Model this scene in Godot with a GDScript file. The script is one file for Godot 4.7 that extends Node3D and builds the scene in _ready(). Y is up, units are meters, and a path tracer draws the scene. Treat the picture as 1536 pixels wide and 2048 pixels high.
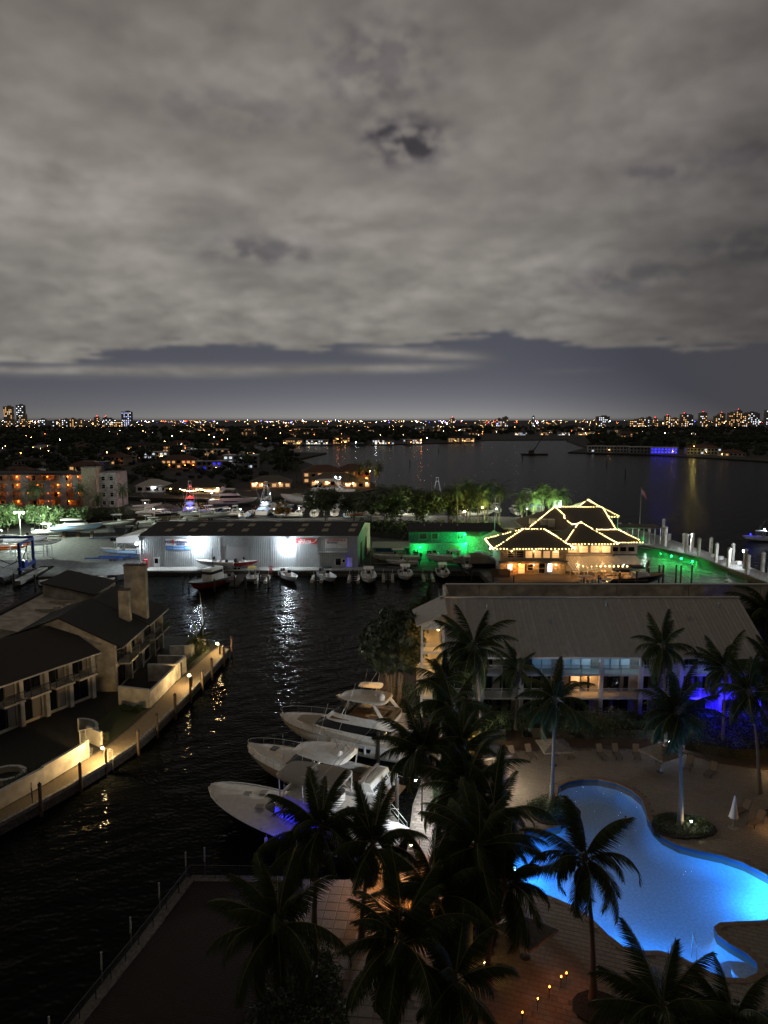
extends Node3D
# A marina at night seen from a hotel balcony. y = 0 is the water, the quays lie at about y = 1.2. -z runs away from the hotel.

const LAND := 1.2
var used := {}
var mats := {}
var texs := {}
var kit := {}
var rng := RandomNumberGenerator.new()


# ------------------------------------------------------------------ mesh building
class Buf:
	var v := PackedVector3Array()
	var n := PackedVector3Array()
	var c := PackedColorArray()
	var idx := PackedInt32Array()
	var xf := Transform3D()
	var tint := Color.WHITE
	var tinted := false

	func vert(p: Vector3, m: Vector3) -> int:
		v.append(xf * p)
		n.append((xf.basis * m).normalized())
		if tinted:
			c.append(tint)
		return v.size() - 1

	func tri(a: Vector3, b: Vector3, d: Vector3) -> void:
		var m := (b - a).cross(d - a).normalized()
		var k := vert(a, m)
		vert(b, m)
		vert(d, m)
		idx.append_array(PackedInt32Array([k, k + 2, k + 1]))

	func quad(a: Vector3, b: Vector3, d: Vector3, e: Vector3) -> void:
		var m := (d - a).cross(e - b).normalized()
		var k := vert(a, m)
		vert(b, m)
		vert(d, m)
		vert(e, m)
		idx.append_array(PackedInt32Array([k, k + 2, k + 1, k, k + 3, k + 2]))

	func box(at: Vector3, s: Vector3, b := Basis()) -> void:
		var h := s / 2.0
		var p := []
		for i in 8:
			p.append(at + b * Vector3(h.x if i & 1 else -h.x, h.y if i & 2 else -h.y, h.z if i & 4 else -h.z))
		quad(p[0], p[2], p[3], p[1])
		quad(p[4], p[5], p[7], p[6])
		quad(p[0], p[4], p[6], p[2])
		quad(p[1], p[3], p[7], p[5])
		quad(p[0], p[1], p[5], p[4])
		quad(p[2], p[6], p[7], p[3])

	func beam(a: Vector3, b: Vector3, w: float, h: float) -> void:
		var f := (b - a).normalized()
		var side := f.cross(Vector3.UP)
		side = side.normalized() if side.length() > 0.01 else Vector3.RIGHT
		box((a + b) / 2.0, Vector3((b - a).length(), h, w), Basis(f, side.cross(f), side))

	func rows(r: Array, closed := false, flip := false) -> void:
		# a smooth sheet through rows of points, each row as long as the others
		var nr := r.size()
		var nc: int = r[0].size()
		var base := v.size()
		for i in nr:
			for j in nc:
				var a: Vector3 = r[mini(i + 1, nr - 1)][j] - r[maxi(i - 1, 0)][j]
				var b: Vector3 = (r[i][(j + 1) % nc] - r[i][(j - 1 + nc) % nc]) if closed else (r[i][mini(j + 1, nc - 1)] - r[i][maxi(j - 1, 0)])
				var m := a.cross(b)
				m = m.normalized() if m.length() > 1e-7 else Vector3.UP
				vert(r[i][j], -m if flip else m)
		for i in nr - 1:
			for j in (nc if closed else nc - 1):
				var k := base + i * nc + j
				var l := base + i * nc + (j + 1) % nc
				var q := [k, k + nc, l + nc, l] if not flip else [k, l, l + nc, k + nc]
				idx.append_array(PackedInt32Array([q[0], q[2], q[1], q[0], q[3], q[2]]))

	func tube(pts: Array, rad: Array, sides := 8, caps := true) -> void:
		var r := []
		for i in pts.size():
			var f: Vector3 = (pts[mini(i + 1, pts.size() - 1)] - pts[maxi(i - 1, 0)]).normalized()
			var s := f.cross(Vector3.UP if absf(f.y) < 0.95 else Vector3.RIGHT).normalized()
			var u := s.cross(f)
			var ring := PackedVector3Array()
			for k in sides:
				var a := TAU * k / sides
				ring.append(pts[i] + (s * cos(a) + u * sin(a)) * rad[i])
			r.append(ring)
		rows(r, true, true)
		if caps:
			for e in [0, pts.size() - 1]:
				for k in sides - 2:
					if e == 0:
						tri(r[e][0], r[e][k + 1], r[e][k + 2])
					else:
						tri(r[e][0], r[e][k + 2], r[e][k + 1])

	func rod(a: Vector3, b: Vector3, r: float, sides := 6) -> void:
		tube([a, b], [r, r], sides)

	func lathe(prof: Array, sides := 12, at := Vector3.ZERO) -> void:
		var r := []
		for p in prof:
			var ring := PackedVector3Array()
			for k in sides:
				var a := TAU * k / sides
				ring.append(at + Vector3(cos(a) * p.x, p.y, sin(a) * p.x))
			r.append(ring)
		rows(r, true, false)

	func ball(at: Vector3, r: float, sides := 8, squash := 1.0) -> void:
		var prof := []
		for i in 6:
			var a := -PI / 2 + PI * i / 5.0
			prof.append(Vector2(maxf(cos(a) * r, r * 0.02), sin(a) * r * squash))
		lathe(prof, sides, at)

	func prism(poly: PackedVector2Array, y0: float, y1: float, bottom := false) -> void:
		# poly in (x, z)
		var t := Geometry2D.triangulate_polygon(poly)
		for i in range(0, t.size(), 3):
			var q := [poly[t[i]], poly[t[i + 1]], poly[t[i + 2]]]
			var a := Vector3(q[0].x, y1, q[0].y)
			var b := Vector3(q[1].x, y1, q[1].y)
			var d := Vector3(q[2].x, y1, q[2].y)
			if (b - a).cross(d - a).y < 0:
				var s := b
				b = d
				d = s
			tri(a, b, d)
			if bottom:
				tri(Vector3(a.x, y0, a.z), Vector3(d.x, y0, d.z), Vector3(b.x, y0, b.z))
		skirt(poly, y0, y1, true)

	func skirt(poly: PackedVector2Array, y0: float, y1: float, closed := true) -> void:
		var ccw := not Geometry2D.is_polygon_clockwise(poly)
		for i in (poly.size() if closed else poly.size() - 1):
			var p := poly[i]
			var q := poly[(i + 1) % poly.size()]
			if ccw:
				quad(Vector3(p.x, y0, p.y), Vector3(p.x, y1, p.y), Vector3(q.x, y1, q.y), Vector3(q.x, y0, q.y))
			else:
				quad(Vector3(p.x, y0, p.y), Vector3(q.x, y0, q.y), Vector3(q.x, y1, q.y), Vector3(p.x, y1, p.y))

	func profile(pts: Array, a: Vector3, along: Vector3, side: Vector3) -> void:
		# a closed outline of Vector2(side, height) pulled from a along a vector; convex or not
		var poly := PackedVector2Array(pts)
		var t := Geometry2D.triangulate_polygon(poly)
		var at := func(p: Vector2, k: float) -> Vector3: return a + side * p.x + Vector3.UP * p.y + along * k
		var flip: bool = (side.cross(Vector3.UP).dot(along) > 0) == Geometry2D.is_polygon_clockwise(poly)
		for i in range(0, t.size(), 3):
			for k in [0.0, 1.0]:
				tri(at.call(poly[t[i]], k), at.call(poly[t[i + 1]], k), at.call(poly[t[i + 2]], k))
		for i in poly.size():
			var p := poly[i]
			var q := poly[(i + 1) % poly.size()]
			if flip:
				quad(at.call(p, 0.0), at.call(p, 1.0), at.call(q, 1.0), at.call(q, 0.0))
			else:
				quad(at.call(p, 0.0), at.call(q, 0.0), at.call(q, 1.0), at.call(p, 1.0))

	func mesh() -> ArrayMesh:
		var a := []
		a.resize(Mesh.ARRAY_MAX)
		a[Mesh.ARRAY_VERTEX] = v
		a[Mesh.ARRAY_NORMAL] = n
		if tinted:
			a[Mesh.ARRAY_COLOR] = c
		a[Mesh.ARRAY_INDEX] = idx
		var m := ArrayMesh.new()
		m.add_surface_from_arrays(Mesh.PRIMITIVE_TRIANGLES, a)
		return m


func V(x: float, y: float, z: float) -> Vector3:
	return Vector3(x, y, z)


func fall(a: float, b: float, x: float) -> float:
	return 1.0 - smoothstep(a, b, x)


func rnd(a: float, b: float) -> float:
	return rng.randf_range(a, b)


# ------------------------------------------------------------------ nodes
func numbered(called: String) -> String:
	var k: int = used.get(called, -1) + 1
	used[called] = k
	return called if k == 0 else "%s_%03d" % [called, k]


func tag(o: Node3D, label: String, category: String, group := "", kind := "") -> Node3D:
	if label:
		o.set_meta("label", label)
	if category:
		o.set_meta("category", category)
	if group:
		o.set_meta("group", group)
	if kind:
		o.set_meta("kind", kind)
	return o


func thing(called: String, label: String, category: String, at := Vector3.ZERO, turn := 0.0, group := "") -> Node3D:
	var o := Node3D.new()
	o.name = numbered(called)
	add_child(o)
	o.position = at
	o.rotation.y = turn
	return tag(o, label, category, group)


func part(parent: Node, called: String, b, m: Material, at := Vector3.ZERO) -> MeshInstance3D:
	var o := MeshInstance3D.new()
	o.name = numbered(called) if parent == self else called
	o.mesh = b if b is Mesh else b.mesh()
	o.material_override = m
	parent.add_child(o, true)
	o.position = at
	return o


func structure(called: String, b, m: Material, label: String) -> MeshInstance3D:
	var o := part(self, called, b, m)
	tag(o, label, "", "", "structure")
	return o


func dup(o: Node3D, called: String, at: Vector3, turn := 0.0, label := "", size := 1.0, group := "") -> Node3D:
	var c: Node3D = o.duplicate()
	c.name = numbered(called)
	add_child(c)
	c.position = at
	c.rotation = Vector3(0, turn, 0)
	c.scale = Vector3.ONE * size
	if label:
		c.set_meta("label", label)
	if group:
		c.set_meta("group", group)
	return c


func omni(parent: Node3D, at: Vector3, col: Color, energy: float, size := 0.1) -> void:
	var l := OmniLight3D.new()
	l.name = "lamp_light"
	l.light_color = col
	l.light_energy = energy * 4.0
	l.light_size = size
	l.omni_range = 120.0
	l.omni_attenuation = 2.0
	l.shadow_enabled = true
	parent.add_child(l, true)
	l.position = at


func spot(parent: Node3D, at: Vector3, towards: Vector3, col: Color, energy: float, angle := 50.0, size := 0.1) -> void:
	var l := SpotLight3D.new()
	l.name = "lamp_light"
	l.light_color = col
	l.light_energy = energy
	l.light_size = size
	l.spot_angle = angle
	l.spot_angle_attenuation = 0.8
	l.spot_range = 120.0
	l.spot_attenuation = 2.0
	l.shadow_enabled = true
	parent.add_child(l, true)
	var f := towards.normalized()
	l.transform = Transform3D(Basis.looking_at(f, Vector3.UP if absf(f.y) < 0.95 else Vector3.RIGHT), at)


# ------------------------------------------------------------------ materials
func noise_tex(key: String, freq: float, lo: float, hi: float, octaves := 4, px := 512) -> ImageTexture:
	if not texs.has(key):
		var f := FastNoiseLite.new()
		f.seed = hash(key) % 10000
		f.frequency = freq
		f.fractal_octaves = octaves
		var im := f.get_seamless_image(px, px)
		im.convert(Image.FORMAT_L8)
		var d := im.get_data()
		for i in d.size():
			d[i] = int(255.0 * (lo + (hi - lo) * d[i] / 255.0))
		texs[key] = ImageTexture.create_from_image(Image.create_from_data(px, px, false, Image.FORMAT_L8, d))
	return texs[key]


func wave_tex() -> ImageTexture:
	# ripples: many sine waves of whole numbers of periods, so that the tile joins up
	if not texs.has("wave"):
		var px := 384
		var r := RandomNumberGenerator.new()
		r.seed = 77
		var kx := []
		var ky := []
		var ph := []
		var am := []
		for i in 34:
			var k: float = 3.0 + 42.0 * pow(r.randf(), 1.6)
			var a: float = r.randf_range(-1.15, 1.15) + 1.9
			kx.append(roundf(cos(a) * k))
			ky.append(roundf(sin(a) * k))
			ph.append(r.randf() * TAU)
			am.append(1.0 / (2.0 + k))
		var data := PackedFloat32Array()
		data.resize(px * px)
		for w in 34:
			var sx := PackedFloat32Array()
			var cx := PackedFloat32Array()
			for x in px:
				sx.append(sin(TAU * kx[w] * x / px + ph[w]) * am[w])
				cx.append(cos(TAU * kx[w] * x / px + ph[w]) * am[w])
			for y in px:
				var s := sin(TAU * ky[w] * y / px)
				var c := cos(TAU * ky[w] * y / px)
				var o := y * px
				for x in px:
					data[o + x] += sx[x] * c + cx[x] * s
		var im := Image.create_from_data(px, px, false, Image.FORMAT_RF, data.to_byte_array())
		texs["wave"] = ImageTexture.create_from_image(im)
	return texs["wave"]


func mat(key: String, col: Color, rough := 0.8, o := {}) -> StandardMaterial3D:
	# col is the real-world base colour, linear
	if mats.has(key):
		return mats[key]
	var m := StandardMaterial3D.new()
	m.resource_name = key
	m.albedo_color = col.linear_to_srgb()
	m.roughness = rough
	m.metallic = o.get("metal", 0.0)
	m.metallic_specular = o.get("spec", 0.5)
	if o.has("tex"):
		m.albedo_texture = {"blotch": noise_tex("blotch", 0.012, 0.62, 1.0), "grain": noise_tex("grain", 0.09, 0.55, 1.0), "streak": noise_tex("streak", 0.03, 0.5, 1.0, 5), "faint": noise_tex("faint", 0.02, 0.86, 1.0)}[o.tex]
		m.uv1_triplanar = true
		m.uv1_world_triplanar = o.get("world", true)
		m.uv1_scale = Vector3.ONE * o.get("scale", 0.2)
		if o.has("stretch"):
			m.uv1_scale = o.stretch
	if o.has("bump"):
		m.heightmap_enabled = true
		m.heightmap_texture = noise_tex("relief", 0.05, 0.0, 1.0)
		m.heightmap_scale = o.bump
		m.uv1_triplanar = true
		m.uv1_world_triplanar = o.get("world", true)
		m.uv1_scale = Vector3.ONE * o.get("scale", 0.2)
		if o.has("stretch"):
			m.uv1_scale = o.stretch
	if o.has("coat"):
		m.clearcoat_enabled = true
		m.clearcoat = o.coat
		m.clearcoat_roughness = 0.12
	if o.get("vcol", false):
		m.vertex_color_use_as_albedo = true
	if o.has("back"):
		m.backlight_enabled = true
		m.backlight = Color(o.back, o.back, o.back)
	mats[key] = m
	return m


func glow(key: String, col: Color, energy: float) -> StandardMaterial3D:
	if mats.has(key):
		return mats[key]
	var m := StandardMaterial3D.new()
	m.resource_name = key
	m.albedo_color = Color(0.8, 0.8, 0.8)
	m.emission_enabled = true
	m.emission = col
	m.emission_energy_multiplier = energy
	mats[key] = m
	return m


func make_materials() -> void:
	mat("stucco", Color(0.6, 0.53, 0.42), 0.9, {"tex": "blotch", "scale": 0.08, "bump": 0.25})
	mat("stucco_pale", Color(0.62, 0.57, 0.48), 0.9, {"tex": "blotch", "scale": 0.08, "bump": 0.2})
	mat("white_wall", Color(0.66, 0.64, 0.58), 0.85, {"tex": "blotch", "scale": 0.2, "bump": 0.5})
	mat("trim", Color(0.7, 0.68, 0.62), 0.6, {"tex": "grain", "scale": 0.5})
	mat("roof_shingle", Color(0.05, 0.042, 0.035), 0.95, {"tex": "grain", "scale": 0.8, "bump": 3.0})
	mat("roof_shake", Color(0.16, 0.135, 0.1), 0.95, {"tex": "grain", "scale": 0.8, "bump": 3.0})
	mat("roof_metal", Color(0.42, 0.385, 0.325), 0.6, {"tex": "faint", "scale": 0.12})
	mat("roof_metal_worn", Color(0.4, 0.368, 0.312), 0.65, {"tex": "faint", "scale": 0.3})
	mat("roof_metal_pale", Color(0.44, 0.405, 0.35), 0.55, {"tex": "faint", "scale": 0.1})
	mat("tile_blue", Color(0.03, 0.09, 0.2), 0.25)
	mat("roof_tar", Color(0.055, 0.052, 0.05), 0.9, {"tex": "streak", "scale": 0.07, "bump": 1.0})
	mat("roof_tile", Color(0.16, 0.07, 0.04), 0.9, {"tex": "grain", "scale": 0.6, "bump": 2.0})
	mat("concrete", Color(0.36, 0.34, 0.3), 0.9, {"tex": "streak", "scale": 0.13, "bump": 1.0})
	mat("concrete_dark", Color(0.17, 0.15, 0.125), 0.95, {"tex": "streak", "scale": 0.16, "bump": 1.5})
	mat("asphalt", Color(0.1, 0.098, 0.09), 0.95, {"tex": "streak", "scale": 0.045, "bump": 1.5})
	mat("soil", Color(0.035, 0.03, 0.02), 1.0, {"tex": "grain", "scale": 0.1, "bump": 3.0})
	mat("mulch", Color(0.13, 0.07, 0.04), 1.0, {"tex": "grain", "scale": 0.6, "bump": 6.0})
	mat("lawn", Color(0.06, 0.075, 0.02), 1.0, {"tex": "grain", "scale": 0.5, "bump": 5.0})
	mat("paver", Color(0.36, 0.28, 0.18), 0.9, {"tex": "grain", "scale": 0.7, "bump": 1.0, "vcol": true})
	mat("deck_paver", Color(0.235, 0.195, 0.15), 0.85, {"tex": "faint", "scale": 0.3, "bump": 0.4, "vcol": true})
	mat("deck_joint", Color(0.19, 0.158, 0.12), 0.95, {"tex": "grain", "scale": 0.5})
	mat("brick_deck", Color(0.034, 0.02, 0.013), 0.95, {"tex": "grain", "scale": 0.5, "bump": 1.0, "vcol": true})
	mat("coping", Color(0.3, 0.2, 0.12), 0.8, {"tex": "grain", "scale": 0.5, "bump": 1.0})
	mat("plaster", Color(0.34, 0.53, 0.66), 0.8, {"tex": "faint", "scale": 0.3, "bump": 0.1})
	mat("wood", Color(0.16, 0.105, 0.06), 0.9, {"tex": "streak", "stretch": Vector3(0.9, 0.15, 0.9), "bump": 2.0})
	mat("wood_grey", Color(0.24, 0.21, 0.17), 0.9, {"tex": "streak", "stretch": Vector3(0.9, 0.15, 0.9), "bump": 2.0})
	mat("pile_dark", Color(0.06, 0.045, 0.03), 0.9, {"tex": "streak", "stretch": Vector3(0.9, 0.15, 0.9), "bump": 2.0})
	mat("gelcoat", Color(0.72, 0.7, 0.65), 0.3, {"tex": "faint", "scale": 0.15, "coat": 0.6, "world": false})
	mat("gelcoat_warm", Color(0.62, 0.57, 0.48), 0.35, {"tex": "faint", "scale": 0.15, "coat": 0.5, "world": false})
	mat("hull_blue", Color(0.3, 0.45, 0.62), 0.3, {"coat": 0.6})
	mat("hull_navy", Color(0.012, 0.016, 0.035), 0.25, {"coat": 0.7})
	mat("hull_red", Color(0.28, 0.03, 0.02), 0.4, {"coat": 0.4, "tex": "blotch", "world": false})
	mat("hull_grey", Color(0.33, 0.33, 0.33), 0.35, {"coat": 0.5})
	mat("nonskid", Color(0.5, 0.46, 0.39), 0.85, {"tex": "grain", "scale": 1.5, "bump": 0.4})
	mat("teak", Color(0.26, 0.14, 0.065), 0.7, {"tex": "streak", "stretch": Vector3(0.3, 1.0, 1.2)})
	mat("cushion", Color(0.42, 0.36, 0.28), 0.9, {"tex": "grain", "scale": 2.0, "bump": 0.5})
	mat("canvas_white", Color(0.6, 0.57, 0.52), 0.95, {"tex": "faint", "scale": 0.5, "bump": 4.0})
	mat("canvas_tan", Color(0.2, 0.165, 0.12), 0.95, {"tex": "blotch", "scale": 0.5, "bump": 3.0})
	mat("canvas_dark", Color(0.02, 0.02, 0.024), 0.9, {"tex": "blotch", "scale": 0.5})
	mat("canvas_blue", Color(0.03, 0.08, 0.2), 0.9, {"tex": "blotch", "scale": 0.5})
	mat("chrome", Color(0.6, 0.6, 0.6), 0.2, {"metal": 1.0})
	mat("alu", Color(0.62, 0.62, 0.6), 0.4, {"metal": 0.6, "tex": "grain", "scale": 1.0})
	mat("black", Color(0.015, 0.015, 0.016), 0.5)
	mat("dark_metal", Color(0.03, 0.03, 0.032), 0.55, {"tex": "grain"})
	mat("dark_glass", Color(0.006, 0.007, 0.009), 0.06)
	mat("rubber", Color(0.012, 0.012, 0.012), 0.85)
	mat("steel_blue_paint", Color(0.02, 0.06, 0.26), 0.45, {"tex": "blotch", "scale": 0.4})
	mat("shed_steel", Color(0.45, 0.48, 0.48), 0.55, {"tex": "faint", "stretch": Vector3(0.25, 0.06, 0.25)})
	mat("shed_trim", Color(0.6, 0.62, 0.62), 0.5, {"tex": "grain"})
	mat("skylight", Color(0.42, 0.36, 0.22), 0.6, {"tex": "blotch", "scale": 0.4})
	mat("palm_trunk", Color(0.2, 0.17, 0.13), 0.95, {"tex": "streak", "stretch": Vector3(0.5, 1.6, 0.5), "bump": 2.5})
	mat("bark", Color(0.17, 0.14, 0.1), 0.95, {"tex": "streak", "stretch": Vector3(0.8, 0.2, 0.8), "bump": 3.0})
	mat("bark_pale", Color(0.33, 0.27, 0.2), 0.95, {"tex": "streak", "stretch": Vector3(0.8, 0.2, 0.8), "bump": 3.0})
	mat("frond", Color(0.9, 0.9, 0.9), 0.7, {"vcol": true, "back": 0.35, "spec": 0.3})
	mat("dead_frond", Color(0.16, 0.1, 0.05), 0.8, {"tex": "grain"})
	mat("leaf", Color(0.9, 0.9, 0.9), 0.55, {"vcol": true, "back": 0.3})
	mat("far_leaf", Color(0.9, 0.9, 0.9), 0.7, {"vcol": true})
	mat("curtain", Color(0.3, 0.26, 0.2), 0.9, {"tex": "grain", "scale": 0.8})
	mat("skin", Color(0.42, 0.26, 0.18), 0.6)
	mat("hair", Color(0.02, 0.012, 0.008), 0.7)
	mat("swim", Color(0.05, 0.06, 0.12), 0.8)
	mat("sling", Color(0.22, 0.16, 0.11), 0.9, {"tex": "grain", "scale": 2.0})
	mat("aqua_wall", Color(0.2, 0.42, 0.36), 0.85, {"tex": "blotch", "scale": 0.3, "bump": 0.6})
	mat("teal_wall", Color(0.1, 0.27, 0.24), 0.85, {"tex": "blotch", "scale": 0.3, "bump": 0.6})
	mat("tan_wall", Color(0.5, 0.42, 0.3), 0.9, {"tex": "blotch", "scale": 0.25, "bump": 0.6})
	mat("grey_blue_wall", Color(0.16, 0.18, 0.2), 0.85, {"tex": "grain", "scale": 0.4})
	mat("brown_wall", Color(0.26, 0.17, 0.1), 0.9, {"tex": "grain", "scale": 0.4})
	mat("peach_wall", Color(0.55, 0.34, 0.2), 0.9, {"tex": "blotch", "scale": 0.1})
	mat("grey_wall", Color(0.4, 0.38, 0.36), 0.9, {"tex": "blotch", "scale": 0.1})
	mat("mesh_screen", Color(0.45, 0.44, 0.42), 0.8)
	mat("sign_white", Color(0.72, 0.72, 0.7), 0.6)
	mat("sign_red", Color(0.5, 0.02, 0.025), 0.6)
	mat("sign_blue", Color(0.08, 0.2, 0.45), 0.6)
	mat("sign_navy", Color(0.02, 0.04, 0.14), 0.6)
	mat("orange_paint", Color(0.5, 0.12, 0.02), 0.5)
	mat("yellow_paint", Color(0.5, 0.36, 0.03), 0.5)
	mat("lime_paint", Color(0.4, 0.6, 0.05), 0.6)
	glow("bulb_white", Color(0.86, 0.93, 1.0), 70.0)
	glow("bulb_warm", Color(1.0, 0.78, 0.48), 70.0)
	glow("bulb_cream", Color(1.0, 0.84, 0.54), 16.0)
	glow("bulb_orange", Color(1.0, 0.5, 0.17), 30.0)
	glow("bulb_blue", Color(0.12, 0.12, 1.0), 12.0)
	glow("bulb_green", Color(0.15, 1.0, 0.45), 30.0)
	glow("bulb_red", Color(1.0, 0.05, 0.06), 8.0)
	glow("bulb_pool", Color(0.75, 0.95, 1.0), 8.0)
	glow("added_window_glow", Color(1.0, 0.84, 0.62), 0.2)
	glow("flood_glass", Color(0.93, 0.97, 1.0), 900.0)
	glow("walk_glass", Color(1.0, 0.85, 0.6), 900.0)
	glow("window_warm", Color(1.0, 0.74, 0.45), 0.65)
	glow("window_pale", Color(0.9, 0.95, 1.0), 0.8)
	glow("window_cool", Color(0.35, 0.65, 0.8), 0.12)
	glow("window_blue", Color(0.08, 0.08, 1.0), 0.9)
	glow("screen_white", Color(0.85, 0.93, 1.0), 2.5)
	glow("far_white", Color(0.95, 0.96, 1.0), 110.0)
	glow("far_warm", Color(1.0, 0.78, 0.5), 50.0)
	glow("far_orange", Color(1.0, 0.5, 0.2), 50.0)
	glow("far_red", Color(1.0, 0.08, 0.06), 40.0)
	glow("far_blue", Color(0.25, 0.3, 1.0), 40.0)
	var pane := StandardMaterial3D.new()
	pane.resource_name = "fence_glass"
	pane.transparency = BaseMaterial3D.TRANSPARENCY_ALPHA
	pane.albedo_color = Color(0.3, 0.3, 0.28, 0.25)
	pane.roughness = 0.08
	mats["fence_glass"] = pane
	var pool := StandardMaterial3D.new()
	pool.resource_name = "pool_water"
	pool.transparency = BaseMaterial3D.TRANSPARENCY_ALPHA
	pool.albedo_color = Color(0.2, 0.5, 0.7, 0.04)
	pool.roughness = 0.03
	pool.heightmap_enabled = true
	pool.heightmap_texture = wave_tex()
	pool.heightmap_scale = 3.0
	pool.uv1_triplanar = true
	pool.uv1_world_triplanar = true
	pool.uv1_scale = Vector3.ONE * 0.15
	mats["pool_water"] = pool
	mat("bed", Color(0.2, 0.21, 0.17), 0.95, {"tex": "blotch", "scale": 0.1})
	var clear: StandardMaterial3D = pool.duplicate()
	clear.resource_name = "clear_water"
	clear.albedo_color = Color(0.2, 0.4, 0.3, 0.2)
	clear.heightmap_scale = 6.0
	clear.uv1_scale = Vector3.ONE / 17.0
	mats["clear_water"] = clear
	var sea := StandardMaterial3D.new()
	sea.resource_name = "sea_water"
	sea.albedo_color = Color(0.004, 0.0045, 0.004).linear_to_srgb()
	sea.roughness = 0.06
	sea.heightmap_enabled = true
	sea.heightmap_texture = wave_tex()
	sea.heightmap_scale = 7.5
	sea.metallic_specular = 0.09
	sea.uv1_triplanar = true
	sea.uv1_world_triplanar = true
	sea.uv1_scale = Vector3.ONE / 17.0
	mats["sea_water"] = sea
	var lake: StandardMaterial3D = sea.duplicate()
	lake.resource_name = "lake_water"
	lake.roughness = 0.2
	lake.metallic_specular = 0.07
	lake.heightmap_scale = 30.0
	mats["lake_water"] = lake


func M(key: String) -> StandardMaterial3D:
	return mats[key]


# ------------------------------------------------------------------ the scene
func _ready() -> void:
	rng.seed = 4711
	var cam := Camera3D.new()
	cam.name = "camera"
	cam.position = V(0, 36, 0)
	cam.rotation_degrees = V(-7.3, 0, 0)
	cam.fov = 70.46
	cam.near = 0.1
	cam.far = 30000.0
	add_child(cam)
	cam.current = true
	var env := Environment.new()
	env.background_mode = Environment.BG_SKY
	env.sky = Sky.new()
	env.sky.sky_material = night_sky()
	env.background_energy_multiplier = 1.0
	env.tonemap_mode = Environment.TONE_MAPPER_LINEAR
	env.tonemap_exposure = 1.0
	env.sdfgi_enabled = true
	env.ssao_enabled = true
	env.ssil_enabled = true
	var we := WorldEnvironment.new()
	we.name = "world_environment"
	we.environment = env
	add_child(we)
	# the last of the light through the overcast: very soft, from high behind the hotel
	var sun := DirectionalLight3D.new()
	sun.name = "overcast_light"
	sun.light_color = Color(1.0, 0.95, 0.88)
	sun.light_energy = 0.004
	sun.light_angular_distance = 40.0
	sun.shadow_enabled = true
	sun.rotation_degrees = V(-65, 25, 0)
	add_child(sun)
	make_materials()
	build_setting()
	build_hotel_grounds()
	build_pool()
	build_wing()
	build_townhouses()
	build_walkway()
	build_shed()
	build_docks()
	build_green_house()
	build_restaurant()
	build_pier()
	build_yard()
	build_far_land()
	build_yachts()
	build_marina_boats()
	build_palms()
	build_garden()
	build_far_trees()
	build_far_lights()


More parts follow.
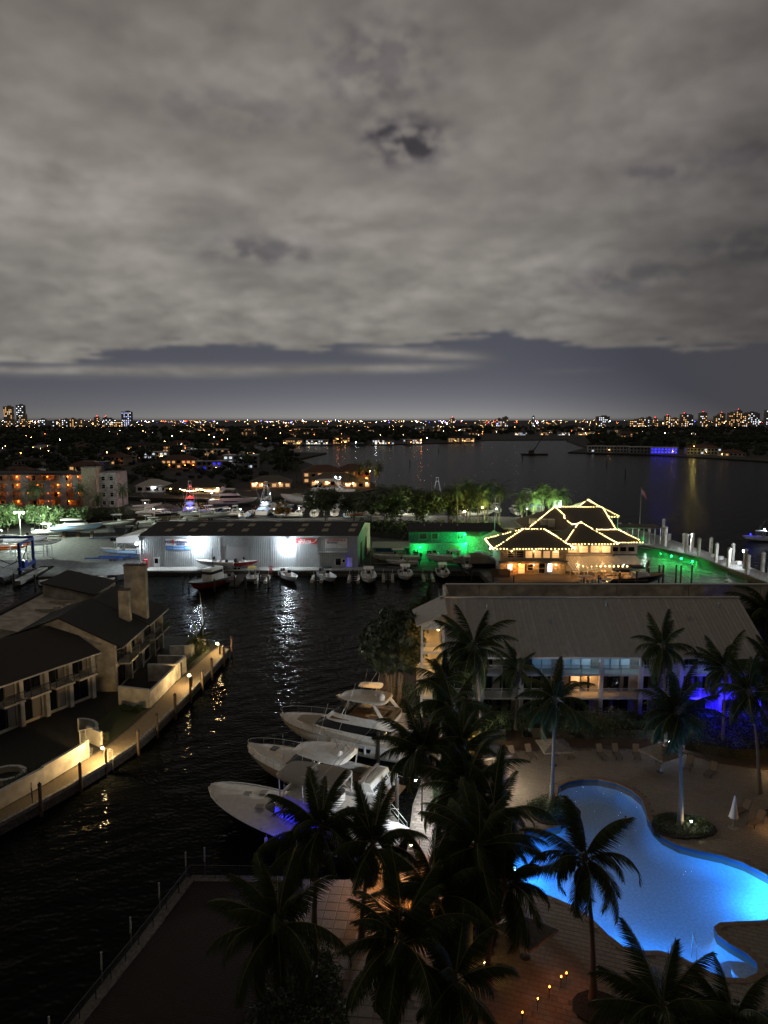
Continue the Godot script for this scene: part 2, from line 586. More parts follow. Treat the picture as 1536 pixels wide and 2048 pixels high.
func night_sky() -> PanoramaSkyMaterial:
	var w := 1920
	var h := 960
	var d := PackedFloat32Array()
	d.resize(w * h * 3)
	var big := FastNoiseLite.new()
	big.seed = 5
	big.frequency = 0.55
	big.fractal_octaves = 5
	var fine := FastNoiseLite.new()
	fine.seed = 19
	fine.frequency = 2.0
	fine.fractal_octaves = 5
	var streak := FastNoiseLite.new()
	streak.seed = 31
	streak.frequency = 0.05
	streak.fractal_octaves = 5
	# rifts in the overcast where the dark night shows: azimuth, elevation, half width, half height in degrees, depth
	var rifts := [[1.6, 19.7, 2.6, 1.2, 0.75], [-0.5, 24.5, 4.0, 2.4, 0.3], [-9.5, 12.3, 3.5, 0.7, 0.42], [19.5, 16.7, 2.2, 0.6, 0.32], [26.0, 17.2, 4.0, 0.7, 0.25], [18.0, 10.0, 3.5, 0.9, 0.3], [-11.0, 21.2, 5.0, 1.0, 0.2], [28.0, 11.5, 5.0, 0.9, 0.3]]
	var tear := FastNoiseLite.new()
	tear.seed = 8
	tear.frequency = 0.35
	tear.fractal_octaves = 4
	var ground := Color(0.045, 0.043, 0.042)
	for y in h:
		var el := (0.5 - (y + 0.5) / h) * 180.0
		var o := y * w * 3
		var se := sin(deg_to_rad(el))
		var ce := cos(deg_to_rad(el))
		for x in w:
			var az := fposmod((x + 0.5) / w * 360.0 + 180.0, 360.0) - 180.0
			var r := ground.r
			var g := ground.g
			var b := ground.b
			if el > -0.3:
				var a := deg_to_rad(az)
				var k := 1.0 / (se + 0.22)
				var px := sin(a) * ce * k * 2.3
				var py := -cos(a) * ce * k * 2.5
				var n1 := big.get_noise_2d(px, py)
				var n2 := fine.get_noise_2d(px + n1 * 0.25, py)
				# the overcast, lit from below by the town
				var l := 0.212 + 0.03 * smoothstep(6.0, 13.0, el) - 0.09 * smoothstep(15.0, 34.0, el)
				var n4 := fine.get_noise_2d(px * 3.1 + n2 * 0.2 + 40.0, py * 3.1)
				l *= 1.0 + 0.36 * n1 + 0.32 * n2 + 0.3 * n1 * n2 + 0.07 * n4 * (1.0 + n1)
				var cold := 0.0
				var n3 := tear.get_noise_2d(az, el * 1.7)
				for f in rifts:
					var dx: float = (az - f[0]) / f[2]
					var dy: float = (el - f[1]) / f[3]
					var q := dx * dx + dy * dy
					if q < 7.0:
						var dim: float = f[4] * clampf(exp(-q * 0.8) * (1.0 + 2.6 * n3 + 0.8 * n2), 0.0, 1.0)
						l *= 1.0 - dim
						cold = maxf(cold, dim)
				var warm := 0.5 + 0.5 * smoothstep(8.0, 24.0, el)
				r = l * (1.0 + 0.045 * warm)
				g = l * (0.97 - 0.03 * warm)
				b = l * (0.89 - 0.04 * warm) * (1.0 + 0.3 * cold)
				# below the overcast's edge lies a clear band, with thin lens clouds in it
				var s1 := streak.get_noise_2d(az * 2.6, el * 26.0)
				var s2 := streak.get_noise_2d(az * 1.3 + 90.0, el * 60.0)
				var edge := 5.5 + 0.8 * exp(-pow((az - 8.0) / 6.0, 2.0)) - 0.5 * smoothstep(10.0, 26.0, az) - 1.7 * fall(-26.0, -16.0, az) + s1 * 0.8 + s2 * 0.5
				var clear := fall(edge - 0.12, edge + 0.22, el)
				var lens := 0.0
				lens = maxf(lens, exp(-pow((el - 3.75 - 0.02 * (az + 8.0) + s2 * 0.15) / (0.26 + 0.012 * absf(az + 30.0) * fall(-22.0, 8.0, az)), 2.0)) * fall(2.0, 9.5, az))
				lens = maxf(lens, exp(-pow((el - 5.0 + 0.055 * (az - 3.0) + s2 * 0.2) / 0.33, 2.0)) * smoothstep(-4.0, 0.0, az) * fall(5.0, 10.0, az))
				lens = maxf(lens, 0.4 * exp(-pow((el - 3.55 + s2 * 0.1) / 0.1, 2.0)) * smoothstep(11.0, 13.0, az) * fall(15.0, 18.0, az))
				clear *= 1.0 - 0.85 * clampf(lens, 0.0, 1.0)
				var low := exp(-maxf(el, 0.0) / 1.6)
				var cl := 0.08 + 0.19 * low * exp(-pow((az - 2.0) / 24.0, 2.0)) + 0.03 * low
				r = lerpf(r, cl * (0.96 + 0.1 * low), clear)
				g = lerpf(g, cl * (1.0 + 0.03 * low), clear)
				b = lerpf(b, cl * (1.24 - 0.26 * low), clear)
				# over the dark ocean to the east less town lies under the clouds
				var sea := maxf(smoothstep(7.0, 30.0, az), fall(-150.0, -70.0, az))
				var dark := 1.0 - 0.64 * sea * (1.0 - 0.5 * smoothstep(15.0, 27.0, el))
				r *= dark
				g *= dark
				b *= dark * (1.0 + 0.1 * (1.0 - dark))
			d[o] = r
			d[o + 1] = g
			d[o + 2] = b
			o += 3
	var sky := PanoramaSkyMaterial.new()
	sky.panorama = ImageTexture.create_from_image(Image.create_from_data(w, h, false, Image.FORMAT_RGBF, d.to_byte_array()))
	return sky


func poly(a: Array) -> PackedVector2Array:
	var p := PackedVector2Array()
	for i in range(0, a.size(), 2):
		p.append(Vector2(a[i], a[i + 1]))
	return p


func ellipse(cx: float, cz: float, rx: float, rz: float, k := 20, wob := 0.0) -> PackedVector2Array:
	var p := PackedVector2Array()
	for i in k:
		var a := TAU * i / k
		var q := 1.0 + wob * sin(a * 3.0 + cx)
		p.append(Vector2(cx + cos(a) * rx * q, cz + sin(a) * rz * q))
	return p


const POOL := [16.2, -64.0, 16.6, -65.3, 17.8, -66.3, 19.4, -66.8, 20.9, -66.8, 22.4, -66.0, 23.4, -64.7, 23.8, -63.2, 23.6, -61.4, 23.2, -59.8, 23.1, -58.2, 23.4, -56.9, 24.3, -55.7, 25.6, -55.0, 27.2, -54.3, 28.5, -53.3, 29.5, -51.8, 29.8, -50.2, 29.2, -48.4, 28.0, -47.2, 26.5, -46.6, 24.6, -46.5, 23.4, -46.4, 22.8, -46.0, 22.7, -45.3, 23.1, -44.5, 23.8, -43.6, 24.1, -42.7, 23.7, -41.8, 22.6, -41.3, 21.2, -41.4, 20.2, -42.3, 19.3, -43.2, 18.2, -43.7, 17.0, -43.7, 15.9, -44.1, 15.2, -45.2, 14.6, -46.7, 13.7, -48.1, 12.4, -49.1, 11.1, -49.9, 10.3, -51.3, 9.8, -53.2, 9.9, -55.2, 10.7, -56.8, 12.2, -57.8, 13.9, -58.1, 15.2, -58.6, 16.0, -60.0, 16.2, -62.0]
const HOTEL := [-24.0, 30.0, -21.0, -20.0, -19.5, -30.0, -17.8, -38.2, -16.4, -44.2, -14.8, -51.5, -11.0, -51.4, -3.0, -51.2, 1.6, -52.4, 2.6, -62.0, 5.0, -72.5, 3.0, -78.0, -0.8, -81.5, -1.2, -90.0, 3.0, -104.0, 20.0, -107.0, 78.0, -107.0, 82.0, 30.0]
const PROMENADE := [-23.0, 10.0, -21.0, -20.0, -19.3, -30.0, -17.6, -38.2, -16.2, -44.2, -14.65, -51.3, -11.0, -51.2, -6.0, -51.0, -6.4, -44.0, -8.0, -36.0, -9.5, -26.0, -11.0, 10.0]


func ground(called: String, p: PackedVector2Array, y0: float, y1: float, m: String, label: String) -> Node3D:
	var b := Buf.new()
	b.prism(p, y0, y1)
	return structure(called, b, M(m), label)


func build_setting() -> void:
	var b := Buf.new()
	# the sheet leaves out the pool and the clear basin
	b.quad(V(-9000, 0, 400), V(9000, 0, 400), V(9000, 0, -40), V(-9000, 0, -40))
	b.quad(V(-9000, 0, -40), V(7, 0, -40), V(7, 0, -68), V(-9000, 0, -68))
	b.quad(V(32, 0, -40), V(9000, 0, -40), V(9000, 0, -68), V(32, 0, -68))
	b.quad(V(-9000, 0, -68), V(9000, 0, -68), V(9000, 0, -156), V(-9000, 0, -156))
	b.quad(V(-9000, 0, -156), V(56, 0, -156), V(56, 0, -202), V(-9000, 0, -202))
	structure("water", b, M("sea_water"), "dark calm water of the canal and the marina basins")
	b = Buf.new()
	b.quad(V(-9000, 0, -202), V(9000, 0, -202), V(9000, 0, -2500), V(-9000, 0, -2500))
	b.quad(V(83, 0, -156), V(9000, 0, -156), V(9000, 0, -202), V(83, 0, -202))
	structure("lake_water", b, M("lake_water"), "dark wind-ruffled water of the open lake")
	# the lit basin by the restaurant is shallow and clear: a sandy bed under a sheet of water
	b = Buf.new()
	b.quad(V(56, 0, -156), V(83, 0, -156), V(83, 0, -202), V(56, 0, -202))
	structure("shallow_water", b, M("clear_water"), "clear shallow water glowing green by the pier")
	b = Buf.new()
	b.quad(V(56, -1.7, -156), V(83, -1.7, -156), V(83, -1.7, -202), V(56, -1.7, -202))
	structure("basin_bed", b, M("bed"), "silty bed of the shallow basin")
	b = Buf.new()
	b.skirt(poly([56, -156, 83, -156, 83, -202, 56, -202]), -1.7, -0.02)
	structure("basin_rim", b, M("bed"), "rim of the shallow basin")
	# the mainland goes on to the horizon
	ground("far_ground", poly([-9000, -16000, -9000, -1640, -60, -1480, -20, -1000, 120, -1100, 175, -1230, 320, -1245, 430, -1560, 9000, -1600, 9000, -16000]), -2, 1.1, "soil", "dark low land on the far side of the lake")
	ground("west_ground", poly([-9000, -1650, -9000, 400, -110, 400, -110, -150, -96, -166, -96, -192, -84, -196, -84, -262, -102, -290, -190, -305, -190, -345, -90, -318, -60, -316, -40, -340, -16, -342, -1, -366, -10, -420, -45, -520, -75, -640, -60, -760, -110, -780, -165, -840, -190, -1000, -190, -1660]), -2, 1.15, "soil", "dark wooded land with houses across the canal")
	ground("east_ground", poly([196, -775, 228, -745, 262, -725, 300, -660, 322, -600, 350, -560, 700, -480, 9000, -480, 9000, -1500, 420, -1500, 300, -1200, 250, -900]), -2, 1.1, "soil", "dark point of land with villas beyond the open water")
	# the boatyard: a broad asphalt apron, its quay and the strip behind the shed
	ground("boatyard_ground", poly([-96, -166, -96, -195, -84, -262, -102, -288, -90, -300, -60, -252, -20, -256, 20, -262, 60, -256, 66, -215, 63, -190, 54, -160, 40, -152, 23, -152, 22, -164.5, -10, -164.8, -57, -164.3, -60, -160, -77, -158, -78.5, -170, -82, -170, -84, -157]), -2, LAND, "asphalt", "worn asphalt of the boatyard, stained and patched")
	b = Buf.new()
	var halves := [poly([-300, -300, 19.5, -300, 19.5, 300, -300, 300]), poly([19.5, -300, 400, -300, 400, 300, 19.5, 300])]
	for half in halves:
		for piece in Geometry2D.intersect_polygons(half, poly(HOTEL)):
			for p in Geometry2D.clip_polygons(piece, poly(POOL)):
				b.prism(p, -2, LAND)
	structure("hotel_ground", b, M("deck_joint"), "hotel ground with its seawall round the pool garden")
	# the hotel that the picture is taken from keeps the sky behind off its own garden
	var t := thing("hotel_tower", "tall white hotel tower above the pool garden", "hotel", V(10, LAND, 14.5))
	b = Buf.new()
	b.box(V(0, 42, 0), V(170, 84, 22))
	part(t, "wall", b, M("stucco"))
	# unseen lit windows, added to brighten the walls facing the hotel
	b = Buf.new()
	b.box(Vector3.ZERO, V(2.6, 1.9, 0.2))
	var room := b.mesh()
	for i in 13:
		for j in 14:
			if (i * 7 + j * 5) % 4 == 0 and not (i == 5 or i == 6):
				part(t, "added_lit_window", room, M("added_window_glow"), V(-40 + 6.6 * i, 6 + 3.7 * j, -11.05))
	b = Buf.new()
	b.box(V(0, 84.6, 0), V(171, 1.2, 23))
	part(t, "roof", b, M("concrete"))


func scatter_tiles(called: String, region: PackedVector2Array, holes: Array, tile: Vector2, y: float, turn: float, m: String, bond: bool, label: String, category: String) -> void:
	# paving stones one by one, slightly uneven in height and tone
	var lo := Vector2(1e9, 1e9)
	var hi := -lo
	for p in region:
		var q := p.rotated(-turn)
		lo = lo.min(q)
		hi = hi.max(q)
	var xf: Array[Transform3D] = []
	var tone := PackedColorArray()
	var row := 0
	var z := lo.y
	while z < hi.y:
		var x := lo.x + (tile.x * 0.5 if bond and row % 2 else 0.0)
		while x < hi.x:
			var p := Vector2(x, z).rotated(turn)
			x += tile.x
			if not Geometry2D.is_point_in_polygon(p, region):
				continue
			var inside := false
			for hole in holes:
				if Geometry2D.is_point_in_polygon(p, hole):
					inside = true
					break
			if inside:
				continue
			xf.append(Transform3D(Basis(Vector3.UP, -turn + rnd(-0.01, 0.01)), V(p.x, y + rnd(-0.003, 0.003), p.y)))
			var k := rnd(0.84, 1.0)
			tone.append(Color(k, k * rnd(0.94, 1.02), k * rnd(0.9, 1.04)))
		z += tile.y
		row += 1
	var b := Buf.new()
	var h := Vector3(tile.x * 0.485, 0.012, tile.y * 0.475)
	var e := 0.12 * minf(h.x, h.z)
	b.quad(V(-h.x + e, h.y, h.z - e), V(h.x - e, h.y, h.z - e), V(h.x - e, h.y, -h.z + e), V(-h.x + e, h.y, -h.z + e))
	for s in 4:
		b.xf = Transform3D(Basis(Vector3.UP, s * PI / 2), Vector3.ZERO)
		var hx := h.x if s % 2 == 0 else h.z
		var hz := h.z if s % 2 == 0 else h.x
		b.quad(V(-hx, -h.y, hz), V(hx, -h.y, hz), V(hx - e, h.y, hz - e), V(-hx + e, h.y, hz - e))
	var mm := MultiMesh.new()
	mm.transform_format = MultiMesh.TRANSFORM_3D
	mm.use_colors = true
	mm.mesh = b.mesh()
	mm.instance_count = xf.size()
	for i in xf.size():
		mm.set_instance_transform(i, xf[i])
		mm.set_instance_color(i, tone[i])
	var o := MultiMeshInstance3D.new()
	o.name = numbered(called)
	o.multimesh = mm
	o.material_override = M(m)
	add_child(o)
	tag(o, label, category, "", "stuff")


func grown(p: PackedVector2Array, by: float) -> PackedVector2Array:
	return Geometry2D.offset_polygon(p, by, Geometry2D.JOIN_ROUND)[0]


var beds := []


func build_hotel_grounds() -> void:
	beds = [ellipse(15.0, -60.6, 2.4, 1.9, 18, 0.08), ellipse(25.6, -58.4, 2.7, 2.0, 18, 0.08), poly([5.2, -72.6, 8.5, -71.2, 12.5, -72.4, 18, -73.6, 26, -73.4, 31, -72.5, 34, -70.0, 38, -68.6, 44, -69.0, 52, -69.5, 60, -66, 70, -66, 74, -106, -0.5, -104, -0.8, -82, 3.2, -78.2]), poly([5.0, -66.5, 7.8, -66.0, 8.6, -62.5, 8.0, -58.0, 6.6, -55.5, 4.6, -56.5, 4.2, -61]), poly([33.5, -60.5, 36.5, -62.5, 60, -63.0, 60, -58, 36, -57.0]), poly([5.5, -51.5, 7.6, -50.5, 8.2, -46.5, 7.0, -43.2, 4.6, -42.4, 3.4, -46.0]), ellipse(12.7, -39.0, 1.5, 1.3, 14), poly([16.5, -38.5, 22, -38.6, 30, -40.5, 30, -30, 14, -30])]
	var i := 0
	for p in beds:
		var b := Buf.new()
		b.prism(p, LAND - 0.3, LAND + 0.16)
		structure("planting_bed", b, M("mulch" if i in [2, 3] else "soil"), "planting bed with a low edge in the pool deck")
		i += 1
	var keep := beds.duplicate()
	keep.append(grown(poly(POOL), 0.42))
	keep.append(poly(PROMENADE))
	scatter_tiles("deck_paving", poly([1.8, -36, 2.0, -52.5, 2.9, -62, 5.3, -72.5, 12, -73, 52, -73, 52, -30, 1.8, -30]), keep, Vector2(0.62, 0.41), LAND + 0.012, 0.35, "deck_paver", true, "brown paving stones of the pool deck", "paving")
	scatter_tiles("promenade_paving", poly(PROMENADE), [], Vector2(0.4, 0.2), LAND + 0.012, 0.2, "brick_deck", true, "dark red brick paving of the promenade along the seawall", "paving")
	var q := poly([-5.9, -50.9, 1.5, -52.1, 1.7, -36, 1.5, -30, -9.2, -30, -7.8, -36, -6.3, -44])
	scatter_tiles("path_paving", q, [], Vector2(0.9, 0.9), LAND + 0.012, 0.1, "deck_paver", false, "pale paving of the garden path by the dock", "paving")
	# glass guard rail on the seawall of the promenade
	var t := thing("glass_guardrail", "glass guard rail with slim posts along the dark promenade", "railing", V(0, LAND, 0))
	var pts := [Vector2(-21, -20), Vector2(-19.4, -30), Vector2(-17.75, -38.2), Vector2(-16.3, -44.2), Vector2(-14.75, -51.3), Vector2(-11, -51.25), Vector2(-7, -51.1)]
	for k in pts.size() - 1:
		var a: Vector2 = pts[k]
		var d: Vector2 = pts[k + 1]
		var n := int(ceil((d - a).length() / 1.9))
		for j in n:
			var p := a.lerp(d, float(j) / n)
			var r := a.lerp(d, float(j + 1) / n)
			var b := Buf.new()
			b.box(V(p.x, 0.55, p.y), V(0.05, 1.1, 0.05))
			part(t, "post", b, M("dark_metal"))
			b = Buf.new()
			var f := (r - p).normalized() * 0.06
			b.quad(V(p.x + f.x, 0.12, p.y + f.y), V(r.x - f.x, 0.12, r.y - f.y), V(r.x - f.x, 1.02, r.y - f.y), V(p.x + f.x, 1.02, p.y + f.y))
			part(t, "pane", b, M("fence_glass"))
			b = Buf.new()
			b.beam(V(p.x, 1.12, p.y), V(r.x, 1.12, r.y), 0.05, 0.04)
			part(t, "rail", b, M("dark_metal"))
	t = thing("promenade_cap", "concrete cap of the seawall under the glass guard rail", "seawall", V(0, LAND, 0))
	for k in pts.size() - 1:
		var b := Buf.new()
		b.beam(V(pts[k].x, 0.04, pts[k].y), V(pts[k + 1].x, 0.04, pts[k + 1].y), 0.75, 0.09 + 0.004 * (k % 2))
		part(t, "cap_beam", b, M("concrete_dark"))
	# white tipped mooring poles outside the rail
	for p in [Vector2(-18.6, -36.3), Vector2(-17.6, -41.2), Vector2(-16.9, -44.4), Vector2(-16.1, -48.0), Vector2(-15.2, -51.7), Vector2(-13.9, -52.3)]:
		var pole := thing("mooring_pole", "slender pale mooring pole outside the glass guard rail", "pole", V(p.x, -1, p.y), 0, "poles outside the guard rail")
		var b := Buf.new()
		b.tube([V(0, 0, 0), V(0.02, 4.1, 0)], [0.055, 0.05], 8)
		part(pole, "shaft", b, M("wood_grey"))
		b = Buf.new()
		b.tube([V(0, 3.0, 0), V(0.02, 4.15, 0)], [0.062, 0.06], 8)
		part(pole, "sleeve", b, M("trim"))


func build_pool() -> void:
	var t := thing("swimming_pool", "free-form swimming pool glowing blue from underwater lights", "pool")
	var p := poly(POOL)
	var b := Buf.new()
	# the basin: walls that curve into the floor
	var rings := []
	for s in [[-0.02, LAND - 0.03], [0.0, 0.5], [0.06, 0.05], [0.3, -0.35], [0.75, -0.58], [1.25, -0.66]]:
		var ring := []
		for k in p.size():
			var dn := (p[(k + 1) % p.size()] - p[(k - 1 + p.size()) % p.size()]).normalized().rotated(PI / 2)
			if not Geometry2D.is_point_in_polygon(p[k] + dn * 0.2, p):
				dn = -dn
			var w: Vector2 = p[k] + dn * s[0]
			ring.append(V(w.x, s[1], w.y))
		rings.append(ring)
	b.rows(rings, true)
	part(t, "basin_wall", b, M("plaster"))
	b = Buf.new()
	b.prism(grown(p, 0.02), -1.2, -0.665)
	part(t, "floor", b, M("plaster"))
	# coping stones one by one
	for k in p.size():
		var a := p[k]
		var d := p[(k + 1) % p.size()]
		var e := p[(k + 2) % p.size()]
		var z := p[(k - 1 + p.size()) % p.size()]
		var out_a := (d - z).normalized().rotated(-PI / 2)
		var out_d := (e - a).normalized().rotated(-PI / 2)
		if Geometry2D.is_point_in_polygon(a + out_a * 0.3, p):
			out_a = -out_a
		if Geometry2D.is_point_in_polygon(d + out_d * 0.3, p):
			out_d = -out_d
		var m := maxi(2, int((d - a).length() / 0.55))
		for j in m:
			var q0 := (float(j) + 0.03) / m
			var q1 := (float(j) + 0.97) / m
			var i0 := a.lerp(d, q0) - out_a.lerp(out_d, q0) * 0.05
			var i1 := a.lerp(d, q1) - out_a.lerp(out_d, q1) * 0.05
			var o1 := i1 + out_a.lerp(out_d, q1).normalized() * 0.45
			var o0 := i0 + out_a.lerp(out_d, q0).normalized() * 0.45
			var st := Buf.new()
			st.prism(PackedVector2Array([i0, i1, o1, o0]), LAND - 0.06, LAND + 0.05, true)
			part(t, "coping_stone", st, M("coping"))
	b = Buf.new()
	var tri := Geometry2D.triangulate_polygon(grown(p, 0.01))
	var gp := grown(p, 0.01)
	for i in range(0, tri.size(), 3):
		var q := [gp[tri[i]], gp[tri[i + 1]], gp[tri[i + 2]]]
		b.tri(V(q[0].x, 1.0, q[0].y), V(q[2].x, 1.0, q[2].y), V(q[1].x, 1.0, q[1].y))
	for i in b.n.size():
		b.n[i] = Vector3.UP
	part(t, "water_surface", b, M("pool_water"))
	b = Buf.new()
	b.skirt(grown(p, -0.045), 0.93, LAND - 0.07)
	part(t, "waterline_tile", b, M("tile_blue"))
	# curved entry steps in the corner
	for k in 3:
		b = Buf.new()
		b.prism(ellipse(23.5, -42.6, 2.0 - 0.5 * k, 1.7 - 0.42 * k, 24), -0.75, 0.1 + 0.27 * k)
		part(t, "step", b, M("plaster"))
	# handrail at the steps, ladder rails at the shallow end
	b = Buf.new()
	b.tube([V(20.6, 0.2, -44.4), V(20.6, 2.0, -44.4), V(20.55, 2.1, -44.2), V(20.5, 1.9, -43.6), V(20.45, 0.3, -43.2)], [0.03, 0.03, 0.03, 0.03, 0.03], 6)
	part(t, "handrail", b, M("chrome"))
	for dx in [0.0, 0.55]:
		b = Buf.new()
		b.tube([V(15.4, LAND, -63.6 - dx), V(15.4, 2.0, -63.6 - dx), V(15.8, 2.15, -63.6 - dx), V(16.4, 2.0, -63.6 - dx), V(16.5, 0.2, -63.6 - dx)], [0.025, 0.025, 0.025, 0.025, 0.025], 6)
		part(t, "ladder_rail", b, M("chrome"))
	# underwater lights; those in the near walls are unseen, added to even the glow
	var col := Color(0.17, 0.57, 1.0)
	for s in [[29.25, 0.5, -50.3, 20.0, 0.24], [24.35, 0.6, -56.1, 13.0, 0.2], [10.25, 0.5, -53.6, 14.0, 0.24], [15.75, 0.4, -45.0, 6.0, 0.1], [19.3, 0.4, -43.75, 5.0, 0.1], [12.75, 0.4, -49.35, 5.0, 0.1]]:
		if s[3] <= 0:
			continue
		b = Buf.new()
		b.ball(Vector3.ZERO, s[4], 12)
		part(t, "pool_light", b, M("bulb_pool"), V(s[0], s[1], s[2]))
		omni(t, V(s[0], s[1], s[2]), col, s[3], s[4] * 0.8)


# ------------------------------------------------------------------ the three-storey hotel wing
func railing_mesh(w: float, h: float, gap := 0.13) -> ArrayMesh:
	var key := "railing %.2f %.2f" % [w, h]
	if not kit.has(key):
		var b := Buf.new()
		b.box(V(w / 2, h, 0), V(w, 0.06, 0.07))
		b.box(V(w / 2, 0.1, 0), V(w, 0.05, 0.05))
		var n := int(w / gap)
		for i in n + 1:
			b.box(V(clampf(w * i / n, 0.02, w - 0.02), h / 2 + 0.04, 0), V(0.03, h - 0.12, 0.03))
		for i in 3:
			b.box(V(clampf(w * i / 2.0, 0.04, w - 0.04), h / 2, 0), V(0.07, h, 0.06))
		kit[key] = b.mesh()
	return kit[key]


func build_wing() -> void:
	var t := thing("hotel_wing", "three-storey hotel wing with balconies and a long standing seam metal roof", "building")
	var b := Buf.new()
	b.box(V(25.6, 5.4, -88.8), V(36.6, 8.4, 13.0))
	part(t, "wall", b, M("stucco"))
	var cols := [6.9, 11.3, 15.9, 20.5, 25.1, 29.7, 34.3, 38.9, 43.5]
	for x in cols:
		b = Buf.new()
		b.box(V(x, 5.3, -80.7), V(0.42, 8.2, 0.5))
		part(t, "column", b, M("trim"))
	for f in 3:
		var y: float = [1.25, 4.0, 6.8][f]
		b = Buf.new()
		b.box(V(25.2, y - 0.1, -81.45), V(36.4, 0.24, 1.8))
		part(t, "balcony_slab", b, M("trim"))
		for k in cols.size() - 1:
			var x0: float = cols[k] + 0.22
			var w: float = cols[k + 1] - cols[k] - 0.44
			part(t, "railing", railing_mesh(w, 1.05), M("trim"), V(x0, y + 0.02, -80.62))
			# sliding doors: three dark panes between white stiles, a pier beside them
			for j in 3:
				var pw := (w - 0.7) / 3.0
				var frame := Buf.new()
				var fx := x0 + 0.1 + pw * j
				frame.box(V(fx, y + 1.15, -82.24), V(0.09, 2.3, 0.1))
				frame.box(V(fx + pw, y + 1.15, -82.24), V(0.09, 2.3, 0.1))
				frame.box(V(fx + pw / 2, y + 2.27, -82.24), V(pw - 0.1, 0.09, 0.1))
				frame.box(V(fx + pw / 2, y + 0.1, -82.24), V(pw - 0.1, 0.1, 0.1))
				var door := part(t, "sliding_door", frame, M("trim"))
				var pane := Buf.new()
				pane.box(V(fx + pw / 2, y + 1.18, -82.26), V(pw - 0.1, 2.08, 0.03))
				var look := "dark_glass"
				if f == 2 and k in [3, 4] or f == 2 and k == 2 and j > 0:
					look = "window_cool"
				if f == 1 and k == 3 and j == 1:
					look = "window_warm"
				part(door, "pane", pane, M(look))
				if look == "dark_glass" and rng.randf() < 0.45:
					var cur := Buf.new()
					var cw := pw * rnd(0.25, 0.8)
					cur.box(V(fx + 0.06 + cw / 2, y + 1.18, -82.235), V(cw, 2.06, 0.02))
					part(door, "curtain", cur, M("curtain"))
			if f == 2 and k in [3, 4] or f == 2 and k == 6:
				b = Buf.new()
				b.ball(V(x0 + w * 0.75, 9.05, -81.8), 0.07)
				part(t, "ceiling_lamp", b, M("bulb_white"))
				omni(t, V(x0 + w * 0.75, 9.05, -81.8), Color(0.55, 0.85, 1.0), 0.22, 0.05)
	b = Buf.new()
	b.ball(V(23.9, 6.35, -81.7), 0.06)
	part(t, "ceiling_lamp", b, M("bulb_warm"))
	omni(t, V(23.9, 6.35, -81.7), Color(1.0, 0.72, 0.42), 1.2, 0.05)
	# soffit and the front roof slope, panel by panel
	b = Buf.new()
	b.box(V(25.2, 9.34, -80.5), V(36.8, 0.12, 3.7))
	part(t, "soffit", b, M("trim"))
	b = Buf.new()
	b.box(V(25.2, 9.42, -78.55), V(37.0, 0.2, 0.08))
	part(t, "fascia", b, M("trim"))
	var e := V(0, 9.5, -78.6)
	var r := V(0, 14.2, -87.2)
	var up := (r - e).normalized()
	var nrm := V(1, 0, 0).cross(up)
	var len := (r - e).length()
	var pm := Buf.new()
	pm.box(V(0.25, 0, len / 2), V(0.46, 0.03, len))
	pm.box(V(0.0, 0.05, len / 2), V(0.05, 0.14, len))
	var panel := pm.mesh()
	var roof := thing("tmp", "", "")
	remove_child(roof)
	roof.name = "roof"
	used.erase("tmp")
	t.add_child(roof)
	for i in 74:
		var o := part(roof, "roof_panel", panel, M(["roof_metal", "roof_metal_pale", "roof_metal", "roof_metal_worn", "roof_metal"][(i * 7 + i / 5) % 5]))
		o.transform = Transform3D(Basis(V(1, 0, 0), nrm, up), e + V(7.0 + 0.495 * i, 0.02 * sin(i * 2.3) * 0.3, 0))
	for q in [[12.4, 0.8], [19.8, 0.55], [27.0, 0.85], [36.2, 0.6], [40.6, 0.82]]:
		b = Buf.new()
		b.lathe([Vector2(0.14, -0.2), Vector2(0.14, 0.45), Vector2(0.24, 0.5), Vector2(0.02, 0.66)], 8, e.lerp(r, q[1]) + V(q[0], 0, 0))
		part(roof, "roof_vent", b, M("alu"))
	b = Buf.new()
	b.box(V(25.3, 14.24, -87.25), V(36.9, 0.12, 0.5))
	part(roof, "ridge_cap", b, M("roof_metal"))
	b = Buf.new()
	b.quad(V(6.9, 14.2, -87.25), V(43.8, 14.2, -87.25), V(43.8, 11.2, -96.2), V(6.9, 11.2, -96.2))
	part(roof, "back_slope", b, M("roof_metal"))
	b = Buf.new()
	for x in [6.98, 43.7]:
		b.tri(V(x, 9.3, -79.0), V(x, 14.1, -87.2), V(x, 9.3, -95.2))
	part(t, "gable_wall", b, M("white_wall"))
	# parapet wall of the flat roof behind, in long panels with dark joints
	var at := 8.4
	for w in [4.6, 9.2, 9.6, 9.8, 9.8, 9.6]:
		b = Buf.new()
		b.box(V(at + w / 2, 11.4, -97.0), V(w - 0.1, 4.3, 0.35))
		part(t, "parapet_panel", b, M("stucco"))
		b = Buf.new()
		b.box(V(at + w / 2, 13.62, -97.0), V(w - 0.02, 0.14, 0.6))
		part(t, "parapet_cap", b, M("trim"))
		at += w
	b = Buf.new()
	b.box(V(34, 9.4, -101), V(52, 3.6, 7.0))
	part(t, "flat_roof", b, M("roof_tar"))
	b = Buf.new()
	b.box(V(8.2, 11.6, -94.5), V(0.35, 4.0, 5.0))
	part(t, "parapet_panel", b, M("stucco"))
	# open stair at the end, under its own roof slope
	b = Buf.new()
	b.quad(V(3.7, 12.65, -80.2), V(7.2, 14.05, -80.2), V(7.5, 14.3, -88.4), V(3.5, 12.65, -87.4))
	b.quad(V(3.7, 12.5, -80.2), V(3.5, 12.5, -87.4), V(7.5, 14.15, -88.4), V(7.2, 13.9, -80.2))
	b.quad(V(3.7, 12.5, -80.2), V(7.2, 13.9, -80.2), V(7.2, 14.05, -80.2), V(3.7, 12.65, -80.2))
